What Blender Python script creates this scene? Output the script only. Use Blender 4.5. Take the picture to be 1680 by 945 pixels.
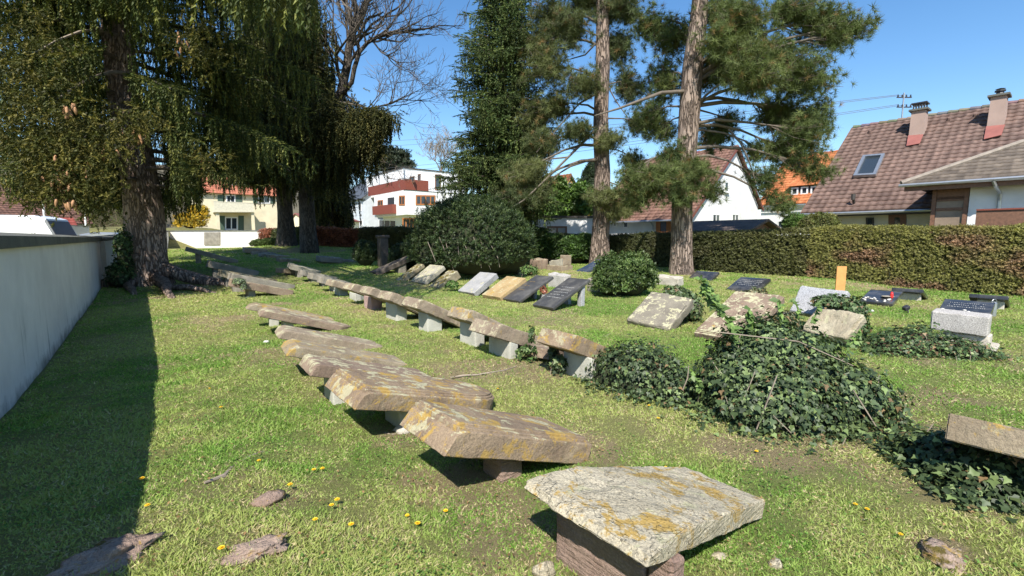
import bpy, bmesh, math, random
import numpy as np
from mathutils import Vector, Matrix, noise
R = math.radians
random.seed(7); RNG = np.random.default_rng(11)
for o in list(bpy.data.objects): bpy.data.objects.remove(o)
S = bpy.context.scene
COL = S.collection
# ------------------------------------------------------------------ camera
F_PX = 750.0; CX = 840.0; CY = 472.5; EYE = 1.6; PITCH = math.atan(82/750)
cam_d = bpy.data.cameras.new("camera"); cam = bpy.data.objects.new("camera", cam_d); COL.objects.link(cam)
cam_d.sensor_width = 36; cam_d.lens = F_PX/1680*36; cam_d.clip_end = 3000; cam_d.clip_start = .05
cam.location = (0,0,EYE); cam.rotation_euler = (math.pi/2-PITCH,0,0)
S.camera = cam
S.render.resolution_x = 1024; S.render.resolution_y = 576
# ------------------------------------------------------------------ light
SUN_TO = Vector((.10,.89,-1.0)).normalized()      # direction the light travels
sun_d = bpy.data.lights.new("sun",'SUN'); sun_d.energy = 4.6; sun_d.angle = R(.5); sun_d.color = (1,.95,.87)
sun = bpy.data.objects.new("sun", sun_d); COL.objects.link(sun); sun.location = (0,-20,30)
sun.rotation_euler = SUN_TO.to_track_quat('-Z','Y').to_euler()
w = bpy.data.worlds.new("World"); S.world = w; w.use_nodes = True
nt = w.node_tree; nt.nodes.clear()
sky = nt.nodes.new('ShaderNodeTexSky'); sky.sky_type = 'NISHITA'; sky.sun_disc = False
sky.sun_elevation = math.asin(-SUN_TO.z); sky.sun_rotation = math.atan2(-SUN_TO.x,-SUN_TO.y)
sky.air_density = 1.1; sky.dust_density = .3; sky.ozone_density = 2.6; sky.altitude = 300
bg = nt.nodes.new('ShaderNodeBackground'); bg.inputs[1].default_value = .115
wo = nt.nodes.new('ShaderNodeOutputWorld'); hs = nt.nodes.new('ShaderNodeHueSaturation'); hs.inputs['Saturation'].default_value = 1.22; nt.links.new(sky.outputs[0],hs.inputs['Color']); nt.links.new(hs.outputs[0],bg.inputs[0]); nt.links.new(bg.outputs[0],wo.inputs[0])
S.view_settings.view_transform = 'Standard'; S.view_settings.look = 'None'
S.view_settings.exposure = 0.78; S.view_settings.gamma = 1; S.view_settings.use_curve_mapping = False
S.render.engine = 'CYCLES'
S.cycles.max_bounces = 6; S.cycles.diffuse_bounces = 3; S.cycles.transparent_max_bounces = 4

# ------------------------------------------------------------------ geometry helpers
TD = Vector((-.629,.777,0)).normalized()      # along the rows of graves, the walls and the houses
ND = Vector((TD.y,-TD.x,0))                   # across them
_cp, _sp = math.cos(PITCH), math.sin(PITCH)
def ray(px,py):
    a = (px-CX)/F_PX; b = (CY-py)/F_PX
    return Vector((a, _cp + b*_sp, b*_cp - _sp))
def at_y(px,py,Y):
    d = ray(px,py); return Vector((0,0,EYE)) + d*(Y/d.y)
def at_z(px,py,z):
    d = ray(px,py); return Vector((0,0,EYE)) + d*((z-EYE)/d.z)
def at_plane(px,py,P,N):
    d = ray(px,py); o = Vector((0,0,EYE)); return o + d*((P-o).dot(N)/d.dot(N))
CTRL = np.array([(0,0,0),(5,5,0),(-5,5,0),(0,10,0),(10,10,0),(-9,12,0),(-5,14,0),(15,10,0),(25,12,0),(14,12.4,0.02),
 (10,17,.2),(5,23,.25),(4.3,22.5,.28),(1,28,.4),(-14,20,.5),(-11.9,15,.06),(-16,16,.15),(-18,30,.9),(-14.8,30,1.1),(-12,27,.7),(-26,40,.62),
 (-22,42,.9),(-35,47,.7),(-13,58,1.6),(-10,32,.92),(-7,22,.3),(0,60,1.4),(12,30,.5),(20,35,.8),(30,30,.6),(-4,22,.12),(-20,12,.1),
 (-50,60,1.4),(-3,17,.03),(60,60,1.5),(-1.75,1.6,.36),(-2.35,2.4,.22),(-3.3,3.3,.10),(1,2.4,0),(0,3.2,0),(-1.4,4,0),(-5,7,0),(2.5,3,0),(0,-10,0),(-20,-5,0),(20,-5,0),(-60,30,.8),(60,20,.3),(0,120,3),(-80,100,4),(90,100,3)],dtype=float)
def gz_np(x,y):
    x = np.asarray(x,dtype=float); y = np.asarray(y,dtype=float)
    num = np.zeros_like(x); den = np.zeros_like(x)
    for cx,cy,cz in CTRL:
        w_ = 1.0/((x-cx)**2+(y-cy)**2+1.2)**2.2
        num += w_*cz; den += w_
    return num/den
def gz(x,y): return float(gz_np(np.array([x]),np.array([y]))[0])
def at_g(px,py,it=12):
    z = 0.0
    for _ in range(it):
        p = at_z(px,py,min(z,EYE-.15)); z = .5*z+.5*gz(p.x,p.y)
    return p
def _hash(ix,iy,s):
    h = (ix.astype(np.int64)*374761393 + iy.astype(np.int64)*668265263 + s*974634541) & 0x7fffffff
    h = (h ^ (h>>13))*1274126177 & 0x7fffffff
    return ((h ^ (h>>16)) & 0xffff)/65535.0
def vnoise(x,y,s=0):
    ix = np.floor(x); iy = np.floor(y); fx = x-ix; fy = y-iy
    fx = fx*fx*(3-2*fx); fy = fy*fy*(3-2*fy)
    a = _hash(ix,iy,s); b = _hash(ix+1,iy,s); c = _hash(ix,iy+1,s); d = _hash(ix+1,iy+1,s)
    return (a*(1-fx)+b*fx)*(1-fy)+(c*(1-fx)+d*fx)*fy
def fbm(x,y,s=0,o=4):
    r = 0; a = .5
    for k in range(o):
        r = r + a*vnoise(x*2**k,y*2**k,s+k); a *= .5
    return r/(1-.5**o)

# ------------------------------------------------------------------ object helpers
def tag(o,label=None,cat=None,group=None,kind=None):
    if label: o['label'] = label
    if cat: o['category'] = cat
    if group: o['group'] = group
    if kind: o['kind'] = kind
    return o
def thing(name,loc,label,cat,group=None):
    o = bpy.data.objects.new(name,None); COL.objects.link(o); o.location = loc; o.empty_display_size = .2
    return tag(o,label,cat,group)
def rootloc(o):
    p = Vector((0,0,0))
    while o is not None:
        p += o.location; o = o.parent
    return p
def link_mesh(name,me,parent=None,loc=None):
    o = bpy.data.objects.new(name,me); COL.objects.link(o)
    if parent is not None: o.parent = parent
    if loc is not None: o.location = loc
    return o
def np_mesh(name,V,Fc,mat,col=None,parent=None,loc=None,smooth=False):
    """V (n,3) world coords, Fc (m,k) faces; the object sits at loc (or in its parent's frame)."""
    V = np.asarray(V,dtype=np.float32)
    off = np.array(rootloc(parent) if parent is not None else (loc if loc is not None else (0,0,0)),dtype=np.float32)
    V = V-off
    me = bpy.data.meshes.new(name)
    Fc = np.asarray(Fc,dtype=np.int32); m,k = Fc.shape
    me.vertices.add(len(V)); me.vertices.foreach_set('co',V.ravel())
    me.loops.add(m*k); me.loops.foreach_set('vertex_index',Fc.ravel())
    me.polygons.add(m); me.polygons.foreach_set('loop_start',np.arange(0,m*k,k,dtype=np.int32))
    if smooth: me.polygons.foreach_set('use_smooth',np.ones(m,dtype=bool))
    me.update(calc_edges=True)
    if smooth=='sharp': me.set_sharp_from_angle(angle=R(28))
    if col is not None:
        c = np.ones((len(V),4),dtype=np.float32); c[:,:3] = col
        a = me.color_attributes.new('Col','FLOAT_COLOR','POINT'); a.data.foreach_set('color',c.ravel())
    me.materials.append(mat)
    return link_mesh(name,me,parent,loc if parent is None else None)
class MB:
    """collects shapes in world coordinates and links them as one mesh"""
    def __init__(s): s.v = []; s.f = []; s.c = []
    def add(s,vs,fs,col=(1,1,1)):
        b = len(s.v); s.v += [Vector(v) for v in vs]; s.f += [tuple(i+b for i in f) for f in fs]; s.c += [col]*len(vs); return s
    def box8(s,p,col=(1,1,1)):      # p: 4 bottom then 4 top corners, counter-clockwise
        return s.add(p,[(3,2,1,0),(4,5,6,7),(0,1,5,4),(1,2,6,5),(2,3,7,6),(3,0,4,7)],col)
    def box(s,o,ax,ay,az,col=(1,1,1)):   # origin corner and three edge vectors
        o = Vector(o); ax = Vector(ax); ay = Vector(ay); az = Vector(az)
        return s.box8([o,o+ax,o+ax+ay,o+ay,o+az,o+ax+az,o+ax+ay+az,o+ay+az],col)
    def tube(s,pts,rad,n=7,cap=True,col=(1,1,1),wob=0):
        pts = [Vector(p) for p in pts]; b = len(s.v); k = len(pts)
        if not hasattr(rad,'__len__'): rad = [rad]*k
        d0 = (pts[1]-pts[0]).normalized()
        u = d0.orthogonal().normalized()
        for i,p in enumerate(pts):
            d = (pts[min(i+1,k-1)]-pts[max(i-1,0)])
            if d.length < 1e-6: d = d0
            d.normalize(); u = (u-d*u.dot(d))
            if u.length < 1e-5: u = d.orthogonal()
            u.normalize(); v = d.cross(u)
            for j in range(n):
                a = 2*math.pi*j/n
                r = rad[i]*(1+(wob*(noise.noise(Vector((math.cos(a)*2,math.sin(a)*2,i*.35+p.x)))) if wob else 0))
                s.v.append(p+u*math.cos(a)*r+v*math.sin(a)*r); s.c.append(col)
        for i in range(k-1):
            for j in range(n):
                s.f.append((b+i*n+j,b+i*n+(j+1)%n,b+(i+1)*n+(j+1)%n,b+(i+1)*n+j))
        if cap:
            s.f.append(tuple(b+j for j in range(n))[::-1]); s.f.append(tuple(b+(k-1)*n+j for j in range(n)))
        return s
    def build(s,name,mat,parent=None,loc=None,smooth=False,bevel=0):
        off = rootloc(parent) if parent is not None else Vector(loc if loc is not None else (0,0,0))
        me = bpy.data.meshes.new(name); me.from_pydata([v-off for v in s.v],[],s.f)
        me.materials.append(mat)
        if smooth:
            for p in me.polygons: p.use_smooth = True
        a = me.color_attributes.new('Col','FLOAT_COLOR','POINT')
        a.data.foreach_set('color',np.array([(c[0],c[1],c[2],1) for c in s.c],dtype=np.float32).ravel())
        o = link_mesh(name,me,parent,loc if parent is None else None)
        if bevel:
            bm = bmesh.new(); bm.from_mesh(me)
            bmesh.ops.bevel(bm,geom=bm.edges[:],offset=bevel,segments=1,affect='EDGES',clamp_overlap=True)
            bm.to_mesh(me); bm.free()
        return o
def frames(D,spin=None):
    """orthonormal frames whose z axis is D, (N,3)->(N,3,3) columns x,y,z"""
    D = D/np.linalg.norm(D,axis=1,keepdims=True)
    ref = np.where(np.abs(D[:,2:3])>.95,np.array([[1.,0,0]]),np.array([[0,0,1.]]))
    X = np.cross(ref,D); X /= np.linalg.norm(X,axis=1,keepdims=True); Y = np.cross(D,X)
    if spin is not None:
        c = np.cos(spin)[:,None]; s_ = np.sin(spin)[:,None]; X,Y = X*c+Y*s_, -X*s_+Y*c
    return np.stack([X,Y,D],axis=2)
def scatter(tv,tf,pos,fr,sc,col=None,tcol=None):
    tv = np.asarray(tv,dtype=float); tf = np.asarray(tf); N = len(pos); k = len(tv)
    sc = np.asarray(sc,dtype=float)
    if sc.ndim == 0: sc = np.full(N,float(sc))
    if sc.ndim == 1: sc = sc[:,None].repeat(3,1)
    V = np.einsum('nij,nkj->nki',fr,tv[None]*sc[:,None,:])+pos[:,None,:]
    Fc = (tf[None]+(np.arange(N)*k)[:,None,None]).reshape(-1,tf.shape[1])
    C = None
    if col is not None:
        C = np.repeat(col[:,None,:],k,1)
        if tcol is not None: C = C*np.asarray(tcol)[None,:,None]
        C = C.reshape(-1,3)
    return V.reshape(-1,3),Fc,C
def merge(parts):
    V=[];Fc=[];C=[];b=0
    for v,f,c in parts:
        V.append(v);Fc.append(f+b);C.append(c);b+=len(v)
    return np.concatenate(V),np.concatenate(Fc),np.concatenate(C)
def rand_dirs(n): 
    d = RNG.normal(size=(n,3)); return d/np.linalg.norm(d,axis=1,keepdims=True)

# ------------------------------------------------------------------ materials
def mat_new(name):
    m = bpy.data.materials.new(name); m.use_nodes = True; t = m.node_tree; b = t.nodes['Principled BSDF']
    return m,t,b
class NB:
    def __init__(s,t): s.t = t
    def n(s,typ,**kw):
        x = s.t.nodes.new(typ)
        for k,v in kw.items(): setattr(x,k,v)
        return x
    def l(s,a,b): s.t.links.new(a,b)
    def coord(s,objspace=True,rnd=True):
        c = s.n('ShaderNodeTexCoord'); out = c.outputs['Object' if objspace else 'Generated']
        if rnd:
            i = s.n('ShaderNodeObjectInfo'); m = s.n('ShaderNodeMath',operation='MULTIPLY'); m.inputs[1].default_value = 57.3
            s.l(i.outputs['Random'],m.inputs[0]); v = s.n('ShaderNodeVectorMath',operation='ADD'); s.l(out,v.inputs[0]); s.l(m.outputs[0],v.inputs[1]); out = v.outputs[0]
        return out
    def noise(s,co,scale,detail=4,rough=.55,dist=0):
        x = s.n('ShaderNodeTexNoise'); x.inputs['Scale'].default_value = scale; x.inputs['Detail'].default_value = detail
        x.inputs['Roughness'].default_value = rough; x.inputs['Distortion'].default_value = dist; s.l(co,x.inputs['Vector']); return x.outputs['Fac']
    def ramp(s,f,stops):
        x = s.n('ShaderNodeValToRGB'); cr = x.color_ramp
        while len(cr.elements) < len(stops): cr.elements.new(.5)
        for e,(p,c) in zip(cr.elements,stops):
            e.position = p; e.color = (c,c,c,1) if not hasattr(c,'__len__') else (c[0],c[1],c[2],1)
        s.l(f,x.inputs[0]); return x.outputs[0]
    def mix(s,f,a,b,mode='MIX'):
        x = s.n('ShaderNodeMix',data_type='RGBA',blend_type=mode)
        for sock,v in ((x.inputs[0],f),(x.inputs[6],a),(x.inputs[7],b)):
            if isinstance(v,(int,float)): sock.default_value = v
            elif hasattr(v,'__len__'): sock.default_value = (v[0],v[1],v[2],1)
            else: s.l(v,sock)
        return x.outputs[2]
    def math(s,op,a,b):
        x = s.n('ShaderNodeMath',operation=op)
        for i,v in enumerate((a,b)):
            if isinstance(v,(int,float)): x.inputs[i].default_value = v
            else: s.l(v,x.inputs[i])
        return x.outputs[0]
    def bump(s,h,strength=.5,dist=.02):
        x = s.n('ShaderNodeBump'); x.inputs['Strength'].default_value = strength; x.inputs['Distance'].default_value = dist; s.l(h,x.inputs['Height']); return x.outputs[0]
    def up(s):
        g = s.n('ShaderNodeNewGeometry'); sp = s.n('ShaderNodeSeparateXYZ'); s.l(g.outputs['Normal'],sp.inputs[0]); return sp.outputs[2]
def m_plain(name,col,rough=.6,metal=0,var=.12,scale=6,bump=0,bs=60):
    m,t,b = mat_new(name); k = NB(t); co = k.coord()
    f = k.noise(co,scale,5)
    d = [c*(1-var) for c in col]; e = [min(1,c*(1+var)) for c in col]
    k.l(k.ramp(f,[(.3,d),(.7,e)]),b.inputs['Base Color']); b.inputs['Roughness'].default_value = rough; b.inputs['Metallic'].default_value = metal
    if bump: k.l(k.bump(k.noise(co,bs,4),bump,.01),b.inputs['Normal'])
    return m
def m_stone(name,c1,c2,pale=.0,yellow=.0,moss=.0,strata=0,grain=.25,bumpd=.012,dark=.3,flakes=0):
    m,t,b = mat_new(name); k = NB(t); co = k.coord()
    base = k.mix(k.ramp(k.noise(co,3.5,6,.6),[(.35,0),(.65,1)]),c1,c2)
    g = k.noise(co,90,3,.7)
    base = k.mix(grain,base,k.ramp(g,[(.35,(.02,.02,.02)),(.62,(.75,.73,.68))]),'OVERLAY')
    base = k.mix(k.math('MULTIPLY',k.ramp(k.noise(co,7,7,.7),[(.5,0),(.68,1)]),dark),base,[c*.35 for c in c1])
    up = k.ramp(k.up(),[(.1,.12),(.85,1)])
    h = k.noise(co,14,8,.65)
    if pale > 0:
        n1 = k.noise(co,6.5,8,.66,.3); th = .64-.16*pale
        f = k.ramp(k.math('ADD',n1,k.math('MULTIPLY',k.math('SUBTRACT',k.noise(co,26,6,.75),.5),.42)),[(th,0),(th+.04,1)])
        base = k.mix(k.math('MULTIPLY',f,up),base,k.mix(g,(.30,.28,.17),(.60,.56,.36)))
    if yellow > 0:
        n2 = k.noise(co,5.2,9,.7,.9); th = .66-.17*yellow
        f2 = k.ramp(k.math('ADD',n2,k.math('MULTIPLY',k.math('SUBTRACT',k.noise(co,40,5,.7),.5),.30)),[(th,0),(th+.06,1)])
        base = k.mix(k.math('MULTIPLY',f2,k.ramp(k.up(),[(.0,.75),(.5,.9)])),base,k.mix(g,(.30,.19,.045),(.50,.33,.08)))
    if moss > 0:
        n3 = k.noise(co,6.0,8,.75,.3); th = .66-.2*moss
        base = k.mix(k.math('MULTIPLY',k.ramp(n3,[(th,0),(th+.06,1)]),up),base,k.mix(g,(.05,.045,.01),(.20,.15,.03)))
    k.l(base,b.inputs['Base Color']); b.inputs['Roughness'].default_value = .88; b.inputs['Specular IOR Level'].default_value = .25
    hh = k.math('ADD',h,k.math('MULTIPLY',g,.25))
    if strata:
        wmp = k.n('ShaderNodeMapping'); wmp.inputs['Scale'].default_value = (2.2,2.2,strata*2.6); k.l(co,wmp.inputs[0]); wv = k.n('ShaderNodeTexNoise'); wv.inputs['Scale'].default_value = 1.6; wv.inputs['Detail'].default_value = 7; wv.inputs['Roughness'].default_value = .62
        k.l(wmp.outputs[0],wv.inputs['Vector']); side = k.ramp(k.up(),[(.35,1),(.75,0)]); hh = k.math('ADD',hh,k.math('MULTIPLY',k.math('MULTIPLY',wv.outputs['Fac'],side),1.5))
    if flakes:
        fl = k.ramp(k.noise(co,3.6,7,.6,.5),[(.40,0),(.41,.3),(.49,.34),(.497,.62),(.56,.66),(.567,1)]); hh = k.math('ADD',hh,k.math('MULTIPLY',fl,flakes))
    k.l(k.bump(hh,.9,bumpd*1.6),b.inputs['Normal'])
    return m
def m_granite(name,a,bb,sc=170,rough=.75,bump=.25):
    m,t,b = mat_new(name); k = NB(t); co = k.coord()
    g = k.noise(co,sc,2,.8); c = k.ramp(g,[(.38,a),(.5,[(x+y)/2 for x,y in zip(a,bb)]),(.6,bb)])
    c = k.mix(k.math('MULTIPLY',k.ramp(k.noise(co,4,5),[(.45,0),(.7,1)]),.25),c,(.30,.28,.24))
    k.l(c,b.inputs['Base Color']); b.inputs['Roughness'].default_value = rough
    if bump: k.l(k.bump(k.noise(co,40,5),bump,.01),b.inputs['Normal'])
    return m
def m_leaf(name,transl=.25,rough=.5,spec=.35,tint=(1,1,1)):
    m,t,b = mat_new(name); k = NB(t)
    a = k.n('ShaderNodeAttribute',attribute_name='Col')
    c = k.mix(1.0,a.outputs['Color'],tint,'MULTIPLY')
    k.l(c,b.inputs['Base Color']); b.inputs['Roughness'].default_value = rough; b.inputs['Specular IOR Level'].default_value = spec
    if transl:
        tr = k.n('ShaderNodeBsdfTranslucent'); k.l(k.mix(1.0,c,(1.15,1.25,.6),'MULTIPLY'),tr.inputs['Color'])
        mx = k.n('ShaderNodeMixShader'); mx.inputs[0].default_value = transl
        k.l(b.outputs[0],mx.inputs[1]); k.l(tr.outputs[0],mx.inputs[2]); k.l(mx.outputs[0],t.nodes['Material Output'].inputs['Surface'])
    return m
def m_attr(name,rough=.8,noisy=.3,scale=12,bump=.4,bd=.01):
    m,t,b = mat_new(name); k = NB(t); co = k.coord(rnd=False)
    a = k.n('ShaderNodeAttribute',attribute_name='Col')
    f = k.ramp(k.noise(co,scale,6,.65),[(.3,1-noisy),(.7,1+noisy*.6)])
    k.l(k.mix(1.0,a.outputs['Color'],f,'MULTIPLY'),b.inputs['Base Color']); b.inputs['Roughness'].default_value = rough
    if bump: k.l(k.bump(k.noise(co,scale*3,5),bump,bd),b.inputs['Normal'])
    return m
def m_bark(name,c1,c2,sc=5,stretch=.22,deep=.06):
    m,t,b = mat_new(name); k = NB(t)
    c = k.n('ShaderNodeTexCoord'); mp = k.n('ShaderNodeMapping'); mp.inputs['Scale'].default_value = (1,1,stretch); k.l(c.outputs['Object'],mp.inputs[0])
    v = k.n('ShaderNodeTexVoronoi'); v.feature = 'DISTANCE_TO_EDGE'; v.inputs['Scale'].default_value = sc*2.2
    dn = k.n('ShaderNodeTexNoise'); dn.inputs['Scale'].default_value = 6; dn.inputs['Detail'].default_value = 5; k.l(mp.outputs[0],dn.inputs['Vector'])
    ad = k.n('ShaderNodeVectorMath',operation='MULTIPLY_ADD'); ad.inputs[1].default_value = (.35,.35,.35); k.l(dn.outputs['Color'],ad.inputs[0]); k.l(mp.outputs[0],ad.inputs[2]); k.l(ad.outputs[0],v.inputs['Vector'])
    h = k.ramp(v.outputs['Distance'],[(0,0),(.16,1)])
    f = k.noise(mp.outputs[0],sc*1.5,8,.7)
    col = k.mix(f,c1,c2); col = k.mix(k.math('MULTIPLY',k.math('SUBTRACT',1,h),.75),col,[x*.35 for x in c1])
    k.l(col,b.inputs['Base Color']); b.inputs['Roughness'].default_value = .9; b.inputs['Specular IOR Level'].default_value = .2
    k.l(k.bump(k.math('ADD',h,f),1,deep),b.inputs['Normal'])
    return m
def m_glass(name,col=(.03,.04,.05),rough=.08):
    m,t,b = mat_new(name); b.inputs['Base Color'].default_value = (*col,1); b.inputs['Roughness'].default_value = rough; b.inputs['Specular IOR Level'].default_value = .8
    k = NB(t); k.l(k.bump(k.noise(k.coord(),1.5,2),.05,.05),b.inputs['Normal']); return m
def m_plaster(name,c,stain=.5,drip=None,zdirt=.25):
    m,t,b = mat_new(name); k = NB(t); co = k.coord(rnd=False)
    base = k.mix(k.ramp(k.noise(co,1.3,6,.6),[(.35,0),(.7,1)]),c,[x*.82 for x in c])
    if drip:
        mp = k.n('ShaderNodeMapping'); mp.inputs['Scale'].default_value = (1,1,.12); k.l(co,mp.inputs[0])
        f = k.ramp(k.noise(mp.outputs[0],3.2,6,.7),[(.58,0),(.70,1)])
        g = k.n('ShaderNodeTexCoord'); sp = k.n('ShaderNodeSeparateXYZ'); k.l(g.outputs['Object'],sp.inputs[0])
        low = k.ramp(sp.outputs[2],[(.0,1),(.4,.6),(.9,.03)])
        base = k.mix(k.math('MULTIPLY',k.math('MULTIPLY',f,low),stain),base,drip)
        fl = k.ramp(k.math('ADD',sp.outputs[2],k.math('MULTIPLY',k.noise(co,3.5,6,.7),.5)),[(.22,1),(.42,0)])
        base = k.mix(k.math('MULTIPLY',fl,.75),base,(.07,.07,.055))
    k.l(base,b.inputs['Base Color']); b.inputs['Roughness'].default_value = .85
    k.l(k.bump(k.noise(co,60,4),.35,.008),b.inputs['Normal']); return m
M = {}
M['sand_red'] = m_stone('sand_red',(.19,.135,.10),(.32,.24,.175),pale=.75,yellow=.12,moss=.12)
M['sand_red_y'] = m_stone('sand_red_y',(.20,.145,.10),(.34,.255,.17),pale=.62,yellow=.80,moss=.1)
M['sand_brown'] = m_stone('sand_brown',(.21,.16,.115),(.36,.29,.21),pale=.68,yellow=.22,moss=.2)
M['sand_brown_y'] = m_stone('sand_brown_y',(.24,.19,.13),(.37,.31,.22),pale=.5,yellow=.75,moss=.1)
M['sand_dark_shade'] = m_stone('sand_dark_shade',(.09,.075,.065),(.15,.125,.105),pale=.2,moss=.2)  # dark sandstone; on the square post, shade is painted into this tone
M['sand_grey'] = m_stone('sand_grey',(.20,.18,.15),(.33,.30,.25),pale=.5,yellow=.05,moss=.2)
M['slab_pale'] = m_stone('slab_pale',(.40,.355,.26),(.56,.50,.37),pale=.35,yellow=.82,strata=10,dark=.22,bumpd=.02,grain=.4,flakes=1.6)
M['buried'] = m_stone('buried',(.30,.21,.165),(.46,.35,.28),pale=.2,yellow=.55,moss=.7,bumpd=.03)
M['red_rock'] = m_stone('red_rock',(.30,.20,.16),(.45,.33,.265),pale=.1,strata=8,bumpd=.03)
M['mossy'] = m_stone('mossy',(.22,.18,.12),(.36,.32,.23),pale=.7,moss=.95,yellow=.1)
M['mossy_pale'] = m_stone('mossy_pale',(.30,.27,.21),(.42,.39,.32),pale=.8,moss=.45)
M['ochre'] = m_stone('ochre',(.33,.23,.11),(.46,.34,.18),pale=.4,yellow=.4,dark=.25)
M['grey_slab'] = m_stone('grey_slab',(.29,.29,.29),(.42,.41,.40),pale=.25,dark=.45)
M['lichen_rock'] = m_stone('lichen_rock',(.17,.15,.12),(.29,.26,.20),pale=.6,moss=.1)
M['rough_pale'] = m_stone('rough_pale',(.36,.30,.21),(.52,.46,.33),pale=.4,moss=.15,strata=5,bumpd=.03)
M['concrete'] = m_stone('concrete',(.42,.41,.35),(.54,.53,.46),pale=.15,moss=0,grain=.12,dark=.15,bumpd=.006)
M['pink_stone'] = m_stone('pink_stone',(.40,.27,.24),(.48,.34,.30),grain=.12,dark=.12)
M['pale_stone'] = m_stone('pale_stone',(.42,.38,.32),(.56,.52,.45),pale=.3,moss=.1)
M['granite'] = m_granite('granite',(.12,.12,.13),(.58,.58,.58),120)
M['granite_brown'] = m_granite('granite_brown',(.17,.15,.14),(.62,.59,.54),120)
M['black_granite'] = m_granite('black_granite',(.018,.019,.022),(.040,.041,.046),260,.22,0)
M['black_matte'] = m_granite('black_matte',(.035,.035,.038),(.075,.073,.07),200,.42,.1)
M['ink'] = m_plain('ink',(.55,.55,.52),.6); M['gold_ink'] = m_plain('gold_ink',(.42,.26,.08),.6)
M['leaf'] = m_leaf('leaf'); M['ivy'] = m_leaf('ivy',.12,.48,.3); M['needle'] = m_leaf('needle',.18,.6,.2); M['grass'] = m_leaf('grass',.35,.6,.2)
M['petal'] = m_plain('petal',(.85,.55,.02),.6,0,.05); M['stem_green'] = m_plain('stem_green',(.12,.2,.04),.6)
M['spruce_bark'] = m_bark('spruce_bark',(.27,.19,.15),(.46,.36,.29),4.5)
M['dark_bark'] = m_bark('dark_bark',(.09,.075,.06),(.17,.145,.12),5)
M['pine_bark'] = m_bark('pine_bark',(.25,.18,.14),(.43,.34,.28),3.6,.18,.09)
M['twig'] = m_plain('twig',(.13,.105,.08),.85,0,.3); M['pale_twig'] = m_plain('pale_twig',(.27,.22,.17),.85,0,.3)
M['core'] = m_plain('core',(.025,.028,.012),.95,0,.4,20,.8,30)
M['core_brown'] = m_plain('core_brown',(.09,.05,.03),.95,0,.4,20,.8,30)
M['cone'] = m_plain('cone',(.36,.19,.09),.7,0,.3,40,.6,60)
M['wall_white'] = m_plaster('wall_white',(.80,.79,.76),.95,(.05,.055,.05))
M['house_white'] = m_plaster('house_white',(.80,.80,.79)); M['house_cream'] = m_plaster('house_cream',(.74,.66,.46)); M['house_blue'] = m_plaster('house_blue',(.62,.66,.70))
M['house_yellow'] = m_plaster('house_yellow',(.70,.46,.14)); M['far_wall'] = m_plaster('far_wall',(.72,.68,.62)); M['cream_pale'] = m_plaster('cream_pale',(.66,.61,.47))
M['cap'] = m_stone('cap',(.10,.105,.095),(.17,.17,.15),pale=.15,moss=.3,bumpd=.01)
M['tile'] = m_attr('tile',.75,.35,5,.4,.01); M['trim_dark'] = m_plain('trim_dark',(.05,.045,.04),.6); M['trim_red'] = m_plain('trim_red',(.16,.05,.035),.6)
M['white_paint'] = m_plain('white_paint',(.8,.8,.79),.4,0,.04); M['wood_orange'] = m_plain('wood_orange',(.40,.15,.045),.5,0,.25,14); M['wood_brown'] = m_plain('wood_brown',(.17,.085,.05),.6,0,.25,14)
M['plank'] = m_plain('plank',(.60,.29,.09),.6,0,.12,8); M['zinc'] = m_plain('zinc',(.42,.44,.46),.35,.7); M['glass'] = m_glass('glass'); M['glass_pale'] = m_glass('glass_pale',(.25,.28,.31),.2)
M['green_shutter'] = m_plain('green_shutter',(.06,.10,.07),.6); M['rust_panel'] = m_plain('rust_panel',(.20,.05,.03),.65,0,.1); M['slate'] = m_plain('slate',(.07,.075,.085),.6,0,.2,3)
M['chimney'] = m_plaster('chimney',(.40,.29,.24)); M['flash'] = m_plain('flash',(.27,.095,.075),.6,0,.15,3); M['metal_dark'] = m_plain('metal_dark',(.06,.06,.065),.45,.5); M['curtain'] = m_plain('curtain',(.7,.7,.68),.9,0,.1)
M['van_white'] = m_plain('van_white',(.78,.79,.80),.25,0,.02); M['car_grey'] = m_plain('car_grey',(.30,.32,.34),.25,.4,.03); M['red_obj'] = m_plain('red_obj',(.7,.03,.03),.4); M['rail'] = m_plain('rail',(.62,.58,.45),.6)
M['screen_cloth'] = m_plain('screen_cloth',(.24,.18,.13),.5,0,.3,2)
M['pebble'] = m_stone('pebble',(.55,.53,.48),(.72,.70,.66)); M['wire'] = m_plain('wire',(.08,.08,.085),.5); M['shed'] = m_plain('shed',(.10,.075,.06),.9,0,.35,3,.5,20)
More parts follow.
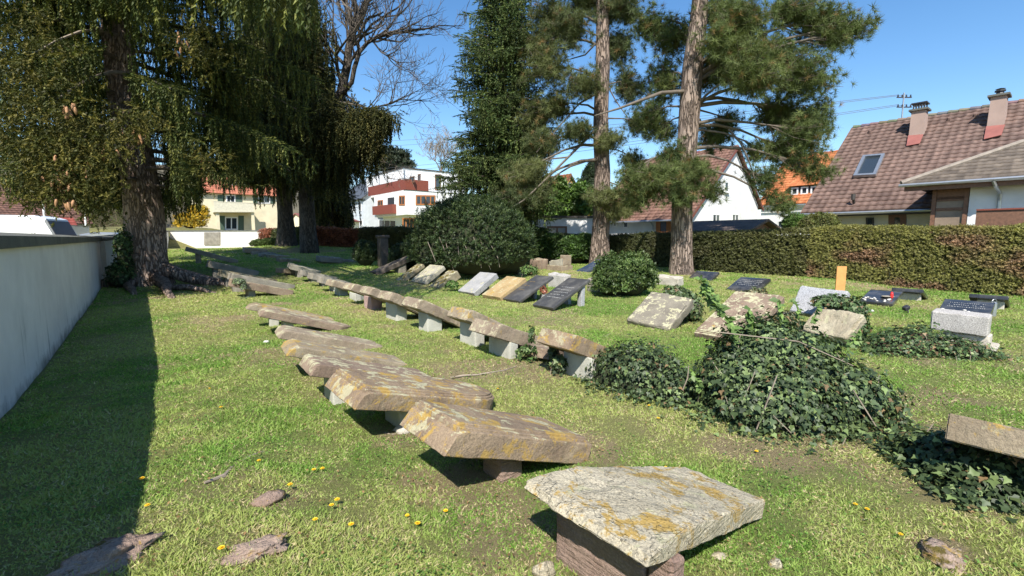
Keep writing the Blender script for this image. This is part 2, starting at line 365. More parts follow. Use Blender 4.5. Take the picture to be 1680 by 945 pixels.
# ------------------------------------------------------------------ setting: ground
SOIL = []      # (x, y, radius, strength)
def soil_px(px,py,r,s=1.0):
    p = at_g(px,py); SOIL.append((p.x,p.y,r,s))
for a in [(610,655,.35,.9),(560,640,.3,.8),(690,790,.28,.9),(745,800,.35,1),(650,720,.3,.8),(500,590,.3,.7),(440,575,.25,.7),(800,770,.3,.6),(960,735,.3,.8),
          (405,520,.3,.8),(440,500,.4,.6),(470,487,.5,.6),(380,545,.3,.4),(985,600,.3,.5),(800,600,.25,.8),(740,575,.25,.6),(690,560,.25,.7),(640,535,.3,.7),(600,515,.35,.7),(575,500,.4,.7),(555,490,.4,.9),
          (860,600,.25,.6),(530,480,.6,.8),(480,465,.8,.8),(430,455,.8,.7),(440,815,.16,1),(425,890,.2,.9),(175,905,.22,1),(360,780,.35,.6),(330,800,.25,.5),(1240,900,.2,.6),(1330,870,.3,.4),(1545,900,.16,1),
          (1290,780,.3,.45),(1180,735,.3,.4),(1500,590,.5,.7),(1600,620,.4,.4),(1560,810,.4,.5),(1650,850,.4,.5),(1100,720,.3,.4),(630,700,.3,.5),(700,720,.25,.5),(1430,470,.9,.9),(1480,560,.4,.6),(1380,720,.3,.5),
          (1520,505,.5,.6),(1060,680,.3,.5),(850,650,.5,.25),(740,615,.3,.6),(330,470,1.2,.7),(300,485,.8,.5),(500,415,2.0,.7),(520,410,1.5,.5),(560,690,.5,.4),(480,730,.5,.3),(260,850,.3,.4),(620,860,.4,.35),(1420,650,.5,.35)]:
    soil_px(*a)
def soil_np(x,y):
    s = np.zeros_like(x)
    for cx,cy,r,k in SOIL:
        s = np.maximum(s,k*np.exp(-((x-cx)**2+(y-cy)**2)/(r*r)))
    n = fbm(x*2.2,y*2.2,5,4)
    s = .85*s*(.35+1.2*n)+np.clip((fbm(x*.9,y*.9,9,5)-.555)*3.4,0,.6)
    return np.clip(s,0,1)
def grassy_np(x,y):          # 0 fresh green .. 1 dry yellow
    return np.clip((fbm(x*.7,y*.7,21,4)-.5)*3.0+.50+(fbm(x*4,y*4,3,3)-.5)*1.5,0,1)
NXG,NYG = 460,460
u = np.linspace(-1,1,NXG); v = np.linspace(0,1,NYG)
gx = np.sinh(u*6.3)/math.sinh(6.3)*600
gy = -30+30*(v/.12).clip(0,1)+np.where(v>.12,np.sinh((v-.12)/.88*6.6)/math.sinh(6.6)*700,0)
GX,GY = np.meshgrid(gx,gy)
Z = gz_np(GX.ravel(),GY.ravel())
d2 = np.hypot(GX,GY).ravel()
bumps = (fbm(GX*1.4,GY*1.4,31,4)-.5).ravel()*.07*np.clip(1-d2/60,0,1)+(fbm(GX*9,GY*9,41,3)-.5).ravel()*.02*np.clip(1-d2/14,0,1)
fade = np.clip((d2-90)/200,0,1); Z = Z*(1-fade)+fade*2
V = np.stack([GX.ravel(),GY.ravel(),Z+bumps],1)
ii,jj = np.meshgrid(np.arange(NYG-1),np.arange(NXG-1),indexing='ij'); b0 = (ii*NXG+jj).ravel()
Fg = np.stack([b0,b0+1,b0+NXG+1,b0+NXG],1)
soilv = soil_np(GX.ravel(),GY.ravel()); dry = grassy_np(GX.ravel(),GY.ravel())
C = np.stack([soilv,dry,np.zeros_like(dry)],1)
m,t,b = mat_new('lawn'); k = NB(t); a = k.n('ShaderNodeAttribute',attribute_name='Col'); sp = k.n('ShaderNodeSeparateColor'); k.l(a.outputs['Color'],sp.inputs[0])
co = k.coord(rnd=False); n1 = k.noise(co,22,8,.75); n2 = k.noise(co,160,5,.8)
green = k.mix(n1,(.09,.15,.03),(.22,.29,.07)); dryc = k.mix(n1,(.20,.21,.06),(.36,.33,.14))
base = k.mix(k.math('MULTIPLY',sp.outputs[1],.85),green,dryc)
base = k.mix(k.ramp(n2,[(.35,.0),(.75,.75)]),base,(.42,.40,.17))
soilc = k.mix(n1,(.19,.13,.08),(.44,.33,.20)); soilc = k.mix(k.ramp(n2,[(.42,0),(.6,.8)]),soilc,(.46,.38,.21))
base = k.mix(k.ramp(k.math('ADD',sp.outputs[0],k.math('MULTIPLY',k.math('SUBTRACT',n1,.5),.7)),[(.32,0),(.62,.85)]),base,soilc)
k.l(base,b.inputs['Base Color']); b.inputs['Roughness'].default_value = .95; b.inputs['Specular IOR Level'].default_value = .1
k.l(k.bump(k.math('ADD',n2,n1),1,.035),b.inputs['Normal']); M['lawn'] = m
g_o = np_mesh('ground',V,Fg,m,C,smooth=True); tag(g_o,kind='structure')
def gzb(x,y):
    return gz(x,y)
# ---- grass blades
def cvar(n,base,lo=.6,hi=1.35,alt=None,p_alt=.2):
    c = np.array(base)[None]*(lo+(hi-lo)*RNG.random((n,1)))
    if alt is not None:
        m_ = RNG.random(n)<p_alt; c[m_] = np.array(alt)[None]*(lo+(hi-lo)*RNG.random((m_.sum(),1)))
    return c
def wedge(n,d0,d1,power=1.0,half=54):
    uu = RNG.random(n)
    d = d0*(d1/d0)**(uu**power); th = R(1)*(RNG.random(n)*2-1)*half
    return d*np.sin(th),d*np.cos(th),d
def behind_wall(x,y):
    P = Vector((-4.8,4.29,0)); return ((x-P.x)*ND.x+(y-P.y)*ND.y) < .03
N = 900000
x,y,d = wedge(N,1.25,34,.92)
s = soil_np(x,y); dr = grassy_np(x,y)
keep = (RNG.random(N) > s*.55-.05)&(~behind_wall(x,y))
x,y,d,s,dr = [q[keep] for q in (x,y,d,s,dr)]; n = len(x)
z = gz_np(x,y)+(fbm(x*1.4,y*1.4,31,4)-.5)*.07*np.clip(1-d/60,0,1)-.004
lean = RNG.normal(size=(n,2))*.95; D = np.stack([lean[:,0],lean[:,1],np.ones(n)],1)
r = RNG.random((n,1)); g1 = np.array([[.09,.20,.028]]); g2 = np.array([[.31,.48,.10]]); y1 = np.array([[.52,.52,.19]]); st = np.array([[.62,.53,.30]])
drr = dr[:,None]
colr = (g1*(1-r)+g2*r)*(1-.6*drr)+y1*.6*drr
straw = RNG.random(n) < .10+.20*dr+.55*s; colr[straw] = st*(.6+.5*RNG.random((straw.sum(),1)))
wdt = (.0023+.00058*d)*(.7+.7*RNG.random(n)); hgt = (.019+.0016*d)*(.5+1.0*RNG.random(n))*(.25+1.35*fbm(x*3,y*3,77,3)**1.3)
hgt[straw] *= .9
D[straw,2] *= .35
tv = [(-1,0,0),(1,0,0),(.15,.25,1)]
V,Fc,C = scatter(tv,np.array([(0,1,2)]),np.stack([x,y,z],1),frames(D,RNG.random(n)*6.28),np.stack([wdt,hgt,hgt*1.25],1),colr)
N2 = 16000; x2,y2,d2_ = wedge(N2,1.3,12,.9); k2 = ~behind_wall(x2,y2); k2 &= vnoise(x2*1.7,y2*1.7,55)>.45; x2,y2,d2_ = x2[k2],y2[k2],d2_[k2]
z2 = gz_np(x2,y2)+.012; lv = np.array([(0,0,0),(.34,.40,.1),(0,1,.0),(-.34,.40,.1)]); dd_ = rand_dirs(len(x2))*.5; dd_[:,2] = 1
v2,f2,c2 = scatter(lv,np.array([(0,1,2),(0,2,3)]),np.stack([x2,y2,z2],1),frames(dd_,RNG.random(len(x2))*6.28),.014+.002*d2_,cvar(len(x2),(.13,.23,.05),.6,1.4))
N3 = 1500; x3,y3,d3_ = wedge(N3,1.3,12,.9); k3 = ~behind_wall(x3,y3); x3,y3,d3_ = x3[k3],y3[k3],d3_[k3]; dd_ = rand_dirs(len(x3))*.6; dd_[:,2] = 1
v3,f3,c3 = scatter(lv,np.array([(0,1,2),(0,2,3)]),np.stack([x3,y3,gz_np(x3,y3)+.022],1),frames(dd_,RNG.random(len(x3))*6.28),.016+.0015*d3_,cvar(len(x3),(.28,.17,.08),.5,1.5))
v2,f2,c2 = merge([(v2,f2,c2),(v3,f3,c3)])
V = np.concatenate([V,v2]); Fc = np.concatenate([Fc,f2+len(C)]); C = np.concatenate([C,c2])
go = np_mesh('grass',V,Fc,M['grass'],C); tag(go,'short mown green and yellowing grass with dry clippings covering the burial ground','grass',kind='stuff')

# ---- hillside behind left
hx = np.linspace(-190,-30,60); hy = np.linspace(0,60,24)
m_h = m_attr('hillside_cover',.95,.45,.35,.8,.3)
def hill(name,base,ax,ln,depth,ht,col,seed,mat,n=90):
    us = np.linspace(0,1,n); vs = np.linspace(0,1,26); U,W_ = np.meshgrid(us,vs)
    az = np.array([math.cos(ax),math.sin(ax)]); pr = np.array([-az[1],az[0]])
    X = base[0]+az[0]*ln*U+pr[0]*depth*W_; Y = base[1]+az[1]*ln*U+pr[1]*depth*W_
    Zh = ht*np.sin(np.clip(W_,0,1)*math.pi*.5)*(.35+.65*np.sin(math.pi*np.clip(U,.0,1))**.6)*(.8+.4*fbm(U*9,W_*3,seed,4))-.3+gz_np(X.ravel(),Y.ravel()).reshape(X.shape)
    Vh = np.stack([X.ravel(),Y.ravel(),Zh.ravel()],1); a_,b_ = np.meshgrid(np.arange(25),np.arange(n-1),indexing='ij'); q = (a_*n+b_).ravel()
    Fh = np.stack([q,q+1,q+n+1,q+n],1)
    cc = np.array(col)[None]*(.7+.6*fbm(X.ravel()*.3,Y.ravel()*.3,seed+3,4))[:,None]
    o = np_mesh(name,Vh,Fh,mat,cc,smooth=True); tag(o,kind='structure'); return Vh,n
hill('hill',(-165,45),R(12),150,50,15,(.11,.095,.06),3,m_h)
hill('bank',(-46,24),R(46),40,10,2.3,(.15,.14,.04),8,m_h)
# scrub on the hill
P = []
for i in range(5200):
    px = random.uniform(-30,260); Y = random.uniform(58,95); 
    p = at_y(px,380,Y); P.append((p.x,p.y,1.5+random.random()**1.3*(Y*.085)))
P = np.array(P); Dn = rand_dirs(len(P)); Dn[:,2] = np.abs(Dn[:,2])+.6
tvs = []; tfs = []
for i in range(9):
    a = i*2.4; b_ = len(tvs); h0 = i*.1
    tvs += [(0,0,h0),(.03,0,h0+.02),(math.cos(a)*.5,math.sin(a)*.5,h0+.55)]; tfs.append((b_,b_+1,b_+2))
cc = np.array([[.16,.125,.085]])*(.5+RNG.random((len(P),1)))*np.array([[1,1,1]]); cc[::5] *= [[.8,1.3,.6]]
V,Fc,C = scatter(tvs,np.array(tfs),P,frames(Dn,RNG.random(len(P))*6),1.3+RNG.random(len(P))*1.3,cc)
o = np_mesh('hillside_scrub',V,Fc,M['leaf'],C); tag(o,'grey brown leafless scrub covering the far slope on the left','scrub',kind='stuff')

# ------------------------------------------------------------------ walls
def gp(p,dz=0): return Vector((p.x,p.y,gz(p.x,p.y)+dz))
wl0 = Vector((-4.8,4.29,0)); Wdir = Vector((13.6-4.8,15-4.29,0)); 
wa = wl0-TD*9; wb = wl0+TD*13.9
root = thing('boundary_wall',wa,'long white rendered cemetery wall with dark coping on the left, streaked grey near its foot','wall')
mb = MB(); th = -.28
n_seg = 46
def wallrun(a,b_,ztop,mb,capmb,th=.28,n=24,capz=.09,over=.05):
    d = (b_-a); L = d.length; d.normalize(); nn = Vector((d.y,-d.x,0))
    for k_ in range(n):
        p = a+d*L*k_/n; q = a+d*L*(k_+1)/n
        za = ztop(k_/n); zb = ztop((k_+1)/n)
        vs = [Vector((p.x,p.y,gz(p.x,p.y)-.4)),Vector((q.x,q.y,gz(q.x,q.y)-.4)),Vector((q.x,q.y,zb)),Vector((p.x,p.y,za))]
        back = [v-nn*th for v in vs]
        mb.add(vs+back,[(0,1,2,3),(5,4,7,6)] + ([(4,0,3,7)] if k_==0 else []) + ([(1,5,6,2)] if k_==n-1 else []))
    cn = n//3
    for k_ in range(cn):
        p = a+d*(L*k_/cn+.006); q = a+d*(L*(k_+1)/cn-.006); za = ztop(k_/cn)+.003; zb = ztop((k_+1)/cn)+.003
        o1 = nn*over; o2 = -nn*(th+over)
        capmb.box8([Vector((p.x,p.y,za))+o2,Vector((q.x,q.y,zb))+o2,Vector((q.x,q.y,zb))+o1,Vector((p.x,p.y,za))+o1]+
                   [Vector((p.x,p.y,za+capz))+o2,Vector((q.x,q.y,zb+capz))+o2,Vector((q.x,q.y,zb+capz*.7))+o1,Vector((p.x,p.y,za+capz*.7))+o1])
cm = MB(); wallrun(wa,wb,lambda f:1.50,mb,cm,n=48,capz=.17,over=.07)
mb.build('wall_face',M['wall_white'],root); cm.build('coping',M['cap'],root)
wc = at_y(278,400,43.5); wc.z = 0
root = thing('boundary_wall',wb,'older dark ivy-streaked stretch of wall running on behind the big spruce trunk','wall')
mb = MB(); cm = MB(); wb2 = wb+ND*.12
wallrun(wb2,wc,lambda f:1.50+.68*f,mb,cm,n=36,capz=.15)
mb.build('wall_face',M['wall_white'],root); cm.build('coping',M['cap'],root)
wd = at_y(429,400,40.5); wd.z = 0
root = thing('boundary_wall',wc,'far pale cream wall with a dark square plaque, closing the rear of the cemetery','wall')
mb = MB(); cm = MB(); wallrun(wc+Vector((.1,0,0)),wd,lambda f:2.22-.02*f,mb,cm,n=18)
mb.build('wall_face',M['far_wall'],root); cm.build('coping',M['cap'],root)
dW = (wd-wc).normalized(); nW = Vector((dW.y,-dW.x,0))
def onw(px,py): return at_plane(px,py,wc+nW*.04,nW)
pl = MB(); q = [onw(335,402),onw(361,402),onw(361,381),onw(335,381)]
pl.box8([q[0]-nW*.04,q[1]-nW*.04,q[1]+nW*.02,q[0]+nW*.02,q[3]-nW*.04,q[2]-nW*.04,q[2]+nW*.02,q[3]+nW*.02]); pl.build('plaque',M['sand_grey'],root,bevel=.01)

# ------------------------------------------------------------------ roofs, windows, houses
def tiles(el,er,rr,rl,tw=.30,tl=.36,c1=(.20,.13,.105),c2=(.34,.23,.18),wave=.03,step=.045,clip=None,seed=1,sub=4):
    """corrugated courses of tiles on the plane el,er (eave) rl,rr (ridge)"""
    ex = (er-el); Lx = ex.length; ex = ex/Lx; up_ = (rl-el)-ex*(rl-el).dot(ex); Ly = up_.length; up_ = up_/Ly; nn = ex.cross(up_)
    if nn.z < 0: nn = -nn
    nc = int(Lx/tw); nr = int(Ly/tl); sh = (rl-el).dot(ex)
    xs = np.linspace(0,Lx,nc*sub+1); rng = np.random.default_rng(seed)
    pr = wave*(1-np.abs(np.sin(np.pi*xs/tw)))**.8
    V=[];Fc=[];C=[]; b_=0; tone = rng.random((nr,nc+1))
    big = fbm(np.arange(nc+1)[None,:]*.13+np.zeros((nr,1)),np.arange(nr)[:,None]*.2+np.zeros((1,nc+1)),seed,3)
    for r_ in range(nr):
        y0 = r_*Ly/nr; y1 = (r_+1)*Ly/nr+.04
        for (yy,hh) in ((y0,.0),(y0,step),(y1,.0)):
            f = yy/Ly; lo = 0; hi = Lx
            if clip: lo,hi = clip(f)
            X = np.clip(xs,lo,hi)
            P_ = np.array(el)[None]+np.array(ex)[None]*X[:,None]+np.array(up_)[None]*yy+np.array(nn)[None]*((pr if hh or yy==y1 else pr*0-.01)+hh)[:,None]
            V.append(P_)
            ci = np.minimum((np.arange(len(xs))/sub).astype(int),nc); tt = (.75*tone[r_,ci]+.45*(big[r_,ci]-.2))[:,None].clip(0,1)
            if yy==y0 and hh==0: tt = tt*.2
            C.append(np.array(c1)[None]*(1-tt)+np.array(c2)[None]*tt)
        n_ = len(xs); i_ = np.arange(n_-1)
        for k_ in (0,1): Fc.append(np.stack([b_+k_*n_+i_,b_+k_*n_+i_+1,b_+(k_+1)*n_+i_+1,b_+(k_+1)*n_+i_],1))
        b_ += 3*n_
    return np.concatenate(V),np.concatenate(Fc),np.concatenate(C)
def roof_part(name,parent,el,er,rr,rl,mat='tile',**kw):
    V,Fc,C = tiles(el,er,rr,rl,**kw); o = np_mesh(name,V,Fc,M[mat],C,parent=parent); return o
def window(parent,q,nrm,name='window',frame='white_paint',glass='glass',fw=.07,mull=0,depth=.08,sill=None,cross=0):
    """q: bl,br,tr,tl world corners on the wall, nrm outward normal"""
    bl,br,tr,tl = q; mb = MB(); d = nrm*depth*.5
    ex = (br-bl).normalized(); ey = (tl-bl).normalized(); W_ = (br-bl).length; H_ = (tl-bl).length
    def bar(x0,x1,y0,y1,f=1.0):
        o = bl+ex*x0+ey*y0-nrm*.02; mb.box(o,ex*(x1-x0),nrm*(depth*f),ey*(y1-y0))
    bar(0,W_,0,fw); bar(0,W_,H_-fw,H_); bar(0,fw,fw+.001,H_-fw-.001); bar(W_-fw,W_,fw+.001,H_-fw-.001)
    for i in range(mull): x = W_*(i+1)/(mull+1); bar(x-fw*.45,x+fw*.45,fw+.001,H_-fw-.001,.9)
    fr = mb.build(name,M[frame],parent)
    g = MB(); g.box(bl+ex*(fw*.9)+ey*(fw*.9)+nrm*.004,ex*(W_-1.8*fw),nrm*.02,ey*(H_-1.8*fw)); g.build('pane',M[glass],fr)
    if sill: s_ = MB(); s_.box(bl-ex*.06-ey*.07,ex*(W_+.12),nrm*.14,ey*.06); s_.build('sill',M[sill],fr)
    return fr
class House:
    """frame: origin corner nearest the camera, a along ND, b along TD"""
    def __init__(s,name,O,label,cat='house',group=None,ez=None):
        s.O = Vector((O[0],O[1],0)); s.root = thing(name,s.O,label,cat,group)
    def p(s,a,b_,z): return s.O+ND*a+TD*b_+Vector((0,0,z))
    def shell(s,w,L,zl,zr,ap,za,mat,name='wall',ov=0.0,z0=-.5):
        P = s.p; v = []
        for b_ in (0,L): v += [P(0,b_,z0),P(w,b_,z0),P(w,b_,zr-ov),P(ap,b_,za-ov),P(0,b_,zl-ov)]
        mb = MB(); mb.add(v,[(0,1,2,3,4),(9,8,7,6,5),(0,4,9,5),(1,6,7,2),(4,3,8,9),(3,2,7,8)]); return mb.build(name,M[mat],s.root)
    def roofs(s,w,L,zl,zr,ap,za,ovh=.35,gov=.2,left=True,right=True,kw={}):
        P = s.p; sl = (za-zl)/ap; sr = (za-zr)/(w-ap)
        if left: roof_part('roof',s.root,P(-ovh,L+gov,zl-ovh*sl+.05),P(-ovh,-gov,zl-ovh*sl+.05),P(ap,-gov,za+.05),P(ap,L+gov,za+.05),**kw)
        if right: roof_part('roof',s.root,P(w+ovh,-gov,zr-ovh*sr+.05),P(w+ovh,L+gov,zr-ovh*sr+.05),P(ap,L+gov,za+.05),P(ap,-gov,za+.05),**kw)
    def ridge(s,ap,L,za,gov=.2,mat='tile',col=(.24,.15,.12)):
        mb = MB(); n_ = int(L/.4); 
        for i in range(n_):
            a = s.p(ap,-gov+(L+2*gov)*i/n_,za+.05); b_ = s.p(ap,-gov+(L+2*gov)*(i+1.05)/n_,za+.03); c_ = [q*random.uniform(.6,1.1) for q in col]; mb.tube([a,b_],[.13,.10],8,col=c_)
        mb.build('ridge_tiles',M[mat],s.root)
    def verge(s,w,zl,zr,ap,za,b_=-.22,ovh=.35,mat='trim_dark',h=.18):
        sl = (za-zl)/ap; sr = (za-zr)/(w-ap); mb = MB(); dn = Vector((0,0,-h)); tk = TD*.06; P = s.p
        A = P(-ovh,b_-.06,zl-ovh*sl+.08); B = P(ap,b_-.06,za+.08); C_ = P(w+ovh,b_-.06,zr-ovh*sr+.08)
        for (u_,v_) in ((A,B),(B,C_)): mb.box8([u_+dn,v_+dn,v_+dn+tk,u_+dn+tk,u_,v_,v_+tk,u_+tk])
        mb.build('verge_board',M[mat],s.root)
    def gutter(s,L,z,a=-.42,gov=.2,mat='zinc',r=.06):
        mb = MB(); mb.tube([s.p(a,-gov,z),s.p(a,L+gov,z)],r,8); return mb.build('gutter',M[mat],s.root)
    def gable_px(s,px,py): return at_plane(px,py,s.O,TD)      # on the face b=0
    def side_px(s,px,py): return at_plane(px,py,s.O,ND)       # on the face a=0
    def win_g(s,x0,y0,x1,y1,**kw): # gable face, left-top, right-bottom pixel
        q = [s.gable_px(x0,y1),s.gable_px(x1,y1),s.gable_px(x1,y0),s.gable_px(x0,y0)]; q[1].z=q[0].z=(q[0].z+q[1].z)/2; q[2].z=q[3].z=(q[2].z+q[3].z)/2
        return window(s.root,q,-TD,**kw)
    def win_s(s,x0,y0,x1,y1,**kw):
        q = [s.side_px(x0,y1),s.side_px(x1,y1),s.side_px(x1,y0),s.side_px(x0,y0)]; q[1].z=q[0].z=(q[0].z+q[1].z)/2; q[2].z=q[3].z=(q[2].z+q[3].z)/2
        return window(s.root,q,-ND,**kw)

# --- white gabled house (centre right)
h = House('gabled_house',(10.75,28),'white house with a steep gable and long brown tiled roof behind the pines')
w_,L_,zl,zr,ap,za = 9.3,7.6,2.95,3.95,5.3,7.6
h.shell(w_,L_,zl,zr,ap,za,'house_white',ov=.03)
h.roofs(w_,L_,zl,zr,ap,za,kw=dict(c1=(.15,.075,.055),c2=(.27,.15,.11),tw=.26,tl=.32,seed=4))
h.ridge(ap,L_,za); h.verge(w_,zl,zr,ap,za,mat='trim_red'); h.gutter(L_,2.68)
h.win_g(1188,298,1194.5,315,sill='house_white',glass='glass'); h.win_g(1168,351,1180,369,mull=1); h.win_g(1200,351,1211,364,mull=1)
h.win_s(1007,364,1012,372); h.win_s(1023,360,1031,374); 
f = h.win_s(1077,355,1101,388,frame='wood_orange',fw=.3,name='door')
mb = MB(); mb.box(h.p(ap-.9,4.3,6.2),ND*.5,TD*.5,Vector((0,0,1.9))); c_o = mb.build('chimney',M['chimney'],h.root)
mb = MB(); q = h.side_px(1050,372); mb.tube([h.p(-.38,2.5,2.7),h.p(-.06,2.5,2.4),h.p(-.06,2.5,.3)],.05,8); mb.build('downpipe',M['zinc'],h.root)
# --- flat garage
P0 = at_y(874,386,27.5)
h = House('flat_garage',(P0.x,P0.y),'low white flat-roofed garage with a brown window left of the pine trunk','garage')
mb = MB(); W_ = 4.6; e1 = Vector((1,.08,0)).normalized(); e2 = Vector((-.08,1,0)).normalized(); zt = at_y(900,357.5,27.5).z
mb.box(h.O+Vector((0,0,-.3)),e1*W_,e2*5,Vector((0,0,zt+.3))); mb.build('wall',M['house_white'],h.root)
mb = MB(); mb.box(h.O+Vector((-.06,-.06,zt+.004))-e2*.06,e1*(W_+.12),e2*5.2,Vector((0,0,.12))); mb.build('flat_roof',M['trim_dark'],h.root)
def fp(px,py): return at_plane(px,py,h.O,e2)
window(h.root,[fp(897.5,386),fp(930,386),fp(930,371),fp(897.5,371)],-e2,frame='wood_brown',glass='glass_pale',mull=1,fw=.1)
# --- yellow house
h = House('yellow_house',(1.9,43),'yellow house with an orange red tiled roof behind green shrubs')
h.O = Vector((3.2,43,0)); h.root.location = h.O
w_,L_,zl,zr,ap,za = 6.0,6.5,4.0,4.0,3.0,7.6
h.shell(w_,L_,zl,zr,ap,za,'house_yellow',ov=.03); h.roofs(w_,L_,zl,zr,ap,za,kw=dict(c1=(.27,.08,.035),c2=(.42,.15,.07),seed=5)); h.ridge(ap,L_,za,col=(.35,.12,.06)); h.verge(w_,zl,zr,ap,za,mat='wood_brown'); h.gutter(L_,3.6)
h.win_g(932,300,938,312); h.win_g(930,325,940,340)
# --- orange roofed house
h = House('orange_roof_house',(22.6,42),'white house with a bright orange tiled roof and a three-window dormer beside the pine branch'); h.O = Vector((22.6,42,0))-TD*9; h.root.location = h.O
w_,L_,zl,zr,ap,za = 10.5,9,4.75,4.75,5.3,9.3
h.shell(w_,L_,zl,zr,ap,za,'house_white',ov=.03); kw = dict(c1=(.42,.12,.035),c2=(.60,.22,.08),seed=6,tl=.34)
h.roofs(w_,L_,zl,zr,ap,za,kw=kw); h.ridge(ap,L_,za,col=(.5,.17,.07)); h.verge(w_,zl,zr,ap,za,mat='wood_brown'); h.gutter(L_,4.4)
sl = (za-zl)/ap
def dormer(h,a0,b0,b1,zb,zt,zl,sl,frame='trim_dark',nw=3,kw=kw,mat='trim_dark'):
    P = h.p; aR = (zt+.75-zl)/sl
    mb = MB(); aB = (zt-zl)/sl
    mb.box8([P(a0,b1,zb),P(a0,b0,zb),P(aB+.2,b0,zb),P(aB+.2,b1,zb),P(a0,b1,zt),P(a0,b0,zt),P(aB+.2,b0,zt),P(aB+.2,b1,zt)]); d = mb.build('dormer',M[mat],h.root)
    roof_part('dormer_roof',h.root,P(a0-.3,b1+.2,zt-.02),P(a0-.3,b0-.2,zt-.02),P(aR,b0-.2,zt+.8),P(aR,b1+.2,zt+.8),**kw)
    wdt = (b1-b0)/nw
    for i in range(nw):
        bb = b0+wdt*i
        q = [P(a0,bb+wdt-.1,zb+.12),P(a0,bb+.1,zb+.12),P(a0,bb+.1,zt-.12),P(a0,bb+wdt-.1,zt-.12)]
        window(h.root,q,-ND,fw=.11,depth=.12)
pa = at_plane(1296,323,h.O+ND*.7,ND); pb = at_plane(1344,321,h.O+ND*.7,ND)
dormer(h,.7,(pb-h.O).dot(TD),(pa-h.O).dot(TD),pa.z,at_plane(1296,306,h.O+ND*.7,ND).z,zl,sl)
h.win_s(1276,362,1290,374); 
# --- big tiled house on the right
EL = at_y(1316,349,24.0); h = House('long_tiled_house',(EL.x,EL.y),'long house with a weathered brown tiled roof, two chimneys and a skylight beyond the hedge')
h.O = Vector((EL.x,EL.y,0))+ND*.45-TD*.3; h.root.location = h.O
zl = EL.z+.25; w_ = 13.2; ap = 6.7; za = 8.15; L_ = -19
P = h.p; sl = (za-zl)/ap
mb = MB(); z0 = -.5; v = []
for b_ in (-19.0,0.0): v += [P(0,b_,z0),P(w_,b_,z0),P(w_,b_,zl),P(ap,b_,za),P(0,b_,zl)]
mb.add(v,[(0,1,2,3,4),(9,8,7,6,5),(0,4,9,5),(1,6,7,2),(4,3,8,9),(3,2,7,8)]); mb.build('wall',M['cream_pale'],h.root)
EV = P(-.45,.3,zl-.45*sl+.06)
for sgn in (0,1):
    if sgn==0: roof_part('roof',h.root,P(-.45,.3,zl-.45*sl+.06),P(-.45,-19.2,zl-.45*sl+.06),P(ap,-19.2,za+.06),P(ap,.3,za+.06),tw=.31,tl=.36,c1=(.10,.060,.047),c2=(.205,.130,.103),seed=8,wave=.045,step=.06,sub=5)
    else: roof_part('roof',h.root,P(w_+.45,-19.2,zl-.45*sl+.06),P(w_+.45,.3,zl-.45*sl+.06),P(ap,.3,za+.06),P(ap,-19.2,za+.06),c1=(.20,.13,.105),c2=(.36,.26,.21),seed=9)
RN = (Vector((0,0,1))*ND.dot(ND)-ND*sl).normalized(); RP = P(0,0,zl+.1)
def onr(px,py,lift=.05): return at_plane(px,py,RP+RN*lift,RN)
mb = MB()
for i in range(46):
    a = P(ap,.3-i*.42,za+.08); b2 = P(ap,.3-(i+1.06)*.42,za+.06); c_ = [q*random.uniform(.5,1.0) for q in (.24,.18,.15)]; mb.tube([a,b2],[.14,.115],8,col=c_)
mb.build('ridge_tiles',M['tile'],h.root)
mb = MB(); mb.tube([P(-.52,.35,zl-.5*sl+.02),P(-.52,-19.2,zl-.5*sl+.02)],.07,8); mb.build('gutter',M['zinc'],h.root)
mb = MB(); mb.box(P(-.44,.25,zl-.45*sl-.16),-TD*19.3,ND*.03,Vector((0,0,.15))); mb.build('fascia',M['trim_dark'],h.root)
mb = MB()
A = P(-.46,.33,zl-.46*sl-.06); B = P(ap,.33,za-.04)
mb.box8([A,B,B+TD*.05,A+TD*.05,A+Vector((0,0,.14)),B+Vector((0,0,.14)),B+TD*.05+Vector((0,0,.14)),A+TD*.05+Vector((0,0,.14))]); mb.build('verge_board',M['wood_brown'],h.root)
def chimney(h,pbl,pbr,ztop,wn,pots,mat='chimney'):
    a0 = (pbl-h.O).dot(ND); b1 = (pbl-h.O).dot(TD); b0 = (pbr-h.O).dot(TD)
    P = h.p; mb = MB(); z_ = pbl.z-.6
    tp = .04
    mb.box8([P(a0,b1,z_),P(a0,b0,z_),P(a0+wn,b0,z_),P(a0+wn,b1,z_),P(a0+tp,b1-tp,ztop),P(a0+tp,b0+tp,ztop),P(a0+wn-tp,b0+tp,ztop),P(a0+wn-tp,b1-tp,ztop)])
    c_ = mb.build('chimney',M[mat],h.root)
    mb = MB(); mb.box(P(a0-.07,b0-.07,ztop+.004),TD*(b1-b0+.14),ND*(wn+.14),Vector((0,0,.09))); mb.build('chimney_cap',M['cap'],c_)
    mb = MB(); mx,my = a0+wn/2,(b0+b1)/2
    if pots==1:
        for i in range(5):
            for j in (0,1):
                p_ = P(a0+.08+(wn-.2)*j,b0+.1+(b1-b0-.2)*i/4,ztop+.095); mb.tube([p_,p_+Vector((0,0,.26))],.035,6)
        mb.box(P(a0,b0,ztop+.357),TD*(b1-b0),ND*wn,Vector((0,0,.06)))
    else:
        p_ = P(mx,my,ztop+.094); mb.tube([p_,p_+Vector((0,0,.18))],[.17,.13],10); mb.tube([p_+Vector((0,0,.181)),p_+Vector((0,0,.24))],.2,10); mb.tube([p_+Vector((0,0,.3)),p_+Vector((0,0,.34))],[.18,.05],10); mb.tube([p_+Vector((0,0,.241)),p_+Vector((0,0,.299))],.03,6)
    mb.build('chimney_cowl',M['metal_dark'],c_)
c1 = onr(1490,223); c2 = onr(1515,222); chimney(h,c1,c2,at_plane(1494,183,c1,ND).z,.75,1)
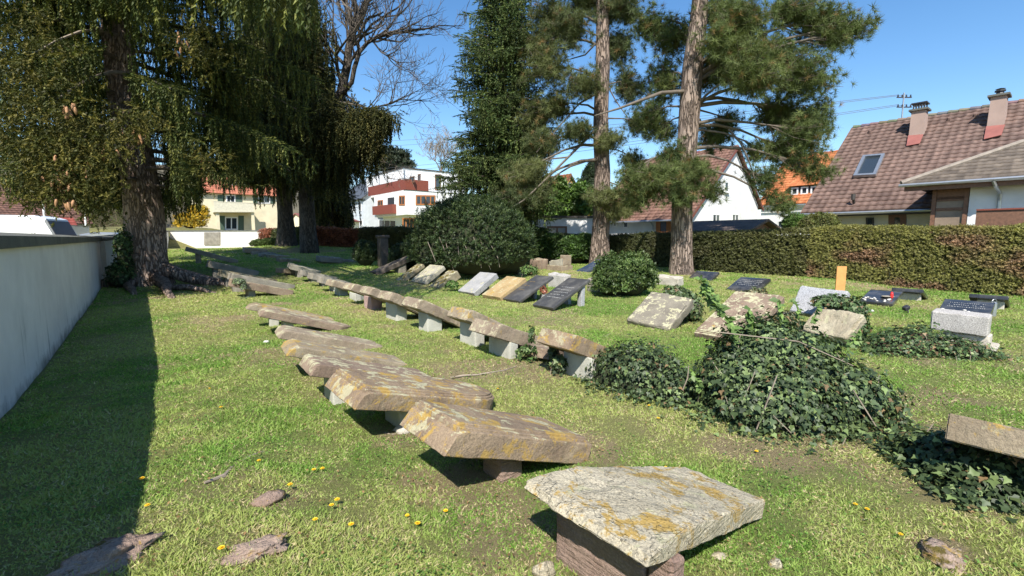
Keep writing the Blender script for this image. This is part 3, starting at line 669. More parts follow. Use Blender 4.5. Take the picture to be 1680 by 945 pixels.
c3 = onr(1618,209); c4 = onr(1648,205); chimney(h,c3,c4,at_plane(1622,160,c3,ND).z,.85,2)
for q in ([(1487,240),(1509,236),(1515,221),(1490,223)],[(1614,229),(1643,222),(1649,205),(1618,208)]):
    mb = MB(); c_ = [onr(*p_,.10) for p_ in q]; mb.box8(c_+[p_+RN*.03 for p_ in c_]); mb.build('flashing',M['flash'],h.root)
q = [onr(1400,291,.08),onr(1437,289,.08),onr(1449,255,.08),onr(1416,257.5,.08)]
window(h.root,q,RN,name='skylight',frame='zinc',fw=.14,depth=.14)
mb = MB(); p_ = onr(1401,333); mb.tube([p_,p_+RN*.3],.06,8); mb.tube([p_+RN*.3-Vector((0,0,.1)),p_+RN*.3+Vector((0,0,.18))],.09,8); mb.build('roof_vent',M['trim_dark'],h.root)
for px,py in ((1427,217),(1557,197),(1600,191)):
    mb = MB(); p_ = onr(px,py); mb.tube([p_-RN*.05,p_+RN*.14],[.14,.06],7,col=(.16,.10,.08)); mb.build('vent_tile',M['tile'],h.root)
q = [at_plane(x_,y_,h.O,ND) for x_,y_ in ((1421,372),(1434,372),(1434,357),(1421,357))]; window(h.root,q,-ND,frame='trim_dark',fw=.06)
q = [at_plane(x_,y_,h.O,ND) for x_,y_ in ((1458,380),(1487,380),(1487,348),(1458,349))]; window(h.root,q,-ND,name='door',frame='wood_brown',fw=.22)
# --- near wing with hip roof
A = at_y(1478,305,18.0); h = House('hip_roof_annexe',(A.x,A.y),'low annexe with a dark hipped roof, brown timber screen and white wall, at right')
h.O = Vector((A.x,A.y,0))+ND*.6-TD*.5; h.root.location = h.O; P = h.p; ze = A.z; sl = math.tan(R(31)); LW = 13.0
el = P(-.6,.5,ze+.05); er = P(-.6,-LW,ze+.05); Ly = 5.2/math.cos(R(31)); rr = P(4.6,-LW,ze+5.2*sl+.05); rl = P(4.6,.5,ze+5.2*sl+.05)
slf = 6.6
def clip(f): return (max(0,f*slf), 1e9)
roof_part('roof',h.root,el,er,rr,rl,tw=.22,tl=.27,c1=(.085,.066,.052),c2=(.175,.14,.11),wave=.018,step=.04,clip=clip,seed=12,sub=3)
hp = el+(er-el).normalized()*slf+ND*5.2+Vector((0,0,5.2*sl))
bk = P(9.8,.5,ze+.05)
mb = MB(); mb.add([el,hp,bk],[(0,1,2),]); mb.build('roof',M['slate'],h.root)
mb = MB(); mb.tube([el+Vector((0,0,.06)),hp+Vector((0,0,.08))],.085,8,col=(.26,.22,.18)); mb.build('hip_tiles',M['tile'],h.root)
mb = MB(); mb.tube([P(-.66,.55,ze),P(-.66,-LW,ze)],.065,8); g_ = mb.build('gutter',M['zinc'],h.root)
mb = MB(); mb.box(P(-.55,.4,ze-.22),-TD*LW,ND*.05,Vector((0,0,.2))); mb.build('fascia',M['wood_brown'],h.root)
def onq(px,py): return at_plane(px,py,h.O,ND)
zW = ze-.02
b1 = (onq(1590,330)-h.O).dot(TD)
mb = MB(); mb.box(P(0,-LW,-.4),TD*(LW+b1),ND*5,Vector((0,0,zW+.38))); mb.build('wall',M['house_white'],h.root)
b2 = (onq(1530,330)-h.O).dot(TD)
mb = MB(); 
for bb in (b2-.1,b1+.02): mb.box(P(-.02,bb,-.3),TD*.12,ND*.14,Vector((0,0,zW+.25)))
zz = [onq(1560,y_).z for y_ in (345,327)]
for z_ in (zz[0],zz[1]): mb.box(P(0,b1+.14,z_),TD*(b2-b1-.25),ND*.1,Vector((0,0,.1)))
mb.box(P(0,b1+.14,zW-.6),TD*(b2-b1-.25),ND*.08,Vector((0,0,.55)))
tb = mb.build('timber_screen',M['wood_brown'],h.root)
mb = MB(); mb.box(P(.05,b1+.14,-.3),TD*(b2-b1-.25),ND*.02,Vector((0,0,zW-.3))); mb.build('pane',M['screen_cloth'],tb)
b3 = (onq(1640,330)-h.O).dot(TD)
mb = MB(); mb.tube([P(-.66,b3+.15,ze-.05),P(-.6,b3+.1,ze-.2),P(-.12,b3,ze-.45),P(-.07,b3,ze-.7),P(-.07,b3,0)],.055,8); mb.build('downpipe',M['zinc'],h.root)
pw = at_y(1602,346,15.2); mb = MB(); rp = thing('balcony_panel',Vector((pw.x,pw.y,gz(pw.x,pw.y))),'brown panel parapet above the hedge in front of the annexe','panel')
mb.box(Vector((pw.x,pw.y,0)),-TD*4,ND*.08,Vector((0,0,pw.z))); mb.build('board',M['wood_brown'],rp)
mb = MB(); mb.box(Vector((pw.x,pw.y,pw.z+.003))-ND*.04,-TD*4,ND*.16,Vector((0,0,.05))); mb.build('rail',M['rust_panel'],rp)
fpz = at_y(1598,357,15.3)
# --- cream house
h = House('cream_house',(-34.8,52),'cream house with red tiled roof, long dormer and ground floor balcony seen between the spruces')
h.O = Vector((-34.6,51,0)); h.root.location = h.O
P = h.p; W_ = 9.5; D_ = 9; z0 = 1.0; zev = 6.85; zrd = 10.6
mb = MB(); mb.box(P(0,0,z0-1),ND*W_,TD*D_,Vector((0,0,zev-z0+1))); mb.build('wall',M['house_cream'],h.root)
mb = MB(); mb.add([P(0,.01,zev),P(0,D_-.01,zev),P(0,D_/2,zrd),P(W_,.01,zev),P(W_,D_-.01,zev),P(W_,D_/2,zrd)],[(0,1,2),(5,4,3),(0,2,5,3),(1,4,5,2)]); mb.build('gable',M['house_cream'],h.root)
kwc = dict(c1=(.36,.11,.06),c2=(.50,.19,.11),seed=15,tl=.36)
sl = (zrd-zev)/(D_/2)
roof_part('roof',h.root,P(-.3,-.4,zev-.4*sl+.05),P(W_+.3,-.4,zev-.4*sl+.05),P(W_+.3,D_/2,zrd+.05),P(-.3,D_/2,zrd+.05),**kwc)
roof_part('roof',h.root,P(W_+.3,D_+.4,zev-.4*sl+.05),P(-.3,D_+.4,zev-.4*sl+.05),P(-.3,D_/2,zrd+.05),P(W_+.3,D_/2,zrd+.05),**kwc)
def fr(px,py,off=0): return at_plane(px,py,h.O+TD*off,TD)
def fwin(x0,y0,x1,y1,off=0,**kw):
    q = [fr(x0,y1,off),fr(x1,y1,off),fr(x1,y0,off),fr(x0,y0,off)]; return window(h.root,q,-TD,**kw)
# dormer
d0 = fr(380,304,.9); d1 = fr(428,304,.9); dt = fr(380,288,.9)
mb = MB(); mb.box(Vector((d0.x,d0.y,d0.z))-ND*.1,ND*((d1-d0).length+.2),TD*2.5,Vector((0,0,dt.z-d0.z+.15))); mb.build('dormer',M['white_paint'],h.root)
sdl = MB(); roof_part('dormer_roof',h.root,fr(378,287,.6),fr(431,287,.6),fr(431,287,.6)+TD*3.2+Vector((0,0,1.2)),fr(378,287,.6)+TD*3.2+Vector((0,0,1.2)),**kwc)
for x0,x1,gl in ((382,396,'curtain'),(398,412,'curtain'),(414,425,'glass')): fwin(x0,290,x1,303,.88,frame='trim_dark',fw=.12,glass=gl)
for x0,x1 in ((371,386),(423,443)): fwin(x0,320,x1,334,mull=1,fw=.1)
for x0,x1 in ((357,368),(387,397),(415,422),(444,451)):
    q = [fr(x0,334),fr(x1,334),fr(x1,320),fr(x0,320)]; mb = MB(); mb.box8([q[0],q[1],q[1]-TD*.06,q[0]-TD*.06,q[3],q[2],q[2]-TD*.06,q[3]-TD*.06]); mb.build('shutter',M['green_shutter'],h.root)
fwin(369,356,390,377,mull=1,name='door',fw=.12)
for x0,x1 in ((359,369),(391,400)):
    q = [fr(x0,378),fr(x1,378),fr(x1,354),fr(x0,354)]; mb = MB(); mb.box8([q[0],q[1],q[1]-TD*.06,q[0]-TD*.06,q[3],q[2],q[2]-TD*.06,q[3]-TD*.06]); mb.build('shutter',M['green_shutter'],h.root)
q0 = fr(349,349); q1 = fr(413,349)
mb = MB(); mb.box(q0-TD*1.4,(q1-q0),TD*1.39,Vector((0,0,.18))); bal = mb.build('balcony',M['rail'],h.root)
mb = MB(); L0 = (q1-q0).length; nb = 44
for i in range(nb): mb.box(q0-TD*1.38+ND*(L0*i/nb)+Vector((0,0,.185)),ND*.09,TD*.03,Vector((0,0,.95)))
mb.box(q0-TD*1.4+Vector((0,0,1.14)),ND*L0,TD*.08,Vector((0,0,.07))); mb.build('railing',M['rail'],bal)
for px in (352,409): p_ = fr(px,349)-TD*1.2; mb = MB(); mb.box(Vector((p_.x,p_.y,z0-1)),ND*.3,TD*.3,Vector((0,0,p_.z-z0+.99))); mb.build('column',M['house_cream'],h.root)
mb = MB(); p_ = P(W_*.62,D_/2-.3,zrd-.3); mb.box(p_,ND*.6,TD*.5,Vector((0,0,1.3))); mb.build('chimney',M['flash'],h.root)
# garages behind
for (x0,x1,yr,ye,Y,lab,mt) in ((478,500,351,362,56,'small white gabled garage between the rear spruce trunks','house_cream'),(512,560,350,361,52,'low white garage with a red roof edge behind the red beech hedge','house_white')):
    A = at_y(x0,ye,Y); B = at_y(x1,ye,Y); T_ = at_y((x0+x1)/2-4,yr,Y); r_ = thing('garage',Vector((A.x,A.y,1)),lab,'garage'); mb = MB(); bk = Vector((0,6,0)); 
    v = [Vector((A.x,A.y,.4)),Vector((B.x,B.y,.4)),B,T_,A]; mb.add(v+[q_+bk for q_ in v],[(0,1,2,3,4),(9,8,7,6,5),(0,4,9,5),(1,6,7,2),(4,3,8,9),(3,2,7,8)]); mb.build('wall',M[mt],r_)
    mb = MB(); up_ = Vector((0,0,.12)); fw_ = Vector((0,-.2,0)); sd = Vector((.25,0,-.08)); lz = Vector((0,0,.01))
    for (u_,v_) in ((A-sd*1+Vector((0,0,-.16)),T_),(T_,B+sd)): mb.box8([u_+lz+fw_,v_+lz+fw_,v_+lz+bk,u_+lz+bk,u_+up_+fw_,v_+up_+fw_,v_+up_+bk,u_+up_+bk])
    mb.build('roof',M['flash'],r_)
    mb = MB(); 
# --- modern white building
O = at_y(667,372,56); h = House('modern_villa',(O.x,O.y),'modern white flat-roofed villa with rust red balcony parapets','building'); P = h.p
def fr(px,py): return at_plane(px,py,h.O,TD)
def sd(px,py): return at_plane(px,py,h.O,ND)
z1 = fr(668,312).z; zt = z1+2.95; LB = 9.6; zf = fr(668,352).z
mb = MB(); mb.box(P(0,0,zf),ND*11,TD*(LB),Vector((0,0,z1-zf))); mb.build('wall',M['house_white'],h.root)
mb = MB(); mb.box(P(1.2,1.2,0),ND*9.6,TD*(LB-1.2),Vector((0,0,zf-.003))); mb.build('wall',M['house_white'],h.root)
mb = MB(); mb.box(P(.9,2.4,z1+.004),ND*9,TD*12,Vector((0,0,zt-z1))); mb.build('wall',M['house_white'],h.root)
mb = MB(); mb.box(P(-.05,-.05,z1+.002),ND*11.1,TD*.5,Vector((0,0,.06))); mb.build('roof_edge',M['trim_dark'],h.root)
mb = MB(); mb.box(P(.8,2.3,zt+.006),ND*9.2,TD*12.2,Vector((0,0,.12))); mb.build('flat_roof',M['trim_dark'],h.root)
mb = MB(); mb.box(P(.9+.0,2.28,z1+.4),ND*.08,-TD*.07,Vector((0,0,zt-z1-.4))); mb.build('downpipe',M['zinc'],h.root)
# upper parapet
mb = MB(); hh = 1.25
mb.box(P(0,-.02,z1+.07),ND*3.1,TD*.06,Vector((0,0,hh))); mb.box(P(0,.05,z1+.07),ND*.06,TD*(LB+2),Vector((0,0,hh))); mb.build('balcony_parapet',M['rust_panel'],h.root)
q = [fr(682,336.5),fr(714,336.5),fr(714,320),fr(682,320)]; window(h.root,q,-TD,frame='wood_orange',mull=3,fw=.16)
q = [sd(655,337),sd(664.5,337),sd(664.5,320),sd(655,321)]; window(h.root,q,-ND,frame='wood_orange',mull=1,fw=.16)
q = [sd(620,339),sd(628.5,338),sd(628.5,328),sd(620,329)]; window(h.root,q,-ND,frame='wood_orange',mull=1,fw=.14)
q = [sd(636,337),sd(648,336),sd(648,323),sd(636,324)]; window(h.root,q,-ND,name='loggia',frame='house_white',glass='metal_dark',fw=.06)
mb = MB(); a_ = sd(617,353); b_ = sd(650,350.5); 
mb.box(Vector((a_.x,a_.y,a_.z))-ND*.5,(b_-a_)*1.0,ND*.08,Vector((0,0,1.15))); mb.box(b_-ND*.5-TD*.06,ND*.9,TD*.06,Vector((0,0,1.15))); mb.build('balcony_parapet',M['rust_panel'],h.root)
q = [at_plane(x_,y_,P(.9,2.4,0),TD) for x_,y_ in ((713.5,312),(723,312),(723,286),(713.5,286))]; window(h.root,q,-TD,frame='wood_brown',fw=.14)
for x0,x1,y0,y1 in ((653,658,294,299),(673,680,290,300),(686,690,286,298)):
    q = [at_plane(x_,y_,P(.9,0,0),ND) for x_,y_ in ((x0,y1),(x1,y1-.8),(x1,y0-.8),(x0,y0))]; window(h.root,q,-ND,frame='wood_brown',fw=.12)
q = [at_plane(x_,y_,P(1.2,1.2,0),TD) for x_,y_ in ((660,378),(683,378),(683,357.5),(660,357.5))]; window(h.root,q,-TD,frame='wood_orange',fw=.14,mull=3)
q = [at_plane(x_,y_,P(1.2,1.2,0),ND) for x_,y_ in ((622,376),(650,378),(650,358),(622,360))]; window(h.root,q,-ND,frame='white_paint',mull=2,fw=.12)
# --- pale blue house with slate roof
O = at_y(597,372,66); h = House('slate_roof_house',(O.x,O.y),'pale blue grey house with a dark slate roof behind the modern villa','house'); P = h.p
def fr(px,py): return at_plane(px,py,h.O,TD)
def sd(px,py): return at_plane(px,py,h.O,ND)
ze = fr(600,324).z; zr = ze+4.6
h.shell(13,13,ze,ze,6.5,zr,'house_blue',ov=.03)
mb = MB()
for (a0,a1,za0,za1) in ((-.4,6.5,ze-.3,zr+.02),(13.4,6.5,ze-.3,zr+.02)):
    u_ = [P(a0,-.3,za0),P(a1,-.3,za1),P(a1,13.3,za1),P(a0,13.3,za0)]; mb.box8(u_+[q_+Vector((0,0,.14)) for q_ in u_])
mb.build('roof',M['slate'],h.root)
for x0,y0,x1,y1 in ((579,333,583,348),(589,331,593,346),(590,361,595,370)):
    q = [sd(x0,y1),sd(x1,y1),sd(x1,y0),sd(x0,y0)]; window(h.root,q,-ND,frame='white_paint',fw=.1)
mb = MB(); a_ = at_y(622,293,64); mb.box(a_,ND*5,TD*.08,Vector((0,0,1.0))); mb.box(a_-Vector((0,0,2.6)),ND*.1,TD*.1,Vector((0,0,2.5))); mb.build('glass_balcony',M['glass_pale'],h.root)
# --- shed
A = at_y(1152,384,21.8); h = House('garden_shed',(A.x,A.y),'low dark felt-roofed garden shed just behind the hedge','shed')
B = at_y(1236,380,19.5)
ln = 2.7; v0 = Vector((A.x,A.y,0)); e = ND; zA = at_y(1152,379,21.8).z; zB = at_y(1195,362,20.5).z
mb = MB(); W_ = 3.2; 
v = [v0-TD*2,v0+e*W_-TD*2,v0+e*W_-TD*2+Vector((0,0,zA-.05)),v0+e*W_/2-TD*2+Vector((0,0,zB-.05)),v0-TD*2+Vector((0,0,zA-.05))]
mb.add(v+[q_+TD*3 for q_ in v],[(0,1,2,3,4),(9,8,7,6,5),(0,4,9,5),(1,6,7,2),(4,3,8,9),(3,2,7,8)]); mb.build('wall',M['wood_brown'],h.root)
mb = MB(); zz = Vector((0,0,1))
for a0,a1 in ((-.35,W_/2),(W_/2,W_+.35)):
    s_ = (zB-zA)/(W_/2); f0 = v0+e*a0-TD*2.3+zz*(zB-abs(a0-W_/2)*s_); f1 = v0+e*a1-TD*2.3+zz*(zB-abs(a1-W_/2)*s_)
    mb.box8([f0,f1,f1+TD*3.6,f0+TD*3.6,f0+zz*.1,f1+zz*.1,f1+TD*3.6+zz*.1,f0+TD*3.6+zz*.1])
mb.build('roof',M['shed'],h.root)
# --- houses far left, van, trailer, car, poles
A = at_y(-60,353,33); r_ = thing('red_roof_house',Vector((A.x,A.y,1)),'pale house with a red roof at the far left edge beyond the van','house')
zz = Vector((0,0,1)); e1 = Vector((.5,.86,0)); e2 = Vector((.86,-.5,0))
def gabled(r_,A,e1,e2,L_,W_,ze,zr,mw,mr,kw):
    v = [A-zz*(A.z-.4),A-zz*(A.z-.4)+e2*W_,A+e2*W_+zz*(ze-A.z),A+e2*W_/2+zz*(zr-A.z),A+zz*(ze-A.z)]
    mb = MB(); mb.add(v+[q_+e1*L_ for q_ in v],[(0,1,2,3,4),(9,8,7,6,5),(0,4,9,5),(1,6,7,2),(4,3,8,9),(3,2,7,8)]); mb.build('wall',M[mw],r_)
    for (u_,w2) in ((v[4]-e2*.5-zz*.35,v[3]),(v[2]+e2*.5-zz*.35,v[3])):
        roof_part('roof',r_,u_-e1*.4+zz*.1,u_+e1*(L_+.4)+zz*.1,w2+e1*(L_+.4)+zz*.1,w2-e1*.4+zz*.1,**kw)
p_ = at_y(-175,380,40); gabled(r_,Vector((p_.x,p_.y,.5)),Vector((.35,.94,0)),Vector((.94,-.35,0)),9,9.5,3.2,6.4,'house_white','tile',dict(c1=(.12,.06,.045),c2=(.24,.12,.08),seed=21))
p_ = at_y(-210,380,27); r_ = thing('low_red_roof_shed',Vector((p_.x,p_.y,.4)),'low building with a dark red roof directly behind the white van','outbuilding')
gabled(r_,Vector((p_.x,p_.y,.4)),Vector((.6,.8,0)),Vector((.8,-.6,0)),8,4,1.9,2.9,'house_white','tile',dict(c1=(.22,.04,.03),c2=(.32,.07,.05),seed=22))
# van: shaped body, only its upper part shows above the wall
def van():
    c = at_y(-10,380,17.5); base = Vector((c.x-3.1,c.y-.6,.05)); r_ = thing('white_van',base,'white delivery van with its rounded roof showing above the left wall','van')
    e = Vector((.93,.37,0)).normalized(); s_ = Vector((-e.y,e.x,0)); L_=5.2; W_=1.9; zt = at_y(30,353.5,17.5).z-.0
    prof = [(0,.35),(0,1.0),(.02,zt-.5),(.12,zt-.12),(.3,zt),(4.0,zt),(4.35,zt-.12),(4.75,1.25),(5.15,.95),(5.2,.35)]
    mb = MB(); k_ = len(prof); vs=[]
    for j,(sd_,ins) in enumerate(((0,.10),(.06,.0),(1.0-.06,.0),(1.0,.10))):
        for (a,z_) in prof:
            zz_ = z_-(ins*1.2 if z_>zt-.6 else 0); vs.append(base+e*a+s_*(W_*sd_)+Vector((0,0,zz_)))
    fs = []
    for j in range(3):
        for i in range(k_): i2=(i+1)%k_; fs.append((j*k_+i,(j+1)*k_+i,(j+1)*k_+i2,j*k_+i2))
    fs.append(tuple(range(k_))); fs.append(tuple(range(3*k_,4*k_))[::-1]); mb.add(vs,fs); mb.build('body',M['van_white'],r_)
    for a in (.95,4.2):
        for sd_ in (-.02,W_-.2):
            mb = MB(); p = base+e*a+s_*sd_+Vector((0,0,.33)); mb.tube([p,p+s_*.22],.33,16); wh = mb.build('wheel',M['trim_dark'],r_)
            mb = MB(); mb.tube([p-s_*.01,p+s_*.24],.18,12); mb.build('rim',M['zinc'],wh)
    mb = MB(); ws = [base+e*4.38+s_*.15+Vector((0,0,zt-.2)),base+e*4.38+s_*(W_-.15)+Vector((0,0,zt-.2)),base+e*4.74+s_*(W_-.12)+Vector((0,0,1.3)),base+e*4.74+s_*.12+Vector((0,0,1.3))]
    nn_=(ws[1]-ws[0]).cross(ws[3]-ws[0]).normalized(); nn_ = nn_ if nn_.dot(e)>0 else -nn_
    mb.box8([q_+nn_*.002 for q_ in ws]+[q_+nn_*.015 for q_ in ws]); mb.build('windscreen',M['metal_dark'],r_)
    for z_ in (zt-.42,zt-.62): mb = MB(); mb.box(base+e*.3-s_*.006+Vector((0,0,z_)),e*3.6,s_*.01,Vector((0,0,.012))); mb.build('side_trim',M['zinc'],r_)
    mb = MB(); mb.box(base+e*3.2-s_*.012+Vector((0,0,1.15)),e*.9,s_*.01,Vector((0,0,.5))); mb.build('side_window',M['glass'],r_)
van()
p_ = at_y(77,388,21); r_ = thing('box_trailer',Vector((p_.x,p_.y,.1)),'white box trailer parked right of the white van','trailer')
mb = MB(); zt = at_y(77,369.5,21).z; mb.box(Vector((p_.x,p_.y,.5)),Vector((.47,0,0)),Vector((-.5,2.2,0)),Vector((0,0,zt-.5))); mb.build('box',M['van_white'],r_,bevel=.02)
mb = MB(); mb.box(Vector((p_.x-.02,p_.y-.02,zt+.003)),Vector((.51,0,0)),Vector((-.5,2.24,0)),Vector((0,0,.03))); mb.build('roof_frame',M['zinc'],r_)
for dx in (0,.35): mb = MB(); q_ = Vector((p_.x+dx,p_.y+1.1,.3)); mb.tube([q_,q_+Vector((.12,0,0))],.25,12); mb.build('wheel',M['trim_dark'],r_)
def car():
    c = at_y(104,392,19.5); base = Vector((c.x,c.y,.1)); r_ = thing('parked_car',base,'grey hatchback with only its curved roof showing over the wall near the spruce','car')
    e = Vector((.98,.2,0)).normalized(); s_ = Vector((-e.y,e.x,0)); zt = at_y(125,380.5,19.5).z
    k0 = zt/1.46
    prof = [(-.9,.3),(-.95,.75),(-.7,.98),(.15,1.05),(.55,1.38),(1.1,1.46),(1.8,1.44),(2.6,1.1),(2.95,.95),(3.0,.3)]
    mb = MB(); vs=[]; k_=len(prof)
    for (sd_,ins) in ((0,.16),(.1,0),(1.6,0),(1.7,.16)):
        for (a,z_) in prof: vs.append(base+e*a+s_*sd_+Vector((0,0,(z_*k0-.1)-(ins*.5 if z_>1.2 else 0))))
    fs=[]
    for j in range(3):
        for i in range(k_): i2=(i+1)%k_; fs.append((j*k_+i,(j+1)*k_+i,(j+1)*k_+i2,j*k_+i2))
    fs.append(tuple(range(k_))); fs.append(tuple(range(3*k_,4*k_))[::-1]); mb.add(vs,fs); mb.build('body',M['car_grey'],r_,smooth=False)
    mb = MB(); mb.add([base+e*a-s_*.012+Vector((0,0,z_*k0-.1)) for a,z_ in ((.25,1.06),(.6,1.30),(1.75,1.32),(2.4,1.07))],[(0,3,2,1)]); mb.build('side_window',M['glass'],r_)
    for a in (-.3,2.3):
        mb = MB(); p = base+e*a-s_*.02+Vector((0,0,.2)); mb.tube([p,p+s_*.2],.31,14); mb.build('wheel',M['trim_dark'],r_)
car()
for px,y0,Y,lab in ((69.5,325,24,'taller thin white pole rising behind the van'),(139,350,27,'shorter thin white pole on the bank under the spruce boughs')):
    a = at_y(px,y0,Y); r_ = MB(); r_.tube([Vector((a.x,a.y,gz(a.x,a.y)-.1)),a],[.055,.045],10); r_.tube([a,a+Vector((0,0,.04))],.065,10)
    o = r_.build('pole',M['white_paint'],loc=Vector((a.x,a.y,gz(a.x,a.y)))); tag(o,lab,'pole')
# --- roof mast and wires
mp_ = at_y(1481,232,27.2); mt_ = at_y(1483.5,152,27.2)
r_ = thing('power_mast',Vector((mt_.x,mt_.y,gz(mt_.x,mt_.y))),'thin steel roof mast with insulators standing behind the long tiled roof','power mast')
mb = MB(); mb.tube([Vector((mt_.x,mt_.y,0)),mt_],[.06,.04],8); mb.build('mast',M['zinc'],r_)
wires = []
for yy in (160,176):
    a = at_y(1483.5,yy,27.2); mb = MB(); mb.box(a-Vector((.42,.03,.02)),Vector((.84,0,0)),Vector((0,.06,0)),Vector((0,0,.05)))
    for dx in (-.36,-.12,.12,.36): mb.tube([a+Vector((dx,0,.03)),a+Vector((dx,0,.16))],[.045,.03],7)
    mb.build('cross_arm',M['metal_dark'],r_)
    for dx in (-.36,.12): wires.append((a+Vector((dx,0,.15)),yy))
ends = [(250,168),(250,180),(250,226),(250,236)]
for (a,yy),(ex_,ey_),lab in zip(wires,ends,('topmost','second from top','third from top','lowest')):
    b_ = at_y(ex_,ey_+60,75); pts=[]
    for i in range(25):
        f = i/24; p = a.lerp(b_,f); p.z -= 3.2*4*f*(1-f)*.5; pts.append(p)
    mb = MB(); mb.tube(pts,.014,4,cap=False); o = mb.build('power_line',M['wire'],loc=a); tag(o,f'thin overhead wire, {lab} of the four running left from the roof mast','power line','overhead wires')
# ------------------------------------------------------------------ stones
def lat(L,r,step):
    n = max(2,int(round((L-2*r)/step))); return np.concatenate([[0,r*.45],np.linspace(r,L-r,n+1),[L-r*.45,L]])
def stone_box(L,W,T,r=.02,step=.04,amp=.006,chip=.012,seed=0,freq=5,shape=None,strata=0):
    """rounded, worn box x 0..L, y 0..W, z -T..0"""
    r = min(r,L*.3,W*.3,T*.3)
    xs,ys,zs = lat(L,r,step),lat(W,r,step),lat(T,r,max(step*.8,T/5))
    nx,ny,nz = len(xs),len(ys),len(zs); idx = {}; V=[]; F=[]
    def vid(i,j,k):
        key=(i,j,k)
        if key not in idx: idx[key]=len(V); V.append((xs[i],ys[j],-T+zs[k]))
        return idx[key]
    for i in range(nx-1):
        for j in range(ny-1):
            F.append((vid(i,j,nz-1),vid(i+1,j,nz-1),vid(i+1,j+1,nz-1),vid(i,j+1,nz-1))); F.append((vid(i,j,0),vid(i,j+1,0),vid(i+1,j+1,0),vid(i+1,j,0)))
    for i in range(nx-1):
        for k in range(nz-1):
            F.append((vid(i,0,k),vid(i+1,0,k),vid(i+1,0,k+1),vid(i,0,k+1))); F.append((vid(i,ny-1,k),vid(i,ny-1,k+1),vid(i+1,ny-1,k+1),vid(i+1,ny-1,k)))
    for j in range(ny-1):
        for k in range(nz-1):
            F.append((vid(0,j,k),vid(0,j,k+1),vid(0,j+1,k+1),vid(0,j+1,k))); F.append((vid(nx-1,j,k),vid(nx-1,j+1,k),vid(nx-1,j+1,k+1),vid(nx-1,j,k+1)))
    V = np.array(V); lo = np.array([r,r,-T+r]); hi = np.array([L-r,W-r,-r]); c = np.clip(V,lo,hi); q = V-c; ln = np.linalg.norm(q,axis=1,keepdims=True); ln[ln<1e-9]=1
    nrm = q/ln; V = c+nrm*r
    edge = (np.abs(q)>1e-6).sum(1)>=2
    out = []
    for i,p in enumerate(V):
        pv = Vector(p)+Vector((seed*7.3,seed*3.1,seed*1.7)); n_ = nrm[i]
        d = (noise.fractal(pv*freq,.8,2,5))*amp
        if edge[i]: d -= max(0,noise.fractal(pv*freq*1.7+Vector((9,9,9)),.7,2,4)+.1)*chip
        e = 0
        if strata and abs(n_[2])<.8: e = (noise.noise(Vector((p[0]*3+seed,p[1]*3,p[2]*38)))*.5+noise.noise(Vector((p[0]*9,p[1]*9,p[2]*70+seed)))*.35)*strata
        out.append(p+n_*(d+e))
    V = np.array(out)
    if shape: V = shape(V,L,W,T)
    return V,np.array(F)
def sh_round(x0=.7,pw=2):
    def f(V,L,W,T):
        u_ = np.clip((V[:,0]/L-x0)/(1-x0),0,1); s_ = np.sqrt(np.clip(1-u_**pw*.93,0.05,1)); V[:,1] = W/2+(V[:,1]-W/2)*s_; return V
    return f
def sh_cham(c=.10,dz=.07,out=.05):
    def f(V,L,W,T):
        u_ = np.clip(1-V[:,0]/c,0,1); top = np.clip((V[:,2]+T)/T,0,1); V[:,2] -= u_*dz*top; V[:,0] += np.clip(1-V[:,0]/.3,0,1)*out*(top-.5); return V
    return f
def sh_taper(k_,cut=0,cham=0,dz=0):
    def f(V,L,W,T):
        u_ = V[:,0]/L; V[:,1] = W/2+(V[:,1]-W/2)*(1-k_*u_)
        if cut: V[:,0] += cut*(V[:,1]/W)*u_*L*-1
        if cham: c_ = np.clip(1-V[:,0]/cham,0,1); top = np.clip((V[:,2]+T)/T,0,1); V[:,0] -= 0; V[:,2] -= c_*dz*top**1.5
        return V
    return f
def seq(*fs):
    def f(V,L,W,T):
        for g in fs: V = g(V,L,W,T)
        return V
    return f
SEED = [0]
SLABS = []
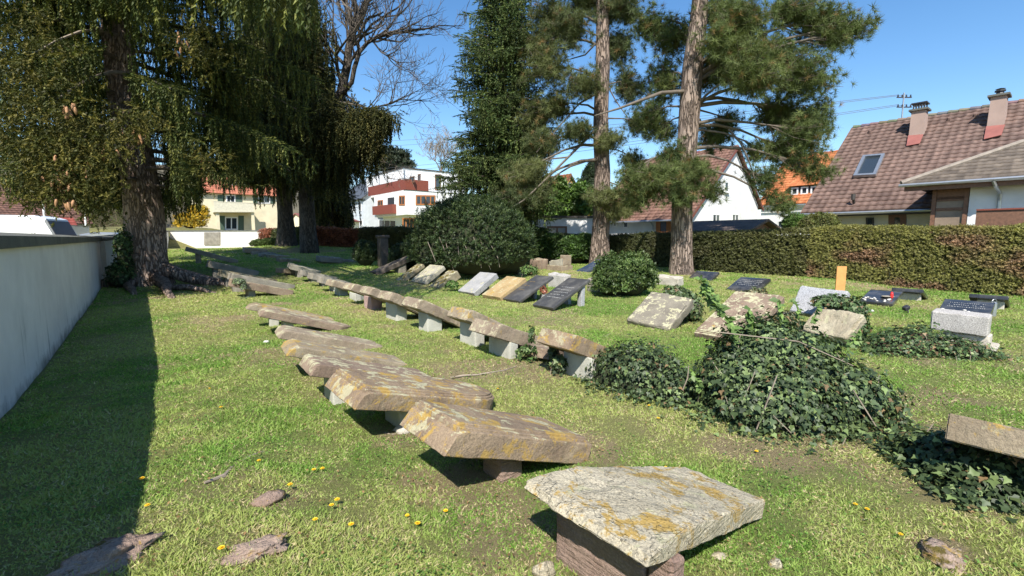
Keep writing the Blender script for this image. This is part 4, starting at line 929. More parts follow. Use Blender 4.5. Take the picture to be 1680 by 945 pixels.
def gravestone(label,px,py,W,L,zfar,T=.14,Y=None,z=None,rot=0,roll=0,mat='sand_brown',group=None,amp=.006,chip=.012,r=.008,step=None,shape=None,mould=False,
               supports=(),strata=0,name='gravestone',cat='gravestone',part='slab',freq=5,mshape=None):
    SEED[0]+=1; sd = SEED[0]
    C = at_y(px,py,Y) if Y else at_z(px,py,z)
    t_ = Matrix.Rotation(R(rot),3,'Z')@TD; n_ = Vector((t_.y,-t_.x,0))
    far = C+n_*L; g_ = gz(far.x,far.y); dzf = (zfar+g_) - C.z
    ex = (n_*L+Vector((0,0,dzf))); Ls = ex.length; ex.normalize(); ey = (t_+Vector((0,0,roll))); ey = (ey-ex*ey.dot(ex)).normalized(); ez = ex.cross(ey)
    gm = (C+far)*.5+t_*W*.5; root = thing(name,Vector((gm.x,gm.y,gz(gm.x,gm.y))),label,cat,group)
    dist = C.y
    step = step or max(.03,dist*.006)
    V,Fc = stone_box(Ls,W,T,r,step,amp,chip,sd,freq,shape,strata)
    Rm = np.array([ex,ey,ez]); Vw = V@Rm+np.array(C)
    if mould:   # raised moulded field on top
        V2,F2 = stone_box(Ls-.075,W-.075,.06,.005,step,amp*.6,chip*.4,sd+50,freq,mshape); V2[:,0]+=.060; V2[:,1]+=.062; V2[:,2]+=.030
        V3,F3 = stone_box(Ls-.05,W-.036,.04,.004,step,amp*.4,chip*.4,sd+60,freq,mshape); V3[:,0]+=.042; V3[:,1]+=.030; V3[:,2]+=.014
        V2 = V2@Rm+np.array(C); V3 = V3@Rm+np.array(C); b_ = len(Vw); Vw = np.concatenate([Vw,V2,V3]); Fc = np.concatenate([Fc,F2+b_,F3+b_+len(V2)])
    o = np_mesh(part,Vw,Fc,M[mat],parent=root,smooth='sharp')
    def under(p):      # z of the slab's underside above point p
        q = C-ez*T; return q.z-(ez.x*(p.x-q.x)+ez.y*(p.y-q.y))/ez.z
    for s in supports:
        # (n offset, t offset, n size, t size, material)  or ('px',x,y,tsize,nsize,mat)
        if s[0]=='px': c0 = at_g(s[1],s[2]); c0 = Vector((c0.x,c0.y,0)); ts,ns,sm = s[3],s[4],s[5]
        else: c0 = Vector((C.x,C.y,0))+n_*s[0]+t_*s[1]; ns,ts,sm = s[2],s[3],s[4]
        cc_ = c0+n_*ns*.5+t_*ts*.5; zt = under(cc_)+.0; zb = gz(cc_.x,cc_.y)-.12; H_ = max(.1,zt-zb)
        Vp,Fp = stone_box(H_,ts,ns,.012,max(.04,dist*.008),.004,.010,sd+100,6)
        # x->up, y->t, z(-ns..0) -> n
        Rp = np.array([(0,0,1),t_,n_]); P_ = Vp.copy(); P_[:,2]+=ns
        Wp = P_@Rp+np.array([c0.x,c0.y,zb])
        top = P_[:,0]>H_*.55
        for i in np.where(top)[0]:
            f = (P_[i,0]/H_-.55)/.45; Wp[i,2] += f*(under(Vector(Wp[i]))-zt+.006)
        np_mesh('support',Wp,Fp[:,::-1] if Vector(Rp[0]).cross(Vector(Rp[1])).dot(Vector(Rp[2]))<0 else Fp,M[sm],parent=root,smooth='sharp')
    SLABS.append((C,n_,t_,W,L,root,ex,ey,ez,Ls)); return root,(C,ex,ey,ez,Ls,W)
G1 = 'tilted gravestones in the left row'; G2 = 'gravestones on pillars in the middle row'; G3 = 'leaning gravestones in the row by the round yew'; G4 = 'dark polished memorial plates near the hedge'
# foreground slab, pixel (1058,905)
gravestone('largest pale yellow-lichened broken slab on a red rock support, nearest in the foreground',1076,884,.70,1.24,.13,T=.11,z=.50,mat='slab_pale',amp=.010,chip=.05,r=.012,step=.016,strata=.007,freq=5,
    shape=seq(sh_taper(.30,.0,.30,.06),sh_cham(.06,.02,.05)),supports=((.10,.12,.30,.50,'red_rock'),(.12,.0,.10,.11,'red_rock')))
gravestone('second nearest slab on the left, yellow lichened, with a moulded top and brown side',746,706,.56,1.16,.11,T=.15,z=.54,mat='sand_red_y',group=G1,mould=True,step=.02,chip=.012,amp=.004,shape=sh_cham(.05,.03,.05),supports=((.40,.10,.18,.20,"red_rock"),))
gravestone('round-footed slab with thick moulded edge and white lichen patches, third from the front',593,643,.70,1.36,.09,T=.135,z=.49,mat='sand_red_y',group=G1,mould=True,step=.022,chip=.010,amp=.004,mshape=sh_round(.72,2.2),shape=seq(sh_cham(.05,.025,.05),sh_round(.74,2.2)),supports=((.38,.2,.2,.3,'concrete'),))
gravestone('reddish slab with pale lichened top just behind the round-footed slab',517,597,.50,1.22,.07,T=.12,rot=-3,z=.46,mat='sand_red',group=G1,step=.03,shape=sh_cham(.04,.02,.03),supports=((.16,.06,.14,.34,'concrete'),))
gravestone('brown slab with a yellow lichened head, fifth from the front in the left row',477,567,.52,1.3,.02,T=.12,rot=-6,z=.45,mat='sand_brown_y',group=G1,step=.034,shape=sh_cham(.07,.05,.03),supports=((.3,.1,.16,.34,'concrete'),))
gravestone('low dark brown slab with a brown-grey top lying just behind the yellow-headed slab',463,541,.50,1.3,.01,T=.12,rot=-6,z=.44,mat='sand_brown',group=G1,step=.036,shape=sh_cham(.06,.035,.03),supports=((.35,.1,.16,.3,'concrete'),))
gravestone('long reddish slab with cracked dark top, front one of the touching pair on the left',430,508,.48,1.4,.0,T=.12,rot=-7,z=.46,mat='sand_red',group=G1,step=.04,shape=seq(sh_cham(.07,.04,.03),sh_round(.85,2)),supports=((.3,.12,.16,.3,'concrete'),))
gravestone('pale-headed brown slab, rear one of the touching pair in the left row',409,497,.34,1.4,.03,T=.12,rot=-7,z=.47,mat='sand_brown_y',group=G1,step=.045,shape=sh_cham(.1,.05),supports=((.3,.1,.16,.2,'concrete'),))
gravestone('pinkish-edged slab in the dappled shade beside the spruce roots, ivy trailing over its head',387,459,.62,1.45,.10,T=.20,Y=12.0,mat='sand_red',group=G1,rot=6,step=.06,supports=((.30,.10,.18,.3,'sand_grey'),))
gravestone('grey sandstone slab high on a mossy block behind the pinkish-edged slab by the spruce roots',382,449,.55,1.7,.12,T=.20,Y=13.2,mat='sand_grey',group=G1,rot=4,step=.07,supports=((.04,.05,.3,.42,'sand_grey'),))
gravestone('mossy topped slab just right of the spruce trunk, behind the grey slab on a block',364,443,.60,1.6,.15,T=.22,Y=14.4,mat='mossy',group=G1,rot=2,step=.07,supports=((.1,.1,.2,.35,'sand_grey'),))
gravestone('dark shaded slab with a thin sunlit head edge in the shade of the big spruce',344,428,.75,1.6,.15,T=.24,Y=16.8,mat='sand_grey',group=G1,step=.08,supports=((.1,.12,.25,.4,'sand_grey'),))
gravestone('farthest slab of the left row, long and thin, raised against the pale rear wall',305,405,.70,1.9,.10,T=.18,Y=19.6,mat='sand_grey',group=G1,rot=-6,step=.09,supports=((.3,.15,.2,.35,'sand_grey'),))
# middle row, on pillars
gravestone('nearest pillar-mounted slab of the middle row, ivy growing round its pale plastered pillar',945,548,.55,1.05,.10,T=.19,Y=4.86,mat='sand_red_y',group=G2,step=.024,shape=sh_cham(.05,.01,.02),chip=.03,supports=(('px',970,626,.44,.16,'concrete'),))
gravestone('second slab of the middle row from the front, thick brown head on a narrow pillar',819,530,.58,1.2,.04,T=.19,Y=5.72,mat='sand_brown',group=G2,step=.028,shape=sh_cham(.05,.01),chip=.03,supports=(('px',837,590,.48,.14,'concrete'),))
gravestone('orange-lichened slab third from the front of the middle row',772,506,.52,1.1,.04,T=.19,Y=6.42,mat='sand_brown_y',group=G2,step=.03,r=.02,chip=.03,shape=sh_cham(.07,.03,.02),supports=(('px',780,569,.42,.17,'concrete'),))
gravestone('wide brown slab on the thickest pale pillar of the middle row',690,489,.56,1.15,.04,T=.19,Y=7.48,mat='sand_brown',group=G2,step=.035,r=.02,chip=.03,shape=sh_cham(.07,.03,.02),supports=(('px',702,544,.34,.28,'concrete'),))
gravestone('brown slab on the pillar just right of the pink one in the middle row',644,478,.55,1.15,.04,T=.19,Y=8.42,mat='sand_brown',group=G2,step=.04,r=.02,chip=.03,shape=sh_cham(.07,.03,.02),supports=(('px',651,527,.5,.22,'concrete'),))
gravestone('slab resting on the pink stone pillar in the middle row',611,470,.56,1.15,.04,T=.19,Y=9.45,mat='sand_brown',group=G2,step=.045,r=.02,chip=.03,shape=sh_cham(.07,.03,.02),supports=(('px',609,509,.42,.26,'pink_stone'),))
gravestone('rounded-headed slab left of the one with the pink pillar',581,464,.56,1.15,.04,T=.19,Y=10.6,mat='sand_brown',group=G2,step=.05,shape=sh_cham(.1,.03),supports=(('px',583,494,.42,.24,'concrete'),))
gravestone('last sunlit slab of the middle row at the edge of the spruce shade',547,459,.56,1.2,.10,T=.19,Y=12.2,mat='sand_brown',group=G2,step=.06,r=.02,chip=.03,shape=sh_cham(.07,.03,.02),supports=(('px',557,485,.42,.24,'concrete'),))
gravestone('first shaded slab of the middle row, just beyond the last sunlit one',531,455,.55,1.2,.10,T=.19,Y=13.4,mat='sand_grey',group=G2,step=.07,supports=((.3,.1,.2,.4,'concrete'),))
gravestone('shaded grey slab of the middle row, two before the tilted arch-headed one',514,449,.58,1.2,.10,T=.19,Y=14.7,mat='sand_grey',group=G2,step=.07,supports=((.3,.1,.2,.4,'sand_grey'),))
gravestone('grey slab touching the arch-headed stone at the far end of the middle row',497,443,.56,1.2,.12,T=.19,Y=16.0,mat='sand_grey',group=G2,step=.08,supports=((.3,.1,.2,.4,'sand_grey'),))
gravestone('arch-headed slab with a thin lit yellow edge near the far end of the middle row',479,434,.62,1.1,.15,T=.19,Y=17.0,mat='mossy_pale',group=G2,roll=.12,step=.08,shape=sh_round(.6,2.2),supports=((.2,.1,.2,.35,'sand_grey'),))
gravestone('farthest brown slab of the middle row, lit head propped low beside the shaded lawn',468,440,.62,1.1,.12,T=.19,Y=17.4,rot=20,mat='sand_brown',group=G2,step=.08,supports=((.25,.1,.2,.35,'sand_grey'),))
r_x,_ = gravestone('half-hidden low brown slab leaning between the two nearest pillars, ivy in front of it',908,575,.42,.55,.08,T=.13,Y=5.62,rot=14,mat='sand_red',group=G2,step=.03)
# row by the yew
def inscribe(fr,mat,lines,u0,u1,v0,v1,name='inscription',parent=None,h=.02):
    C,ex,ey,ez,Ls,W = fr; mb = MB(); rg = random.Random(3)
    for i in range(lines):
        u_ = u0+(u1-u0)*(i+.5)/lines; v_ = v0+rg.random()*.06
        while v_ < v1-.02:
            w_ = rg.uniform(.010,.030)
            o = C+ex*(Ls*u_+rg.uniform(-.003,.003))+ey*(W*v_)+ez*.0035
            mb.box(o,ex*h*rg.uniform(.5,1),ey*w_*.5,ez*.002); mb.box(o+ex*h*.5+ey*w_*.6,ex*h*.3,ey*w_*.3,ez*.002)
            v_ += (w_+.014)/W
            if rg.random()<.12: v_ += .05
    return mb.build(name,M[mat],parent)
root,fr_ = gravestone('nearest of the two big black slabs beside the yew, propped on a slim grey post',907,505,.68,1.20,.63,T=.07,z=.07,mat='black_matte',group=G3,r=.006,chip=.001,amp=.0006,supports=((.96,.03,.12,.14,'granite'),(.94,.45,.12,.14,'granite')))
inscribe(fr_,'ink',5,.25,.7,.15,.85,parent=root)
root,fr_ = gravestone('second big black slab beside the yew, with traces of gold lettering along its face',852,494,.66,1.14,.61,T=.07,z=.07,mat='black_matte',group=G3,r=.006,chip=.001,amp=.0006,supports=((.88,.1,.12,.14,'granite'),(.88,.45,.12,.14,'granite')))
inscribe(fr_,'gold_ink',3,.3,.8,.5,.85,parent=root)
gravestone('ochre yellow rough sandstone slab between the black slab and the grey one',820,488,.80,.86,.55,T=.17,z=.10,mat='ochre',group=G3,step=.05,supports=((.5,.2,.2,.4,'sand_grey'),))
gravestone('light grey stone slab with darker veins, left of the ochre slab',777,481,.82,.80,.58,T=.16,z=.08,mat='grey_slab',group=G3,step=.05,supports=((.5,.2,.2,.4,'sand_grey'),))
gravestone('golden-mossed slab with a thick pale side, immediately left of the light grey slab',717,472,.55,.76,.52,T=.26,Y=14.3,mat='mossy',group=G3,step=.06)
gravestone('widest lichened slab with a pale stepped top under the yew branches',695,464,.95,.80,.60,T=.14,Y=15.4,mat='mossy_pale',group=G3,mould=True,step=.06,supports=((.5,.3,.3,.4,'sand_grey'),))
gravestone('narrow golden-mossed slab partly in shade, leftmost of the group at the yew foot',657,461,.50,.95,.60,T=.14,Y=16.6,mat='mossy',group=G3,step=.07,supports=((.55,.1,.3,.3,'sand_grey'),))
gravestone('dark slab leaning alone on a wedge-shaped block before the upright square post',616,447,.62,1.7,.72,T=.18,Y=18.6,mat='sand_dark_shade',step=.08,supports=((1.05,.05,.35,.4,'sand_grey'),))
# square post
p = at_g(629,438); mb_root = thing('stone_post',Vector((p.x,p.y,gz(p.x,p.y))),'upright square stone post with a moulded top, shade painted into its dark stone','stone post')
Vp,Fp = stone_box(1.5,.40,.38,.015,.09,.005,.012,71,5); Vp[:,2]+=.19; Vp[:,1]-=.2
o = np_mesh('shaft',Vp@np.array([(0,0,1),TD,ND])+np.array([p.x,p.y,p.z-.15]),Fp,M['sand_dark_shade'],parent=mb_root,smooth=True)
Vp,Fp = stone_box(.12,.50,.48,.02,.09,.005,.012,72,5); Vp[:,2]+=.24; Vp[:,1]-=.25
np_mesh('cap_stone',Vp@np.array([(0,0,1),TD,ND])+np.array([p.x,p.y,p.z+1.345]),Fp,M['sand_dark_shade'],parent=mb_root,smooth=True)
# right part of the cemetery
gravestone('lichen-speckled tilted stone leaning left with ivy behind it, right of the leafy bush',1096,540,.85,.78,.52,T=.20,z=.06,mat='lichen_rock',roll=.10,step=.04,amp=.015,chip=.04,r=.03,supports=())
gravestone('broad red sandstone slab with a moulded foot edge, behind the drooping ivy shoot',1222,560,.80,1.35,.64,T=.11,z=.09,mat='sand_red',mould=True,step=.04,supports=((1.0,.2,.2,.3,'red_rock'),))
gravestone('rough broken grey granite slab standing tilted below the orange plank',1372,522,.78,.30,.72,T=.14,z=.28,mat='granite',rot=-12,roll=.05,step=.03,amp=.012,chip=.05,r=.015,supports=())
p = at_g(1303,529); Vp,Fp = stone_box(.25,.25,.22,.02,.05,.008,.02,74,5)
o = np_mesh('granite_offcut',Vp@np.array([ND,TD,(0,0,1)])+np.array([p.x,p.y,.17]),Fp,M['granite'],loc=Vector((p.x,p.y,0)),smooth=True); tag(o,'small grey granite offcut at the left foot of the broken granite slab','stone block')
gravestone('rough honey-coloured broken stone with ivy draped over its top, below the granite slab',1386,556,.72,.42,.50,T=.17,z=.16,mat='rough_pale',rot=-18,step=.025,amp=.035,chip=.06,r=.04,freq=2.5,supports=())
p = at_y(1378,478,11.6); g_ = gz(p.x,p.y); mb = MB(); zt = at_y(1378,437,11.6).z
mb.box(Vector((p.x-.115,p.y,g_-.2)),Vector((.23,-.02,0)),Vector((.003,.035,0)),Vector((0,0,zt-g_+.2))); o = mb.build('grave_marker_board',M['plank'],loc=Vector((p.x,p.y,g_)),bevel=.004); tag(o,'plain orange-yellow wooden board standing upright behind the broken granite','board')
def plate(label,px,py,W,L,zf,kw): 
    return gravestone(label,px,py,W,L,zf,T=.09,mat='black_granite',group=G4,r=.008,chip=.001,amp=.0004,step=.15,**kw)
root,fr_ = plate('black memorial plate with white inscription lines in front of the hedge near the pine',1240,479,.86,.95,.34,dict(z=.10,supports=((.6,.2,.25,.5,'sand_grey'),)))
inscribe(fr_,'ink',4,.35,.85,.12,.88,parent=root,h=.024)
plate('low grey-black plate directly right of the second pine trunk foot',1160,466,.85,.8,.25,dict(Y=15.2,supports=((.5,.2,.2,.4,'sand_grey'),)))
plate('small dark blue-black plate with two white pebbles, behind the leafy bush',961,449.5,.80,1.5,.45,dict(Y=18.3,rot=-4,supports=((.9,.2,.2,.4,'sand_grey'),)))
root1,fr1 = plate('black plate strewn with white pebbles and a red lantern, right of the orange board',1464,498,.64,.95,.30,dict(Y=10.5,supports=((.45,.12,.2,.35,'granite'),)))
plate('black plate seen from its raised end, right behind the pebble-strewn plate',1515,475,.62,.75,.05,dict(Y=11.4,supports=((.12,.06,.12,.44,'pale_stone'),)))
root3,fr3 = plate('black plate with inscription directly behind the thick granite block',1624,518,.75,.72,.30,dict(Y=8.75,supports=((.4,.12,.2,.4,'granite'),)))
inscribe(fr3,'ink',3,.35,.8,.12,.88,parent=root3,h=.022)
plate('black plate raised towards the viewer at the far right, nearest the right frame edge',1655,486,.62,.72,.05,dict(Y=10.0,supports=((.12,.06,.12,.44,'pale_stone'),)))
def blob(p,rx,ry,rz,mat,name,label,cat,group=None,amp=.25,seed=1,sub=3,sink=.3,rotz=0):
    bm = bmesh.new(); bmesh.ops.create_icosphere(bm,subdivisions=sub,radius=1)
    for v in bm.verts:
        n_ = v.co.normalized(); d = 1+noise.fractal(n_*1.6+Vector((seed*3.3,seed,0)),.8,2,5)*amp; v.co = Matrix.Rotation(rotz,3,'Z')@Vector((n_.x*rx*d,n_.y*ry*d,n_.z*rz*d))
    for f in bm.faces: f.smooth = True
    me = bpy.data.meshes.new(name); bm.to_mesh(me); bm.free(); me.materials.append(M[mat])
    o = link_mesh(name,me,None,Vector((p.x,p.y,p.z+rz*(1-2*sink)*.5))); tag(o,label,cat,group); return o
C_,ex_,ey_,ez_,Ls_,W_s = fr1
rg = random.Random(5)
for i in range(18):
    u_ = rg.uniform(.06,.30); v_ = rg.uniform(.06,.94); q = C_+ex_*Ls_*u_+ey_*W_s*v_+ez_*.012
    blob(q,.035,.03,.016,'pebble','pebble','small white pebble lying on the black plate with the red lantern','pebble','pebbles on the pebble-strewn plate',sub=1,sink=.5,seed=i)
q = C_+ex_*Ls_*.45+ey_*W_s*.30+ez_*.02; blob(q,.15,.11,.02,'sand_grey','flat_pebble','flat grey-green stone lying on the pebble-strewn plate beside the red lantern','stone',sub=2,sink=.4,seed=4)
q = C_+ex_*Ls_*.42+ey_*W_s*.16; mb = MB(); mb.tube([q,q+Vector((0,0,.03)),q+Vector((0,0,.10)),q+Vector((0,0,.115))],[.028,.034,.03,.02],12)
r_ = thing('grave_lantern',q,'small red grave lantern on the pebble-strewn black plate','lantern'); mb.build('glass_cup',M['red_obj'],r_); mb = MB(); mb.tube([q+Vector((0,0,.116)),q+Vector((0,0,.13)),q+Vector((0,0,.145))],[.026,.024,.01],12); mb.build('lid',M['red_obj'],r_)
C_,ex_,ey_,ez_,Ls_,W_s = fr3
for i in range(7):
    q = C_+ex_*Ls_*rg.uniform(.05,.2)+ey_*W_s*rg.uniform(.3,.95)+ez_*.012; blob(q,.04,.035,.018,'pebble','pebble','small white pebble on the inscribed black plate behind the granite block','pebble','pebbles on the plate behind the granite block',sub=1,sink=.5,seed=i+30)
def at_px(px,py): return at_g(px,py)
p = at_g(1631,512); p = at_y(1630,507,9.3); p.z = gz(p.x,p.y)+.0
r_ = thing('grave_lantern',p,'silver grave lantern with a round handle at the far corner of the inscribed plate','lantern')
p2 = at_y(1630,507,9.3); mb = MB(); z_ = p2.z; mb.tube([p,Vector((p.x,p.y,z_)),Vector((p.x,p.y,z_+.12))],[.05,.05,.045],12); mb.build('body',M['zinc'],r_)
mb = MB(); mb.tube([Vector((p.x,p.y,z_+.121)),Vector((p.x,p.y,z_+.15))],[.055,.02],12); mb.build('lid',M['zinc'],r_)
mb = MB(); mb.tube([Vector((p.x+.05*math.cos(a),p.y,z_+.15+.05*math.sin(a))) for a in np.linspace(0,math.pi,9)],.006,5); mb.build('handle',M['zinc'],r_)
p = at_g(1491,513); r_ = thing('solar_light',p,'small black solar spotlight on the grass right of the pebble-strewn plate','garden light')
mb = MB(); mb.box(p+Vector((-.06,0,.02)),(.11,.02,.05),(-.02,.09,.02),(-.02,-.01,.08)); mb.build('head',M['metal_dark'],r_,bevel=.01); mb = MB(); mb.tube([p-Vector((0,0,.05)),p+Vector((0,.03,.06))],.012,6); mb.build('stake',M['metal_dark'],r_)
p = at_g(1429,511); blob(p,.06,.05,.04,'pebble','pebble','single white pebble in the grass before the pebble-strewn plate','pebble',sub=2,sink=.3,seed=8)
# granite block on base
p = at_g(1634,577); r_ = thing('granite_memorial',p,'thick speckled granite block fallen on its pale stepped base at the right','gravestone')
def sbox(o,ex,ey,L,W,H,mat,name,parent,rr=.015,amp=.006,chip=.015,sd=5,step=.05,tilt=(0,0)):
    V,Fc = stone_box(L,W,H,rr,step,amp,chip,sd,5); V[:,2]+=H; V[:,2]+=V[:,0]*tilt[0]+V[:,1]*tilt[1]
    return np_mesh(name,V@np.array([ex,ey,(0,0,1)])+np.array(o),Fc,M[mat],parent=parent,smooth='sharp')
o0 = Vector((p.x,p.y,p.z-.06))
sbox(o0,ND,TD,.55,.62,.10,'pale_stone','plinth',r_,sd=81)
sbox(o0+ND*.08+TD*.08+Vector((0,0,.10)),ND,TD,.34,.5,.15,'pale_stone','base',r_,sd=82)
sbox(o0+ND*.02+TD*.10+Vector((0,0,.25)),ND,TD,.34,.62,.28,'granite_brown','block',r_,sd=83,chip=.03,tilt=(.05,.03))
# right edge slab
gravestone('thick sandstone slab jutting in at the right edge above the ivy',1556,676,.75,1.1,.16,T=.165,Y=2.72,rot=0,mat='sand_red_y',step=.025,chip=.03,supports=((.25,.2,.18,.35,'sand_red'),)) if False else None
Cx = at_y(1556,678,2.78)-TD*.80
def px_of(P):
    d = P-Vector((0,0,EYE)); y_ = d.y*_cp-d.z*_sp; z_ = d.z*_cp+d.y*_sp; return CX+F_PX*d.x/y_, CY-F_PX*z_/y_
pxx,pyy = px_of(Cx); gravestone('thick sandstone slab jutting in at the right edge above the ivy',pxx,pyy,.80,1.0,.20,T=.165,Y=Cx.y,mat='sand_brown_y',step=.022,chip=.03,supports=((.25,.2,.18,.35,'sand_red'),))
# odd stones near the hedge
for (px,py,W,L,H,mat,lab,rot) in ((886,443,.7,.5,.42,'sand_red','small dark red broken stone between the yew and the stone trough',0),(1112,470,.85,.35,.25,'pale_stone','pale low stone block behind the lichen-speckled stone',0),
      (926,474,.75,.3,.40,'granite_brown','brown-grey stone block right behind the second black slab',0),(984,480,.5,.45,.36,'sand_grey','weathered grey stone block between the nearest black slab and the leafy bush',0)):
    p = at_g(px,py); r_ = thing('stone_block',p,lab,'stone block'); sbox(p-Vector((0,0,.08)),ND,TD,L,W,H+.08,mat,'block',r_,rr=.03,amp=.02,chip=.05,sd=90+int(px)%9,step=.06,tilt=(.1,.05))
p = at_g(921,445); r_ = thing('stone_trough',p,'broken box-shaped stone trough with a slanting rim under the shrubs','stone trough')
sbox(p-Vector((0,0,.08)),ND,TD,.7,.9,.30,'sand_brown','base',r_,sd=96,step=.08)
q = p+ND*.05+TD*.05+Vector((0,0,.225)); sbox(q,ND,TD,.10,.75,.30,'mossy_pale','side',r_,sd=97,step=.08,tilt=(0,-.2)); sbox(q+ND*.1,ND,TD,.5,.1,.42,'sand_brown','side',r_,sd=98,step=.08); sbox(q+ND*.1+TD*.66,ND,TD,.5,.1,.2,'mossy_pale','side',r_,sd=99,step=.08); sbox(q+ND*.58+TD*.1,ND,TD,.1,.56,.42,'sand_brown','side',r_,sd=95,step=.08)
p = at_g(860,450); blob(p,.42,.30,.28,'lichen_rock','boulder','rounded pale lichened boulder with a sprig of ivy behind the ochre slab','boulder',amp=.3,seed=3,sub=4,sink=.25)
# half buried stones
for (px,py,rx,ry,rz,mat,lab,rz_) in ((172,915,.15,.09,.04,'buried','pinkish half-buried stone with orange moss at the wall shadow edge, bottom left',.9),(440,820,.09,.055,.025,'buried','grey pink half-buried stone, upper of the pair in the lawn left of the pale slab',.8),
      (425,900,.13,.06,.025,'buried','reddish half-buried stone, lower of the pair in the lawn left of the pale slab',.6),(1545,912,.11,.09,.03,'buried','low pinkish half-buried stone at the bottom right',.8),
      (662,708,.075,.05,.06,'pale_stone','pale loose stone beneath the third slab of the left row',.3),(893,940,.06,.04,.05,'slab_pale','small grey-green stone chip left of the red rock support',.5),(1272,930,.035,.03,.03,'slab_pale','small stone chip at the right foot of the pale foreground slab',.2),
      (437,562,.05,.035,.03,'pebble','white pebble beside the head of the yellow-headed slab',.2),(1180,915,.04,.03,.02,'slab_pale','flat stone chip in the shade under the pale foreground slab',.2)):
    p = at_g(px,py); blob(p,rx,ry,rz,mat,'half_buried_stone' if rx>.1 else 'loose_stone',lab,'stone',seed=int(px)%17,sub=4 if rx>.1 else 2,sink=.55 if rx>.1 else .3,rotz=rz_,amp=.55 if rx>.1 else .25)
for (px,py,W,L,lab) in ((402,412,.8,1.1,'dark sunken slab nearest the pale wall among the spruce roots'),(414,418,.8,1.2,'dark sunken slab below the first one near the rear spruce'),(428,422,.7,1.2,'dark sunken slab in the middle of the shaded line before the rear spruce'),(441,424,.7,1.1,'dark sunken slab right before the low pale one in the rear shade'),
      (458,430,.7,1.0,'low pale-topped slab in the rear shade left of the forked trunk foot'),(526,427,.8,1.1,'low dark slab in the lawn right of the forked trunk'),(556,431,.5,.9,'farthest right low dark stone in the shaded lawn')):
    p = at_g(px,py); r_ = thing('sunken_slab',p,lab,'gravestone','sunken slabs in the rear shade'); sbox(p-Vector((0,0,.1)),ND,TD,L,W,.28,'sand_grey' if 'pale' not in lab else 'sand_brown','slab',r_,rr=.04,amp=.02,chip=.05,sd=int(px)%13,step=.09,tilt=(-.1,.05))
# ------------------------------------------------------------------ dandelions
def dandelion(p,h,label,group,s=1.0):
    r_ = thing('dandelion',p,label,'flower',group); mb = MB(); mb.tube([p-Vector((0,0,.01)),p+Vector((.004,0,h))],.0022*s,5); mb.build('stem',M['stem_green'],r_)
    mb = MB(); c = p+Vector((.004,0,h)); n_ = 16
    for ring,(rr,zz) in enumerate(((.017,.004),(.011,.009),(.005,.011))):
        for i in range(n_):
            a = 2*math.pi*(i+ring*.5)/n_; d = Vector((math.cos(a),math.sin(a),0)); q = Vector((-d.y,d.x,0)); rr_ = rr*s
            mb.add([c+q*.001,c+d*rr_+q*.0028*s+Vector((0,0,zz*s)),c+d*rr_*1.12+Vector((0,0,zz*s*.9)),c+d*rr_-q*.0028*s+Vector((0,0,zz*s))],[(0,1,2,3)])
    mb.build('flower_head',M['petal'],r_)
for px,py in ((667,849),(730,841),(684,862),(816,638),(1064,666),(1091,769),(1079,687),(1402,830),(1421,838),(1476,880),(343,638),(232,788),(241,833),(362,669),(424,758),(514,773),(528,771),(475,798),(552,823),(543,832),(516,856),(575,864),(362,904),(1240,742),(1000,640)):
    p = at_g(px,py+3); dandelion(p,.022,'small yellow dandelion flower open in the short grass','dandelions in the lawn',.62+.2*random.random())
for px,py,lab in ((1522,770,'tall dandelion on a thin stem, left one by the ivy at the right'),(1564,784,'dandelion against the ivy leaves below the right edge slab')):
    p = at_y(px,py,3.0); g_ = gz(p.x,p.y); dandelion(Vector((p.x,p.y,g_)),p.z-g_,lab,'dandelions by the right ivy',1.0)
# ------------------------------------------------------------------ vegetation
def tmpl_sprig(n=9,wd=.05,rad=.15,up=.30,axis=True):
    tv=[];tf=[]
    for i in range(n):
        a = i*2.399; h0 = i/n*.85; b_ = len(tv); c,s = math.cos(a),math.sin(a)
        tv += [(-s*wd,c*wd,h0),(s*wd,-c*wd,h0+.05),(c*rad,s*rad,h0+up)]; tf.append((b_,b_+1,b_+2))
    if axis: b_=len(tv); tv += [(-.02,0,0),(.02,0,0),(0,0,1)]; tf.append((b_,b_+1,b_+2))
    return np.array(tv),np.array(tf)
SPR = tmpl_sprig(10,.065,.19,.24)
BUSHY = tmpl_sprig(9,.10,.42,.30,False)
def tmpl_tuft(n=20,wd=.040):
    tv=[];tf=[]
    for i in range(n):
        z_ = 1-1.55*(i+.5)/n; rr = math.sqrt(max(0,1-z_*z_)); a = i*2.399; d = Vector((rr*math.cos(a),rr*math.sin(a),z_)); q = d.orthogonal().normalized()*wd
        L_ = .8+.35*((i*37)%10)/10; b_ = len(tv); tv += [tuple(q),tuple(-q),tuple(d*L_)]; tf.append((b_,b_+1,b_+2))
    return np.array(tv),np.array(tf)
TUFT = tmpl_tuft()
LEAF = (np.array([(0,0,0),(.34,.40,.06),(0,1,-.03),(-.34,.40,.06)]),np.array([(0,1,2),(0,2,3)]))
IVYL = (np.array([(0,0,0),(.30,-.10,.02),(.52,.22,.03),(.24,.42,.05),(0,1,-.08),(-.24,.42,.05),(-.52,.22,.03),(-.30,-.10,.02)]),np.array([(0,1,2),(0,2,3),(0,3,4),(0,4,5),(0,5,6),(0,6,7)]))
def frames2(Nr,Tp):
    Nr = Nr/np.linalg.norm(Nr,axis=1,keepdims=True); Tp = Tp-Nr*(Tp*Nr).sum(1,keepdims=True); l_ = np.linalg.norm(Tp,axis=1,keepdims=True); l_[l_<1e-6]=1; Tp = Tp/l_
    return np.stack([np.cross(Tp,Nr),Tp,Nr],axis=2)
